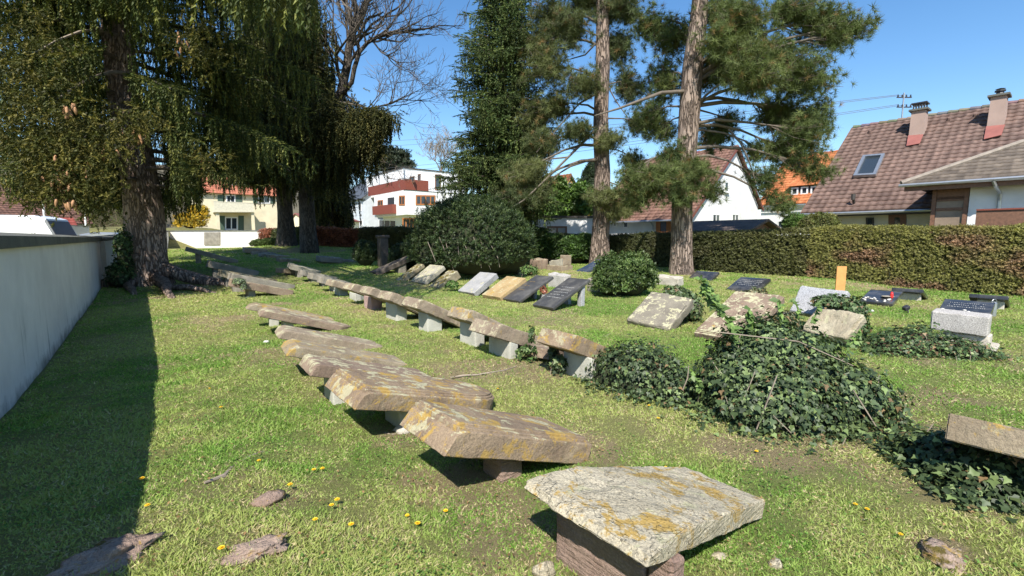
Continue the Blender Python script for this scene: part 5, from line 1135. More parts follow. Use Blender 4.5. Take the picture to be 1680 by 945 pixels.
def trunk_obj(parent,pts,rad,mat,n=18,flare=None,name='trunk',wob=.25,roots=()):
    pts = [Vector(p) for p in pts]
    # resample smoothly
    P=[];Rr=[]
    for i in range(len(pts)-1):
        k_ = max(2,int((pts[i+1]-pts[i]).length/.35))
        for j in range(k_):
            f=j/k_; P.append(pts[i].lerp(pts[i+1],f)); Rr.append(rad[i]*(1-f)+rad[i+1]*f)
    P.append(pts[-1]); Rr.append(rad[-1]); mb = MB()
    base = P[0]; V=[]; nn_=n
    for i,p in enumerate(P):
        h_ = p.z-base.z
        for j in range(nn_):
            a = 2*math.pi*j/nn_; fl = 0
            if flare: 
                fl = flare*math.exp(-max(0,h_)/.45)*(.55+.45*math.cos(a*5+1.3))+flare*.3*math.exp(-max(0,h_)/1.2)
            r_ = Rr[i]*(1+wob*.35*noise.noise(Vector((math.cos(a)*1.5+base.x,math.sin(a)*1.5,p.z*.7))))+fl
            V.append(Vector((p.x+r_*math.cos(a),p.y+r_*math.sin(a),p.z)))
    mb.v=V; mb.c=[(1,1,1)]*len(V)
    for i in range(len(P)-1):
        for j in range(nn_): mb.f.append((i*nn_+j,i*nn_+(j+1)%nn_,(i+1)*nn_+(j+1)%nn_,(i+1)*nn_+j))
    mb.f.append(tuple((len(P)-1)*nn_+j for j in range(nn_)))
    for rt in roots:
        r0,r1 = rt[1],rt[2]; q=[Vector(a) for a in rt[0]]; k_=len(q); mb.tube(q,[r0+(r1-r0)*i/(k_-1) for i in range(k_)],9,wob=.4)
    return mb.build(name,M[mat],parent,smooth=True)
def spruce(name,label,base,trunk_pts,trunk_r,H,Rf,zmin,nb,hang,col,alt,filt=None,ssize=.36,dens=1.0,bark='spruce_bark',droop=.42,up=.08,flare=0,roots=(),seed=1,azf=None,top_z=None,group=None,step=.2,branchmat='twig',tipup=.12,hmul=lambda z:1):
    rg = random.Random(seed)
    root = thing(name,base,label,'tree',group)
    trunk_obj(root,trunk_pts,trunk_r,bark,flare=flare,roots=roots)
    tp = [Vector(p) for p in trunk_pts]
    def axis(z):
        for i in range(len(tp)-1):
            if z <= tp[i+1].z: f = max(0,(z-tp[i].z)/(tp[i+1].z-tp[i].z+1e-6)); return tp[i].lerp(tp[i+1],f)
        return tp[-1].copy()
    br = MB(); S_pos=[];S_dir=[];S_sc=[];S_tip=[]
    for i in range(nb):
        f = (i+rg.random())/nb; z0 = base.z+zmin+(H-zmin)*f**1.15; az = i*2.399+rg.uniform(-.5,.5)
        L = Rf(z0-base.z,az)*rg.uniform(.72,1.1)
        if L < .3: continue
        far = top_z is not None and z0 > top_z
        A = axis(z0); d = Vector((math.cos(az),math.sin(az),0)); sdv = Vector((-d.y,d.x,0)); pts=[]; K=9; bend = rg.uniform(-.12,.12)
        dr = droop*rg.uniform(.7,1.3)
        for k_ in range(K+1):
            s = k_/K; pts.append(A+d*(L*s)+sdv*(bend*L*s*s)+Vector((0,0,up*L*s-dr*L*s*s+tipup*L*s**4)))
        r0 = .018+.011*L; 
        kt = K
        if filt is not None:
            mk = filt(np.array([tuple(q_) for q_ in pts])); ix = np.where(mk)[0]; kt = int(ix[-1]) if len(ix) else 0
            bad = np.where(~mk[3:])[0]
            if len(bad)>=3: kt = min(kt,int(bad[0])+3)
        if kt>=2: br.tube(pts[:kt+1],[r0*(1-.85*k_/K)+.004 for k_ in range(kt+1)],5,cap=False)
        st = step*(1.5 if far else 1.0)/dens; ns = int(L/st)
        for q in range(ns):
            s = .12+.88*(q+rg.random())/ns; kk = min(K-1,int(s*K)); c = pts[kk].lerp(pts[kk+1],s*K-kk); 
            for sg in (-1,1):
                l2 = min(1.5,(.18+.42*(1-s))*L*.55)*rg.uniform(.5,1.1)+.12; dd = (sdv*sg*.85+d*.6).normalized(); n2 = max(1,int(l2/(.17*(1.7 if far else 1))))
                for t2 in range(n2):
                    e = (t2+rg.random())/n2; p_ = c+dd*(l2*e)+Vector((0,0,-.30*l2*e*e+rg.uniform(-.05,.05)))
                    S_pos.append(p_); S_dir.append(dd*.8+d*.4+Vector((rg.uniform(-.4,.4),rg.uniform(-.4,.4),rg.uniform(-.5,.15)))); S_sc.append(ssize*(.6+.4*rg.random())*(2.1 if far else 1)); S_tip.append(e)
                    hl = hang*hmul(z0)*rg.random()**1.3; pz = p_.copy(); sway = Vector((rg.uniform(-.12,.12),rg.uniform(-.12,.12),0))
                    while hl > .1:
                        S_pos.append(pz.copy()); S_dir.append(Vector((0,0,-1))+sway+Vector((rg.uniform(-.2,.2),rg.uniform(-.2,.2),0))); S_sc.append(ssize*(.75+.4*rg.random())*(2.0 if far else 1)); S_tip.append(.5)
                        pz = pz+Vector((sway.x*.25,sway.y*.25,-.22*(1.5 if far else 1))); hl -= .22*(1.5 if far else 1)
    P_ = np.array([tuple(a) for a in S_pos]); D_ = np.array([tuple(a) for a in S_dir]); Sc = np.array(S_sc); Tp = np.array(S_tip)
    if filt is not None: k_ = filt(P_); P_,D_,Sc,Tp = P_[k_],D_[k_],Sc[k_],Tp[k_]
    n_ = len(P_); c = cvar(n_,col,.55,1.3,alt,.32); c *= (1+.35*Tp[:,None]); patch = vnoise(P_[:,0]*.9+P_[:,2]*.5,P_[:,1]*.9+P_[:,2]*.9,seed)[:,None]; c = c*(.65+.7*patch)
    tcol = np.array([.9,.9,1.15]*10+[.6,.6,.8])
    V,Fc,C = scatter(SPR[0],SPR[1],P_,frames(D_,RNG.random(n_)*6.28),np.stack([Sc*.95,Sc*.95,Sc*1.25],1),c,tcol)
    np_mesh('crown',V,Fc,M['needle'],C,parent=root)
    br.build('branches',M[branchmat],root)
    print(name,'sprigs',n_,'tris',len(Fc)); return root,axis
# ---- big spruce on the left
b0 = at_y(245,467,15.0); b0 = Vector((b0.x,b0.y,gz(b0.x,b0.y)))
def tpt(px,py,Y): return at_y(px,py,Y)
tpts = [b0-Vector((0,0,.3)),b0+Vector((0,0,.0)),tpt(240,420,15),tpt(236,340,15.1),tpt(222,250,15.2),tpt(205,160,15.3),tpt(195,80,15.4),tpt(188,0,15.5),tpt(180,0,15.5)+Vector((0,0,7)),tpt(178,0,15.5)+Vector((0,0,14))]
def rfl(h,az):
    return (6.3 if h<8 else 7.0)*min(1,.55+h/9)*max(0,1-(h/27)**1.6)*(1+(1.05*max(0,math.cos(az+.75))**5 if 8.3<h<17 else 0))
bx,by = b0.x,b0.y
def fl(P):
    x,y,z = P[:,0],P[:,1],P[:,2]; pxn = x/np.maximum(y,.1); nz = fbm(x*1.3,y*1.3,5,3)
    lim = np.full(len(x),2.35)+nz*1.1
    right = pxn > -.665; lim = np.where(right,3.7+nz*1.5,lim)
    mid = (pxn>-.86)&(pxn<-.73)&(y<by); lim = np.where(mid,4.6+nz,lim); mid2 = (pxn>-.855)&(pxn<-.80)&(y<by+.3); lim = np.where(mid2&(y<by+.3),7.2+1.5*nz,lim)
    beh = (pxn>-.76)&(pxn<-.67)&(y>by); lim = np.where(beh,1.9+nz,lim)
    far_right = pxn > -.40; lim = np.where(far_right,99,lim); lim = np.where(z>1.9+.56*y,0,lim)
    strand = (vnoise(x*3.1,y*3.1,77)>.74)&(~mid); lim = lim-np.where(strand&right,1.1,0)
    holes = (fbm(x*.75,y*.75+z*.16,61,3) > .605)|(vnoise(x*2.3+7,y*2.3+z*.12,19)>.78)
    return (z>lim)&(~(holes&(z<12)))
roots = [([b0+Vector((.3,-.2,.35)),b0+Vector((1.0,-.7,.16)),b0+Vector((1.7,-1.5,.10)),b0+Vector((2.3,-2.3,.08)),b0+Vector((2.9,-2.9,-.08))],.19,.08),
         ([b0+Vector((.4,0,.55)),b0+Vector((1.1,.1,.30)),b0+Vector((2.0,.0,.12)),b0+Vector((3.0,-.3,.03)),b0+Vector((3.8,-.7,-.1))],.26,.08),
         ([b0+Vector((0,-.4,.3)),b0+Vector((.2,-1.1,.10)),b0+Vector((.9,-1.8,.05)),b0+Vector((1.4,-2.3,-.05))],.14,.07),
         ([b0+Vector((-.5,-.3,.3)),b0+Vector((-1.0,-.9,.05)),b0+Vector((-1.4,-1.4,-.1))],.2,.08),
         ([b0+Vector((1.6,-1.4,.07)),b0+Vector((2.2,-1.3,.08)),b0+Vector((2.9,-1.6,.0)),b0+Vector((3.3,-1.7,-.1))],.10,.06)]
sp1,ax1 = spruce('weeping_spruce','huge old weeping spruce with cones and spreading surface roots beside the left wall',b0,tpts,[.60,.58,.54,.51,.48,.44,.41,.37,.26,.12],24,rfl,3.2,135,1.25,(.055,.072,.020),(.150,.158,.040),filt=fl,seed=3,flare=.28,roots=roots,top_z=12.5,ssize=.34,dens=1.08,hmul=lambda z:1.0)
# cones
cone_me = None
def cone_mesh():
    mb = MB(); n_=9; pr=[(0,.008),(.02,.019),(.05,.024),(.08,.021),(.11,.012),(.125,.003)]
    for i in range(len(pr)-1):
        pass
    mb.tube([(0,0,-z_) for z_,_ in pr],[r_ for _,r_ in pr],8)
    me = bpy.data.meshes.new('cone'); me.from_pydata(mb.v,[],mb.f); me.materials.append(M['cone']); 
    for p in me.polygons: p.use_smooth=True
    return me
cone_me = cone_mesh(); rg = random.Random(9)
for (cx_,cy_,sx,sy,n_,Y) in ((100,290,22,25,26,10.8),(130,275,25,20,20,11),(112,175,12,12,10,11),(225,220,22,14,12,12),(110,330,20,10,10,10.8),(300,65,12,16,7,12),(180,250,15,15,6,11.5)):
    for i in range(n_):
        p = at_y(rg.gauss(cx_,sx*.6),rg.gauss(cy_,sy*.6),Y+rg.uniform(-.5,.5)); o = link_mesh('cone',cone_me,sp1,p-b0); o.scale = (1.35,1.35,1.35*rg.uniform(.8,1.25)); o.rotation_euler = (rg.uniform(-.3,.3),rg.uniform(-.3,.3),0)
# tips holding the cones
def spray_cloud(parent,specs,col,alt,name='cone_boughs',ss=.30):
    P_=[];D_=[]
    for (cx_,cy_,sx,sy,n_,Y) in specs:
        for i in range(n_): p = at_y(RNG.normal(cx_,sx),RNG.normal(cy_,sy),Y+RNG.uniform(-.7,.7)); P_.append(tuple(p)); D_.append((RNG.uniform(-.6,.6),RNG.uniform(-.6,.3),RNG.uniform(-1,.1)))
    P_=np.array(P_);D_=np.array(D_); n_=len(P_); sc=ss*(.6+.6*RNG.random(n_))
    V,Fc,C = scatter(SPR[0],SPR[1],P_,frames(D_,RNG.random(n_)*6),sc,cvar(n_,col,.6,1.4,alt,.4)); return np_mesh(name,V,Fc,M['needle'],C,parent=parent)
spray_cloud(sp1,((100,280,32,32,620,11),(60,300,30,18,330,11.2),(130,230,40,26,520,11.3),(45,200,40,50,600,11),(160,320,18,18,200,11.3),(40,90,40,55,500,11.2),(225,205,26,14,230,12.2),(325,70,26,22,220,12),(340,260,18,18,90,13),(150,255,30,24,300,11.3)),(.060,.064,.016),(.13,.115,.028))
mb = MB()
for (a,b_,Y0,Y1) in (((228,200),(110,250),15,11),((215,120),(60,190),15.2,11),((222,230),(150,300),15,11.3),((200,60),(50,90),15.4,11.2)):
    A = at_y(*a,Y0); B = at_y(*b_,Y1); mid_ = A.lerp(B,.5)+Vector((0,0,.35)); mb.tube([A,A.lerp(mid_,.5)+Vector((0,0,.1)),mid_,mid_.lerp(B,.5)+Vector((0,0,.05)),B],[.06,.05,.035,.025,.01],6)
mb.build('boughs',M['pale_twig'],sp1)
# ---- spruce group behind
Yb = 29.5; b1 = at_y(471,403,Yb); b1 = Vector((b1.x,b1.y,gz(b1.x,b1.y)))
tp2 = [b1-Vector((0,0,.4)),b1,tpt(468,350,Yb),tpt(463,250,Yb),tpt(458,120,Yb),tpt(455,0,Yb),tpt(452,0,Yb)+Vector((0,0,8))]
def rf2(h,az): 
    e = math.cos(az)   # +1 to the right
    return (4.9+2.2*max(0,math.cos(az+.5))*math.exp(-((h-8.5)/3.4)**2))*max(0,1-(h/25)**1.5)*(1 if h>3 else .6)
def f2(P):
    x,y,z = P[:,0],P[:,1],P[:,2]; pxn = x/y*750+840; nz = fbm(x*1.1,y*1.1,15,3)
    lim = 4.2+2.2*nz; st = vnoise(x*1.9,y*1.9,7)>.72; lim = lim-np.where(st,1.6,0)
    lim = np.where(pxn>570,6.2+1.6*nz,lim); lim = np.where(pxn<425,4.4+1.5*nz,lim)
    return z>lim
sp2,_ = spruce('weeping_spruce','darker weeping spruce with curtain-like branches standing behind the left row of graves',b1,tp2,[.66,.54,.46,.42,.38,.32,.15],22,rf2,4.6,120,2.2,(.044,.056,.018),(.125,.130,.038),filt=f2,seed=12,flare=.25,bark='dark_bark',top_z=17,ssize=.5,dens=.85,step=.26)
Yc=36.0; b4=at_y(543,392,Yc); b4=Vector((b4.x,b4.y,gz(b4.x,b4.y)))
def rf4(h,az): return 2.3*max(0,1-(h/15)**1.5)
spruce('weeping_spruce','shorter weeping spruce behind the rear hedges, right of the forked bare tree',b4,[b4-Vector((0,0,.3)),b4,b4+Vector((0,0,7)),b4+Vector((.2,0,14.5))],[.45,.40,.3,.05],14.5,rf4,3.4,70,2.2,(.038,.042,.015),(.10,.095,.03),seed=32,bark='dark_bark',ssize=.6,dens=.75,step=.3)
def hang_cloud(parent,specs,col,alt,name='front_boughs',ss=.5):
    P_=[];D_=[]
    for (cx_,cy_,sx,sy,n_,Y,hl) in specs:
        for i in range(n_):
            p=at_y(RNG.normal(cx_,sx),RNG.normal(cy_,sy),Y+RNG.uniform(-.8,.8)); k_=1+int(RNG.random()**1.4*hl/.22); sw=Vector((RNG.uniform(-.15,.15),0,0))
            for j in range(k_): P_.append((p.x+sw.x*j*.2,p.y,p.z-.22*j)); D_.append((RNG.uniform(-.3,.3)+(RNG.uniform(-.8,.8) if j==0 else 0),RNG.uniform(-.3,.3),-1 if j else -.3))
    P_=np.array(P_);D_=np.array(D_); n_=len(P_); sc=ss*(.7+.5*RNG.random(n_))
    V,Fc,C = scatter(SPR[0],SPR[1],P_,frames(D_,RNG.random(n_)*6),sc,cvar(n_,col,.55,1.35,alt,.35)*(.7+.6*vnoise(P_[:,0]*1.2,P_[:,2]*1.2,5)[:,None])); return np_mesh(name,V,Fc,M['needle'],C,parent=parent)
hang_cloud(sp2,((500,120,22,50,330,25.5,2.2),(470,60,30,40,330,26,2.2),(510,190,26,24,360,25,2.8),(560,195,26,14,420,25,3.0),(600,188,20,8,330,25,2.0),(628,190,10,5,120,25,1.2),(575,215,22,14,260,25.4,2.4),(535,235,20,18,330,25.5,2.6),(612,235,10,10,80,25.2,1.0),(450,150,26,60,420,26,2.6),(420,190,26,40,300,26,2.4),(500,30,18,30,200,26.5,2)),(.040,.046,.015),(.115,.108,.034))
mb = MB()
for (a,b_,c_) in (((462,150),(540,165),(640,188)),((463,190),(520,205),(612,240)),((462,110),(500,105),(535,115)),((463,230),(505,232),(560,262))):
    A=at_y(*a,29.3); B=at_y(*b_,26.5); C2=at_y(*c_,25); mb.tube([A,A.lerp(B,.5)+Vector((0,0,.15)),B,B.lerp(C2,.5)+Vector((0,0,.1)),C2],[.14,.11,.08,.05,.02],6)
mb.build('boughs',M['twig'],sp2)
# ---- bare tree with forked trunk
def bare_tree(name,label,base,limbs,depth,mat='dark_bark',seed=2,twig=.010,cat='tree'):
    rg = random.Random(seed); root = thing(name,base,label,cat); tk = MB(); tw = MB()
    for pts,r0,r1 in limbs['trunk']: tk.tube(pts,[r0+(r1-r0)*i/(len(pts)-1) for i in range(len(pts))],12,wob=.2)
    def grow(p,d,L,r,lev,up):
        K = 5; pts=[p.copy()]; dd = d.copy()
        for k_ in range(K):
            dd = (dd+Vector((rg.uniform(-.28,.28),rg.uniform(-.28,.28),rg.uniform(-.18,.24)+up*.05))).normalized(); pts.append(pts[-1]+dd*(L/K))
        r1 = max(twig*.5,r*.45); tgt = tk if r>.045 else tw; tgt.tube(pts,[r+(r1-r)*i/K for i in range(K+1)],6 if r>.045 else 3,cap=False)
        if lev<=0: return
        nch = 3 if lev>1 else 4
        for c_ in range(nch):
            f = rg.uniform(.25,1) if c_<nch-1 else 1.0; kk = min(K-1,int(f*K)); q = pts[kk].lerp(pts[kk+1],min(1,f*K-kk)); nd = (pts[kk+1]-pts[kk]).normalized(); s_ = nd.orthogonal().normalized(); s_ = Matrix.Rotation(rg.uniform(0,6.28),3,nd)@s_
            grow(q,(nd+s_*rg.uniform(.5,1.1)).normalized(),L*rg.uniform(.5,.8),max(twig,r*rg.uniform(.42,.62)),lev-1,up)
    for pts,r0,r1,lev,nn_,Lc in limbs['limbs']:
        tk.tube(pts,[r0+(r1-r0)*i/(len(pts)-1) for i in range(len(pts))],8,wob=.2)
        for c_ in range(nn_):
            f = rg.uniform(.2,1)*(len(pts)-1); kk=min(len(pts)-2,int(f)); q = pts[kk].lerp(pts[kk+1],f-kk); nd=(pts[kk+1]-pts[kk]).normalized(); s_=Matrix.Rotation(rg.uniform(0,6.28),3,nd)@nd.orthogonal().normalized()
            grow(q,(nd*.8+s_*rg.uniform(.5,1)).normalized(),Lc*rg.uniform(.6,1.1),r1*rg.uniform(.5,.9)+.012,lev,1)
        grow(pts[-1],(pts[-1]-pts[-2]).normalized(),Lc,r1,lev,1)
    tk.build('trunk',M[mat],root,smooth=True); tw.build('twigs',M['pale_twig'] if mat!='dark_bark' else M['twig'],root); print(name,len(tw.f)); return root
Yt = 27.0; b2 = at_y(509,416,Yt); b2 = Vector((b2.x,b2.y,gz(b2.x,b2.y)))
T_ = lambda px,py,dy=0: at_y(px,py,Yt+dy)
bare_tree('bare_tree','leafless forked tree with gnarled bare branches rising above the weeping spruces',b2,dict(
  trunk=[([b2-Vector((0,0,.3)),b2+Vector((-.05,0,.5)),T_(505,380),T_(504,345),T_(503,318)],.56,.38),([T_(503,322),T_(516,300),T_(530,270),T_(540,225),T_(546,180)],.36,.28),([T_(503,322),T_(496,285),T_(488,230),T_(486,150),T_(490,60)],.32,.16)],
  limbs=[([T_(546,180),T_(560,150),T_(569,110),T_(572,80),T_(580,50),T_(592,25),T_(606,-8)],.28,.16,2,10,2.4),([T_(560,155,-.3),T_(577,135,-.4),T_(581,112,-.5),T_(590,85,-.6),T_(603,70,-.5),T_(620,60,-.3),T_(645,55,0),T_(668,52,.3)],.15,.07,3,12,2.2),
         ([T_(573,75),T_(585,72,.5),T_(610,40,.8),T_(640,20,1.0)],.10,.05,3,9,2.2),([T_(569,110),T_(550,90,.5),T_(530,65,.8),T_(505,45,1)],.10,.05,3,9,2.2),([T_(560,150),T_(600,180,-1),T_(640,170,-1.2),T_(660,160,-1)],.06,.03,3,10,2.0),
         ([T_(577,70),T_(575,30),T_(560,-20)],.14,.08,2,8,2.4),([T_(606,60,-.5),T_(625,85,-.8),T_(648,100,-1)],.05,.03,3,7,1.6),([T_(545,185),T_(590,240,-1),T_(625,262,-1)],.05,.02,3,8,1.6)]),3)
# ---- middle spruce
Ym = 24.5; b3 = at_y(824,440,Ym); b3 = Vector((b3.x,b3.y,gz(b3.x,b3.y)))
def rf3(h,az): return (3.3 if h>3 else 2.7)*max(0,1-(h/24)**1.25)*(.9+.2*math.sin(az*3+h))
spruce('spruce','dense dark green conical spruce rising behind the round yew',b3,[b3-Vector((0,0,.2)),b3+Vector((0,0,8)),b3+Vector((.3,0,22))],[.35,.25,.05],22.5,rf3,1.6,420,.28,(.050,.076,.024),(.110,.140,.044),seed=22,top_z=16,ssize=.46,dens=1.2,droop=.38,up=.05,bark='dark_bark',step=.22,tipup=.25)
# ---- pines
def pine(name,label,base,tp_,tr_,blobs,seed,col,alt,flare=.12,size=.21,extra=()):
    rg = random.Random(seed); root = thing(name,base,label,'tree'); trunk_obj(root,tp_,tr_,'pine_bark',flare=flare,n=18,wob=.3)
    lm = MB(); P_=[];D_=[];Sc=[];Tn=[]
    def axis(z):
        for i in range(len(tp_)-1):
            if z <= tp_[i+1].z: f=max(0,(z-tp_[i].z)/(tp_[i+1].z-tp_[i].z)); return tp_[i].lerp(tp_[i+1],f)
        return tp_[-1].copy()
    for (c,rx,ry,rz,n_,dz) in blobs:
        tone = rg.random(); A = axis(c.z+dz); mid_ = A.lerp(c,.5)+Vector((0,0,abs(dz)*.1+.25)); L_=(c-A).length
        pts=[A,A.lerp(mid_,.5)+Vector((rg.uniform(-.15,.15),rg.uniform(-.15,.15),.12)),mid_,mid_.lerp(c,.55)+Vector((rg.uniform(-.15,.15),rg.uniform(-.15,.15),.1)),c]
        r0=.028+.010*L_; lm.tube(pts,[r0,r0*.85,r0*.6,r0*.45,r0*.3],7,cap=False,wob=.2)
        nt_ = max(3,int(n_/9))
        for j in range(nt_):
            while True:
                q = Vector((rg.uniform(-1,1),rg.uniform(-1,1),rg.uniform(-1,1)))
                if q.length<1: break
            q = q*(.55+.45*rg.random()); E = c+Vector((q.x*rx,q.y*ry,q.z*rz)); f = rg.uniform(2.5,4); kk=min(3,int(f)); S0 = pts[kk].lerp(pts[kk+1],f-kk)
            m2 = S0.lerp(E,.5)+Vector((0,0,-.12)); lm.tube([S0,m2,E],[.018,.012,.006],4,cap=False)
            for k_ in range(9):
                e = .35+.65*k_/8; X = S0.lerp(m2,e*2) if e<.5 else m2.lerp(E,e*2-1); X = X+Vector((rg.gauss(0,.17),rg.gauss(0,.17),rg.gauss(0,.15)))
                P_.append(tuple(X)); D_.append(tuple((E-S0).normalized()+Vector((rg.uniform(-.6,.6),rg.uniform(-.6,.6),rg.uniform(-.2,1.0))))); Sc.append(size*rg.uniform(.75,1.25)); Tn.append(tone*.6+.4*rg.random())
    for pts,r0,r1 in extra: lm.tube(pts,[r0+(r1-r0)*i/(len(pts)-1) for i in range(len(pts))],7,cap=False,wob=.2)
    P_=np.array(P_);D_=np.array(D_);Sc=np.array(Sc);Tn=np.array(Tn)[:,None]; n_=len(P_); c = (np.array(col)[None]*(1-Tn)+np.array(alt)[None]*Tn)*(.6+.7*RNG.random((n_,1))); br_=RNG.random(n_)<.05; c[br_]=np.array([[.22,.15,.06]])
    V,Fc,C = scatter(TUFT[0],TUFT[1],P_,frames(D_,RNG.random(n_)*6),Sc,c); np_mesh('crown',V,Fc,M['needle'],C,parent=root); lm.build('limbs',M['twig'],root,smooth=True); print(name,'tufts',n_); return root
def blobs_px(L,Y0,k_=1.0):
    out=[]
    for (px,py,dy,rx,ry,dz) in L:
        Y=Y0+dy; c=at_y(px,py,Y); s=Y/750; out.append((c,rx*s*1.25,(rx+ry)*.5*s*1.3,ry*s*1.35,int(rx*ry*.40*k_)+44,dz))
    return out
Y2 = 17.7; q2 = at_g(1118,452); base = Vector((at_y(1118,452,Y2).x,Y2,gz(at_y(1118,452,Y2).x,Y2)))
tp_ = [base-Vector((0,0,.3)),base,tpt(1118,400,Y2),tpt(1119,340,Y2),tpt(1123,280,Y2),tpt(1130,200,Y2),tpt(1136,110,Y2),tpt(1147,20,Y2),tpt(1152,-40,Y2),tpt(1150,-160,Y2),tpt(1150,-300,Y2)]
B2 = [(1240,115,-1.5,62,42,-1.0),(1215,75,-.8,50,40,-.8),(1330,125,-1,45,35,-.8),(1275,90,0,55,40,-.9),(1200,100,.6,40,34,-.6),(1325,225,-.8,34,48,.6),(1290,190,.5,55,30,.4),(1345,278,-1,28,16,.9),(1310,15,-.5,55,22,-1.2),(1365,35,-.5,38,26,-1.4),(1422,42,-.8,16,18,-1.5),(1385,60,-.7,24,22,-1.4),
      (1262,300,-.5,18,26,1.0),(1285,335,-.6,14,18,1.3),(1247,250,-.3,14,18,.8),(1160,120,1,32,30,-.5),(1300,250,.2,30,26,.9),(1350,190,.1,18,32,.3),
      (1080,290,-1.2,52,24,.9),(1142,285,-1.0,38,24,.9),(1172,318,-.8,18,12,1.0),(1050,320,-.6,34,18,1.2),(1115,320,-1.2,34,20,1.2),(1170,225,.9,26,28,.3),(1195,205,.7,16,22,.2),(1030,290,-.6,22,18,.9),(1105,255,-.6,26,16,.5),
      (1090,130,1.5,36,34,-.6),(1062,190,1.8,32,30,-.3),(1100,60,1,42,30,-.8),(1190,20,0,50,28,-1.1),(1220,30,-1,45,26,-1.1),(1175,65,-1.2,26,24,-.8),(1060,40,1.5,30,26,-1.0),(1080,215,1.8,26,20,0)]
bl = blobs_px(B2,Y2)
rgx = random.Random(4)
for i in range(22):
    z_ = rgx.uniform(10.5,15.5); a = rgx.uniform(0,6.28); r_ = rgx.uniform(.8,3.4)*(1-(z_-10.5)/9); bl.append((Vector((tp_[-3].x+math.cos(a)*r_,Y2+math.sin(a)*r_,z_)),.9,.9,.6,110,-.8))
pine('pine_tree','right-hand pine with a reddish grey trunk, heavy boughs reaching out to the right',base,tp_,[.46,.42,.385,.375,.37,.37,.35,.30,.26,.2,.1],bl,5,(.060,.092,.030),(.175,.205,.068),
     extra=[([at_y(1125,150,Y2),at_y(1085,152,Y2-.8),at_y(1050,165,Y2-1.2),at_y(1015,178,Y2-1.5),at_y(975,190,Y2-1.8)],.085,.02),([at_y(1195,212,17.4),at_y(1215,235,17.2),at_y(1228,262,17.1),at_y(1240,300,17.0)],.04,.02)])
Y1 = 22.5; base = Vector((at_y(984,430,Y1).x,Y1,gz(at_y(984,430,Y1).x,Y1)))
tp_ = [base-Vector((0,0,.3)),base,tpt(984,400,Y1),tpt(987,350,Y1),tpt(988,280,Y1),tpt(986,200,Y1),tpt(989,110,Y1),tpt(989,20,Y1),tpt(990,-60,Y1),tpt(990,-260,Y1)]
B1 = [(930,45,-.5,42,36,-.7),(895,110,-.5,42,34,-.6),(955,140,-1,40,26,-.5),(900,175,0,42,28,-.3),(1015,80,.5,34,36,-.5),(1035,140,.3,32,32,-.4),(885,235,-.6,40,22,.2),(940,215,-1.0,40,18,.1),(1005,230,-.8,26,18,.3),(860,285,-2,44,22,1.6),(845,325,-2.2,42,15,2.0),(880,320,-1.8,26,16,1.9),
      (1035,330,-.6,26,18,.9),(995,325,-.9,34,18,.9),(1015,350,-1,16,12,1.0),(1020,15,0,50,26,-.9),(960,0,.3,50,24,-1.0),(900,30,1,36,34,-.8),(1050,205,.4,22,20,0),(1040,265,-.3,22,16,.5),(880,70,1,32,30,-.6),(870,200,1,30,34,0)]
bl = blobs_px(B1,Y1,1.0)
for i in range(22):
    z_ = rgx.uniform(13,19); a = rgx.uniform(0,6.28); r_ = rgx.uniform(.8,3.6)*(1-(z_-13)/9); bl.append((Vector((tp_[-2].x+math.cos(a)*r_,Y1+math.sin(a)*r_,z_)),1.0,1.0,.7,110,-.8))
ex = [([at_y(985,205,Y1),at_y(940,250,Y1-1.0),at_y(900,290,Y1-2),at_y(860,328,Y1-2.6),at_y(832,345,Y1-2.8)],.07,.02),([at_y(930,258,Y1-1.1),at_y(890,262,Y1-1.6),at_y(850,300,Y1-2.3)],.04,.015),([at_y(985,150,Y1),at_y(950,170,Y1),at_y(915,210,Y1-.5),at_y(880,250,Y1-1)],.05,.02),([at_y(986,120,Y1),at_y(1010,165,Y1),at_y(1035,200,Y1)],.04,.015),([at_y(988,60,Y1),at_y(960,90,Y1),at_y(925,100,Y1)],.05,.02)]
pine('pine_tree','left-hand pine with a straight brown trunk and dead lower limbs sweeping down towards the yew',base,tp_,[.56,.47,.42,.40,.38,.35,.33,.3,.24,.1],bl,8,(.064,.090,.036),(.180,.195,.074),flare=.2,size=.24,extra=ex)
# ---- bushes made of leaf clumps
def ellip_points(ells,n,zcut=None,jit=.06,lump=.12,seed=1):
    out_p=[];out_n=[]; tot = sum(e[1][0]*e[1][1]+e[1][1]*e[1][2]+e[1][0]*e[1][2] for e in ells)
    for (c,r) in ells:
        k_ = int(n*(r[0]*r[1]+r[1]*r[2]+r[0]*r[2])/tot); d = rand_dirs(k_); d[:,2] = np.where(d[:,2]<-.35,-d[:,2],d[:,2]); r_=np.array(r); s_ = 1+(fbm(d[:,0]*2.2+seed+c[0],d[:,1]*2.2+d[:,2]*2.2,seed,4)-.5)*2*lump+RNG.normal(size=k_)*jit*.5-np.abs(RNG.normal(size=k_))*jit*.6
        p = np.array(c)[None]+d*r_[None]*s_[:,None]; nn_ = d/r_[None]; nn_/=np.linalg.norm(nn_,axis=1,keepdims=True); keep=np.ones(k_,bool)
        for (c2,r2) in ells:
            if c2 is c: continue
            keep &= (((p-np.array(c2)[None])/np.array(r2)[None])**2).sum(1) > .80
        out_p.append(p[keep]); out_n.append(nn_[keep])
    P_=np.concatenate(out_p);N_=np.concatenate(out_n); g_=gz_np(P_[:,0],P_[:,1]); k_=P_[:,2]>g_+.01; return P_[k_],N_[k_]
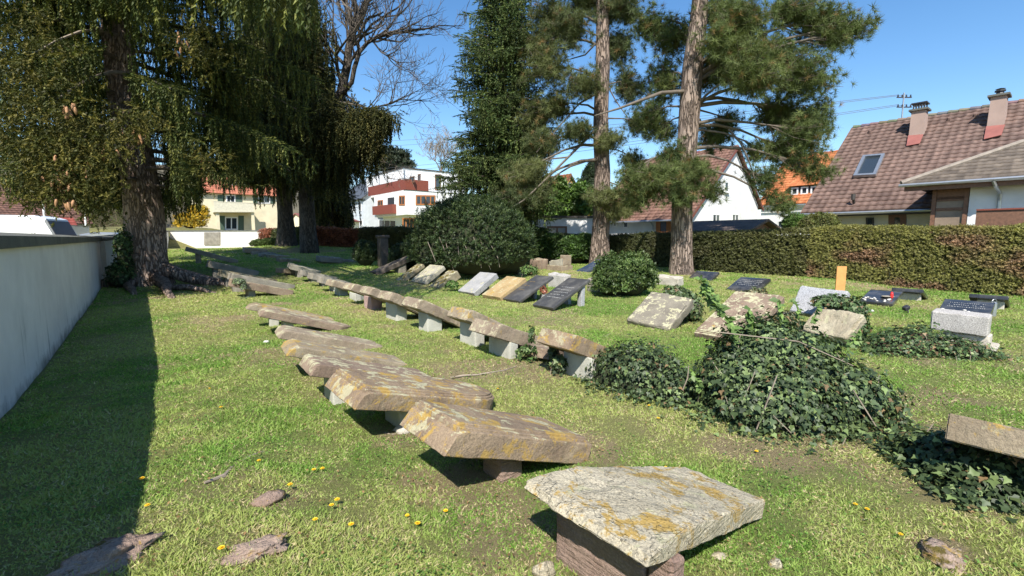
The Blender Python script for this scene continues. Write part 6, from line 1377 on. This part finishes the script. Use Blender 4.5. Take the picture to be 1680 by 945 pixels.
def core(parent,ells,mat='core',shr=.86,seed=1,name='core'):
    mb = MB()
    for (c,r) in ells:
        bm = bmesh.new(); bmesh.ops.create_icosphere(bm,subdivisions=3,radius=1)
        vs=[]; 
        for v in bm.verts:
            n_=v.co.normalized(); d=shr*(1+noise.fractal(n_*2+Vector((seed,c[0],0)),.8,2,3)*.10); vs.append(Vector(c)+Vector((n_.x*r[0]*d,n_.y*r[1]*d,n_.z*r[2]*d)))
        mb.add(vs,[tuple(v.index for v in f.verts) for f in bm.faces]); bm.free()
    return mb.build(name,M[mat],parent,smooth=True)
def bush(name,label,ells,n,tmpl,size,col,alt,palt=.3,cat='bush',group=None,mat='leaf',out=.9,up=.35,corem='core',seed=1,jit=.08,lump=.12,shr=.84,stems=None):
    c0 = ells[0][0]; base = Vector((c0[0],c0[1],gz(c0[0],c0[1]))); root = thing(name,base,label,cat,group)
    P_,N_ = ellip_points(ells,n,jit=jit,lump=lump,seed=seed); D_ = N_*out+RNG.normal(size=N_.shape)*.45; D_[:,2]+=up
    k_=len(P_); c = cvar(k_,col,.55,1.35,alt,palt)*(.7+.6*vnoise(P_[:,0]*3,P_[:,2]*3+P_[:,1]*3,seed)[:,None]); sc = size*(.6+.8*RNG.random(k_))
    V,Fc,C = scatter(tmpl[0],tmpl[1],P_-D_/np.linalg.norm(D_,axis=1,keepdims=True)*sc[:,None]*.4,frames(D_,RNG.random(k_)*6.28),sc,c); np_mesh('foliage',V,Fc,M[mat],C,parent=root)
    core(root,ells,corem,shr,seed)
    if stems: stems(root)
    return root
# leaf cluster template: several pointed leaves round a point
def tmpl_cluster(n=7,L=.5,W_=.17,seed=2):
    rg = random.Random(seed); tv=[];tf=[]
    for i in range(n):
        a=i*2.4; el=rg.uniform(-.2,1.1); d=Vector((math.cos(a)*math.cos(el),math.sin(a)*math.cos(el),math.sin(el))); s_=d.cross(Vector((0,0,1)))
        if s_.length<.01: s_=Vector((1,0,0))
        s_.normalize(); o=d*.15+Vector((0,0,rg.uniform(-.1,.4))); n_=s_.cross(d); b_=len(tv); tv += [tuple(o),tuple(o+d*L*.45+s_*W_+n_*.04),tuple(o+d*L),tuple(o+d*L*.45-s_*W_+n_*.04)]; tf += [(b_,b_+1,b_+2),(b_,b_+2,b_+3)]
    return np.array(tv),np.array(tf)
CLU = tmpl_cluster(); CLUB = tmpl_cluster(8,.62,.22,5)
def W3(px,py,Y): p=at_y(px,py,Y); return (p.x,p.y,p.z)
# round yew
c = W3(775,392,18.3); bush('round_yew','large rounded dark green yew bush overhanging the leaning gravestones',[((c[0],18.3,1.55),(2.35,1.9,1.55)),((c[0]-1.1,18.2,1.1),(1.35,1.4,1.15)),((c[0]+1.2,18.2,1.2),(1.3,1.4,1.25)),((c[0]+.2,17.6,1.0),(1.7,1.3,1.0)),((c[0],18.6,2.3),(1.6,1.4,.95))],17000,BUSHY,.17,(.040,.066,.022),(.075,.105,.034),.35,seed=4,lump=.20,jit=.14)
mb = MB(); rg = random.Random(3)
for i in range(8):
    A = at_y(705+i*14+rg.uniform(-6,6),rg.uniform(388,404),16.45); B = at_y(715+i*15,rg.uniform(420,446),16.6); mb.tube([A,A.lerp(B,.5)+Vector((rg.uniform(-.1,.1),0,-.05)),B],[.012,.016,.01],4)
o = mb.build('dead_twigs',M['pale_twig'],bpy.data.objects['round_yew'])
c = W3(1025,455,12.6); bush('evergreen_bush','glossy light green leafy bush in the middle of the lawn',[((c[0],12.6,.48),(.82,.75,.62)),((c[0]-.35,12.5,.4),(.5,.5,.5)),((c[0]+.3,12.6,.55),(.5,.5,.56))],5200,CLU,.13,(.06,.10,.026),(.13,.18,.055),.35,seed=6,mat='ivy',lump=.28,jit=.2)
c = W3(600,418,21.5); bush('yew_bush','small dark round bush in the shade left of the upright stone post',[((c[0],21.5,gz(c[0],21.5)+.5),(.55,.5,.62))],1600,BUSHY,.16,(.035,.055,.018),(.055,.08,.025),seed=7,group='small dark bushes by the post')
c = W3(663,420,20.5); bush('yew_bush','small dark bush squeezed between the upright stone post and the big yew',[((c[0],20.5,gz(c[0],20.5)+.45),(.65,.5,.7))],1800,BUSHY,.16,(.035,.055,.018),(.055,.08,.025),seed=8,group='small dark bushes by the post')
ells=[(W3(900,412,24.5),(1.3,.8,.85)),(W3(938,414,24),(1.1,.8,.75)),(W3(960,404,24),(.6,.6,.6)),(W3(885,404,25),(.7,.6,.8))]
bush('shrub_border','mixed dark green shrubs between the yew and the left pine trunk',ells,7000,CLUB,.17,(.045,.085,.022),(.09,.16,.035),.25,seed=9)
ells=[(W3(918,343,38),(1.3,1.2,1.8)),(W3(952,338,37),(1.1,1.0,1.7)),(W3(915,320,38),(.7,1,1.3)),(W3(905,350,37),(1.2,1,1.0))]
bush('tall_shrub','bright green tall shrub in front of the yellow house',ells,5200,CLUB,.30,(.06,.11,.025),(.13,.22,.04),.4,seed=10,lump=.25,jit=.2,shr=.7)
bush('garden_conifer','small dark conifer just left of the left pine trunk beyond the gardens',[(W3(972,300,44),(.9,.9,1.9)),(W3(966,320,44),(1.4,1.2,1.6))],2200,BUSHY,.34,(.03,.05,.02),(.05,.08,.03),seed=11,cat='tree')
bush('forsythia','yellow flowering forsythia behind the pale rear wall',[(W3(312,366,44),(1.4,.8,.9)),(W3(325,352,44.5),(.9,.7,.9))],2600,CLU,.22,(.55,.36,.03),(.30,.26,.05),.25,seed=12,lump=.25,jit=.25,shr=.55,corem='core_brown')
bush('garden_shrub','low olive ornamental shrub showing over the hedge before the long roof',[(W3(1347,366,20.5),(.75,.5,.42)),(W3(1330,372,20.5),(.5,.5,.4))],1400,CLU,.14,(.13,.15,.045),(.2,.19,.07),seed=13,jit=.15)
bush('garden_shrub','bright green little shrub over the hedge beside the olive one',[(W3(1305,368,22),(.55,.5,.45))],1000,CLU,.14,(.08,.15,.03),(.13,.22,.05),seed=14,jit=.2)
bush('columnar_conifer','broad olive brown conifer behind the forked bare tree',[(W3(538,330,38),(1.6,1.6,3.4)),(W3(538,275,38),(1.3,1.3,3.0)),(W3(540,365,37),(1.8,1.5,1.6))],8500,CLU,.34,(.10,.095,.035),(.17,.145,.06),.4,seed=15,lump=.15,cat='tree',corem='core_brown')
bush('distant_pine','dark distant pine top showing over the slate-roofed house',[(W3(640,262,78),(3.2,2.5,1.7)),(W3(655,272,78),(2.4,2,1.0)),(W3(636,290,78),(2.0,2,2.5))],2600,BUSHY,.8,(.04,.055,.03),(.06,.075,.04),seed=16,lump=.3,jit=.3,shr=.6,cat='tree')
Yd = 95; pb = at_y(724,300,Yd); limb = dict(trunk=[([pb,at_y(724,285,Yd),at_y(724,272,Yd)],.3,.15)],limbs=[([at_y(724,285,Yd),at_y(718,270,Yd),at_y(712,260,Yd)],.12,.06,3,9,3.0),([at_y(724,280,Yd),at_y(730,265,Yd),at_y(736,255,Yd)],.12,.06,3,9,3.0),([at_y(724,275,Yd),at_y(724,262,Yd)],.12,.06,3,8,3.0)])
bare_tree('distant_bare_tree','pale leafless distant tree above the roof of the modern villa',pb,limb,3,mat='pine_bark',seed=6,twig=.03)
# ---- hedges
def hedge(name,label,A,B,th,zf,hf,colf,n,size,tmpl=BUSHY,seed=1,corem='core',sides=True,up=.3,mat='leaf'):
    """A,B ground points of the front face; hf(u) height above ground"""
    d = (B-A); L_=d.length; d=d/L_; nn_=Vector((d.y,-d.x,0)); 
    if nn_.y>0: nn_=-nn_
    root = thing(name,Vector((A.x,A.y,gz(A.x,A.y))),label,'hedge'); mb=MB(); K=max(4,int(L_/.8))
    for k_ in range(K):
        u0,u1=k_/K,(k_+1)/K; ins=.10
        def sec(u_): p=A+d*L_*u_; g_=gz(p.x,p.y); h_=hf(u_)-ins; return [p-nn_*ins+Vector((0,0,g_-.1)),p-nn_*(th-ins)+Vector((0,0,g_-.1)),p-nn_*(th-ins)+Vector((0,0,g_+h_)),p-nn_*ins+Vector((0,0,g_+h_))]
        a,b_=sec(u0),sec(u1); mb.add(a+b_,[(0,4,5,1),(1,5,6,2),(2,6,7,3),(3,7,4,0)]+([(0,1,2,3)] if k_==0 else [])+([(7,6,5,4)] if k_==K-1 else []))
    for i in range(int(L_*2)):
        p=A+d*L_*random.random(); g_=gz(p.x,p.y); q=p-nn_*(.05-.1*random.random()); mb.tube([q+Vector((0,0,g_-.05)),q+Vector((random.uniform(-.1,.1),0,g_+.45))],.012,3)
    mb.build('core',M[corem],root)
    hm = hf(.5); aF=L_*hm; aT=L_*th; nF=int(n*aF/(aF*1.4+aT)); nT=int(n*aT/(aF*1.4+aT)); nB=int(nF*.4)
    parts=[]
    for which,m_ in (('f',nF),('t',nT),('b',nB)):
        u_=RNG.random(m_); hh=np.array([hf(q) for q in np.linspace(0,1,64)])[np.minimum((u_*64).astype(int),63)]
        X=A.x+d.x*L_*u_; Y_=A.y+d.y*L_*u_; g_=gz_np(X,Y_)
        if which=='t': w_=RNG.random(m_)*th; zz=hh; nr=np.tile([0,0,1.],(m_,1))
        elif which=='f': w_=np.zeros(m_); zz=hh*RNG.random(m_)**.9; nr=np.tile([nn_.x,nn_.y,0.],(m_,1))
        else: w_=np.full(m_,th); zz=hh*RNG.random(m_); nr=np.tile([-nn_.x,-nn_.y,0.],(m_,1))
        off=(fbm(u_*L_*1.3,zz*1.6+w_,seed,4)-.55)*.22+RNG.normal(size=m_)*.03
        P_=np.stack([X-nn_.x*w_,Y_-nn_.y*w_,g_+zz],1)+nr*off[:,None]; D_=nr*.8+RNG.normal(size=nr.shape)*.45; D_[:,2]+=up
        parts.append((P_,D_,u_,zz/np.maximum(hh,.1)))
    P_=np.concatenate([p[0] for p in parts]);D_=np.concatenate([p[1] for p in parts]);u_=np.concatenate([p[2] for p in parts]);v_=np.concatenate([p[3] for p in parts])
    c=colf(u_*L_,v_)*(.55+.85*RNG.random((len(u_),1))); sc=size*(.6+.8*RNG.random(len(u_)))
    V,Fc,C=scatter(tmpl[0],tmpl[1],P_,frames(D_,RNG.random(len(u_))*6.28),sc,c); np_mesh('foliage',V,Fc,M[mat],C,parent=root)
    print(name,len(Fc)); return root
H0=Vector((13.9,12.4,0)); HA=H0-TD*6.5; HM=H0+TD*5.2; HB=H0+TD*20.4
def mixc(stops,x):
    x=np.asarray(x); r_=np.zeros((len(x),3)); ks=[s[0] for s in stops]
    for j in range(3): r_[:,j]=np.interp(x,ks,[s[1][j] for s in stops])
    return r_
ol=(.24,.23,.07); dk_shade=(.085,.095,.035); bn=(.33,.20,.12)  # the darker green has the pines' shade painted into the left hedge
def colR(s,v):
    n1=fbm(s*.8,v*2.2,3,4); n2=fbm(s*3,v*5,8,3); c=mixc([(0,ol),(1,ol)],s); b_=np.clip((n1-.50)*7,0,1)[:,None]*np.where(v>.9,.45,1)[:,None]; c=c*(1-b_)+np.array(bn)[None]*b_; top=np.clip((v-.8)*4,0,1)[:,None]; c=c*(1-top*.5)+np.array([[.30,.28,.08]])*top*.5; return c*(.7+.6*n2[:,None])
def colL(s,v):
    n1=fbm(s*.7,v*2,13,4); c=mixc([(0,(.15,.15,.05)),(4,dk_shade),(20,dk_shade)],s); b_=np.clip((n1-.58)*6,0,1)[:,None]*.5; return c*(1-b_)+np.array([[.10,.085,.04]])*b_
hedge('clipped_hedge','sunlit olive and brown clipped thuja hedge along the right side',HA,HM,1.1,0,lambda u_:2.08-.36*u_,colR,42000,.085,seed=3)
hedge('clipped_hedge','clipped thuja hedge behind the pine trunks, their shade painted into its dark green',HM+TD*.02,HB,1.0,0,lambda u_:1.62-.34*u_,colL,26000,.115,seed=5)
A_=at_y(590,404,31.5);B_=at_y(705,402,30); hedge('clipped_hedge','olive thuja hedge left of the big yew at the rear',Vector((A_.x,A_.y,0)),Vector((B_.x,B_.y,0)),1.0,0,lambda u_:1.22,lambda s,v: mixc([(0,(.11,.095,.035)),(3,(.10,.10,.03)),(9,(.07,.08,.03))],s)*(.7+.6*fbm(s*1.5,v*2,4,3)[:,None]),6000,.2,seed=6)
red=(.26,.10,.06)
A_=at_y(512,404,32.5);B_=at_y(592,404,31.6); hedge('beech_hedge','red-brown winter beech hedge right of the forked bare tree',Vector((A_.x,A_.y,0)),Vector((B_.x,B_.y,0)),1.0,0,lambda u_:1.15,lambda s,v: np.array([red])*(.6+.8*fbm(s*2,v*3,4,3)[:,None])+0*mixc([(0,red),(1,red)],s),5000,.2,tmpl=CLU,seed=7,corem='core_brown')
A_=at_y(428,391,39);B_=at_y(498,396,35); hedge('beech_hedge','red and green rear hedge between the pale wall and the rear spruce trunk',Vector((A_.x,A_.y,0)),Vector((B_.x,B_.y,0)),1.0,0,lambda u_:1.3,lambda s,v: mixc([(0,red),(1.8,red),(2.2,(.07,.08,.03)),(9,(.07,.08,.03))],s)*(.6+.8*fbm(s*2,v*3,9,3)[:,None]),3600,.22,tmpl=CLU,seed=8,corem='core_brown')
bush('ground_ivy','low patch of ivy creeping up to the end of the pale rear wall',[(W3(432,400,34),(.9,.6,.3)),(W3(445,398,34),(.7,.5,.3))],1200,CLU,.17,(.07,.11,.03),(.12,.15,.05),cat='ivy',seed=17)
# ---- ivy
def ivy(name,label,ells,n,size,parent=None,cat='ivy',seed=1,col=(.045,.068,.028),alt=(.12,.165,.058),palt=.20,dead=.025,shr=.70,lump=.27,jit=.20,part='leaves',stems=14,corem='core'):
    c0=ells[0][0]
    root=parent or thing(name,Vector((c0[0],c0[1],gz(c0[0],c0[1]))),label,cat)
    P_,N_=ellip_points(ells,n,jit=jit,lump=lump,seed=seed)
    nf=int(n*.10); fp=[]
    for (c,r) in ells:
        m_=int(nf/len(ells)); a=RNG.random(m_)*6.283; rr=1.0+np.abs(RNG.normal(size=m_))*.22*(.4+1.2*vnoise(np.cos(a)*3+c[0],np.sin(a)*3+c[1],seed)); X=c[0]+r[0]*np.cos(a)*rr; Y_=c[1]+r[1]*np.sin(a)*rr; g0=gz_np(X,Y_); fp.append(np.stack([X,Y_,g0+.02+.04*RNG.random(m_)],1)[np.full(m_,c[2]<.35)])
    fp=np.concatenate(fp); P_=np.concatenate([P_,fp]); N_=np.concatenate([N_,np.tile([0,-.2,1.],(len(fp),1))]); k_=len(P_); Nr=N_+RNG.normal(size=N_.shape)*.42; Nr[:,2]+=.15
    Tp=np.tile([0,0,-1.],(k_,1))+RNG.normal(size=(k_,3))*.55+N_*.25; c=cvar(k_,col,.6,1.7,alt,palt); 
    patch=fbm(P_[:,0]*3,P_[:,2]*3+P_[:,1]*3,seed,3)[:,None]; c=c*(.7+.65*patch); dd=RNG.random(k_)<dead; c[dd]=np.array([[.24,.16,.08]])*(.6+.6*RNG.random((dd.sum(),1)))
    sc=size*(.35+1.15*RNG.random(k_)**1.5); V,Fc,C=scatter(IVYL[0],IVYL[1],P_,frames2(Nr,Tp),sc,c); np_mesh(part,V,Fc,M['ivy'],C,parent=root)
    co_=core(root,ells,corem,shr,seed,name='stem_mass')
    mb=MB(); rg=random.Random(seed)
    for i in range(stems):
        j=rg.randrange(k_); p=Vector(P_[j]); q=p+Vector((rg.uniform(-.15,.15),rg.uniform(-.1,.05),-rg.uniform(.1,.3))); nn_=Vector(N_[j])*.03; mb.tube([p+nn_,p.lerp(q,.5)+nn_*1.3,q+nn_],[.003,.004,.003],4)
    if stems:
        tmp=mb.build('stems',M['pale_twig'],root); nf=len(co_.data.polygons); bm=bmesh.new(); bm.from_mesh(co_.data); bm.from_mesh(tmp.data); bm.to_mesh(co_.data); bm.free(); co_.data.materials.append(M['pale_twig'])
        for i in range(nf,len(co_.data.polygons)): co_.data.polygons[i].material_index=1
        md=tmp.data; bpy.data.objects.remove(tmp); bpy.data.meshes.remove(md)
    return root
iv=ivy('ivy_mound','biggest glossy dark ivy mound swallowing a gravestone at centre right',[((2.54,4.36,.10),(.68,.58,.68)),((2.42,4.22,.42),(.32,.30,.38)),((2.80,4.30,.28),(.34,.34,.36)),((2.62,3.98,.12),(.36,.30,.40)),((2.10,4.20,.08),(.34,.40,.52)),((2.95,4.05,.05),(.46,.46,.44)),((2.35,3.88,.0),(.58,.42,.45))],36000,.042,palt=.30,seed=21,stems=26)
iv2=ivy('ivy_mound','smaller ivy mound covering the foot of the nearest pillar-mounted slab',[((1.38,4.78,.05),(.48,.42,.46)),((1.12,4.95,.0),(.30,.30,.40)),((1.6,4.5,.0),(.35,.3,.36))],9000,.038,seed=22,stems=12)
ivy('ivy_on_pillar','strand of ivy climbing the left side of the nearest pale pillar',[(W3(907,590,5.35),(.06,.07,.22)),(W3(912,560,5.4),(.05,.06,.12)),(W3(918,600,5.2),(.07,.06,.14))],520,.045,seed=23,shr=.6,stems=2)
ivy('ivy_on_pillar','ivy sprig growing up between the second and the nearest middle row slabs',[(W3(866,575,5.75),(.10,.09,.07)),(W3(872,555,5.75),(.04,.04,.14)),(W3(858,578,5.8),(.09,.07,.06))],420,.045,seed=24,shr=.5,stems=2,col=(.05,.09,.025))
ivy('ivy_clump','ivy bunch behind the lichen-speckled tilted stone',[(W3(1122,497,8.8),(.26,.2,.24)),(W3(1135,512,8.6),(.2,.2,.26)),(W3(1106,478,9.2),(.22,.15,.12))],2000,.055,seed=25,col=(.06,.09,.035),alt=(.12,.16,.06))
ivy('ivy_clump','grey-green tangled ivy over the top of the red sandstone slab',[(W3(1252,505,7.9),(.26,.22,.24)),(W3(1275,530,7.5),(.34,.25,.22)),(W3(1240,487,8.3),(.2,.2,.15))],2000,.055,seed=26,col=(.08,.10,.045),alt=(.17,.16,.08),palt=.4,dead=.12,corem='core_brown')
ivy('ivy_clump','ivy draped over the honey-coloured broken stone below the granite',[(W3(1368,497,7.5),(.34,.2,.13)),(W3(1402,520,7.2),(.16,.2,.28)),(W3(1405,545,7.0),(.16,.2,.2))],2200,.052,seed=27,col=(.05,.085,.032),alt=(.11,.15,.06),palt=.3,dead=.08)
ivy('ivy_mound','flat oval ivy mound in front of the thick granite block',[((5.78,6.42,.0),(.66,.42,.34)),((6.15,6.2,.0),(.42,.36,.24)),((5.45,6.35,.0),(.45,.35,.22))],6000,.045,seed=28,col=(.045,.075,.026),dead=.07,corem='core_brown')
ivy('ivy_mound','dark ivy spreading under the slab at the right edge',[((3.05,3.05,.02),(.30,.34,.22)),((3.35,2.85,.05),(.5,.4,.28)),((2.95,2.72,.0),(.28,.24,.15))],6500,.042,seed=29,stems=14)
ivy('ivy_tendrils','dark ivy leaves and dead stems under the second slab of the left row',[(W3(775,768,3.1),(.10,.08,.05)),(W3(795,775,3.05),(.12,.05,.03))],160,.035,seed=30,shr=.4,stems=8)
ivy('ivy_on_wall','ivy climbing the wall and the left side of the big spruce trunk',[(W3(206,450,14.3),(.35,.3,.55)),(W3(203,420,14.2),(.22,.25,.8)),(W3(196,455,14),(.35,.3,.45))],2600,.08,seed=31,col=(.035,.065,.02))
ivy('ivy_clump','grey lichened ivy trailing over the head of the pinkish-edged slab',[(W3(392,462,12.0),(.18,.12,.08)),(W3(400,472,12.0),(.07,.06,.14))],420,.05,seed=32,col=(.12,.15,.09),shr=.5,stems=2)
ivy('ivy_clump','bit of ivy growing from the boulder behind the ochre slab',[(W3(868,445,15.6),(.3,.2,.2))],600,.06,seed=33,col=(.07,.12,.03),stems=2)
ivy('ivy_clump','small green ivy tuft at the foot of the lone mossy slab',[(W3(741,468,13.6),(.2,.15,.14))],420,.055,seed=34,col=(.06,.12,.025),stems=0)
ivy('reddish_ivy','reddish withered leaves under the raised end of the second black slab',[(W3(892,478,11.3),(.09,.08,.12))],260,.045,seed=35,col=(.20,.07,.04),alt=(.08,.09,.03),corem='core_brown',stems=2)
# bright young shoots arching out of the big mound
def shoot(parent,pts,n,size,col,name='shoot'):
    mb=MB(); mb.tube(pts,[.008]*(len(pts)-1)+[.004],5,cap=False); st=mb.build(name,M['stem_green'],parent); P_=[];T_=[]
    for i in range(n):
        f=(i+RNG.random())/n*(len(pts)-1); k_=min(len(pts)-2,int(f)); p=pts[k_].lerp(pts[k_+1],f-k_); P_.append(tuple(p)); T_.append((RNG.uniform(-.9,.9),RNG.uniform(-.9,.9),RNG.uniform(-1.2,.3)))
    P_=np.array(P_);T_=np.array(T_); Nr=np.array([[0,-.5,.8]])+RNG.normal(size=(n,3))*.4; V,Fc,C=scatter(LEAF[0],LEAF[1],P_,frames2(Nr,T_),size*(.6+.7*RNG.random(n)),cvar(n,col,.7,1.4,(.17,.26,.07),.3)); np_mesh('leaves',V,Fc,M['leaf'],C,parent=st)
Sx=lambda px,py,Y: at_y(px,py,Y)
shoot(iv,[Sx(1235,575,4.3),Sx(1205,545,4.3),Sx(1190,520,4.3),Sx(1172,495,4.35),Sx(1160,475,4.35),Sx(1150,458,4.35)],150,.085,(.10,.165,.045))
shoot(iv,[Sx(1240,560,4.3),Sx(1232,530,4.3),Sx(1230,505,4.3)],36,.08,(.10,.165,.045)); shoot(iv,[Sx(1290,560,4.5),Sx(1282,525,4.5),Sx(1278,490,4.5)],36,.08,(.10,.165,.045)); shoot(iv,[Sx(1265,570,4.3),Sx(1255,555,4.3),Sx(1250,530,4.3)],40,.08,(.12,.18,.05))
for a_,b_ in (((1330,530),(1345,495)),((1390,570),(1412,540)),((1205,560),(1196,530)),((1310,525),(1302,488)),((1440,660),(1470,640)),((1150,640),(1135,615))):
    shoot(iv,[Sx(*a_,4.1),Sx((a_[0]+b_[0])/2+3,(a_[1]+b_[1])/2,4.1),Sx(*b_,4.1)],22,.055,(.10,.16,.045))
mb=MB()
for a in (((1235,720),(1262,650),(1275,615),3.55),((1180,545),(1310,560),(1400,600),4.0),((1120,640),(1128,620),(1130,600),4.2),((1400,640),(1425,680),(1450,720),3.6)):
    mb.tube([at_y(*q_,a[3]) for q_ in a[:3]],[.005,.006,.004],4)
mb.build('dry_stems',M['pale_twig'],iv)
# surface roots / dry twig litter near the spruce and rows
for i,(x0,y0,x1,y1,r_,lab) in enumerate(((735,622,850,603,.012,'pale dry root across the grass behind the second slab of the left row'),(960,560,1010,545,.008,'thin pale root in the grass right of the nearest pillar'),(340,795,430,740,.014,'flat reddish root surfacing in the lawn left of the front slabs'),(605,705,650,716,.006,'curved dry twig under the third slab of the left row'),(1640,655,1680,640,.0,''))):
    if not lab: continue
    A=at_g(x0,y0);B=at_g(x1,y1); mb=MB(); pts=[A.lerp(B,t_)+Vector((random.uniform(-.03,.03),random.uniform(-.05,.05),.004)) for t_ in (0,.2,.4,.6,.8,1)]; mb.tube(pts,[r_*.5,r_,r_*.8,r_,r_*.8,r_*.4],6); o=mb.build('surface_root',M['pale_twig'],loc=A); tag(o,lab,'root')
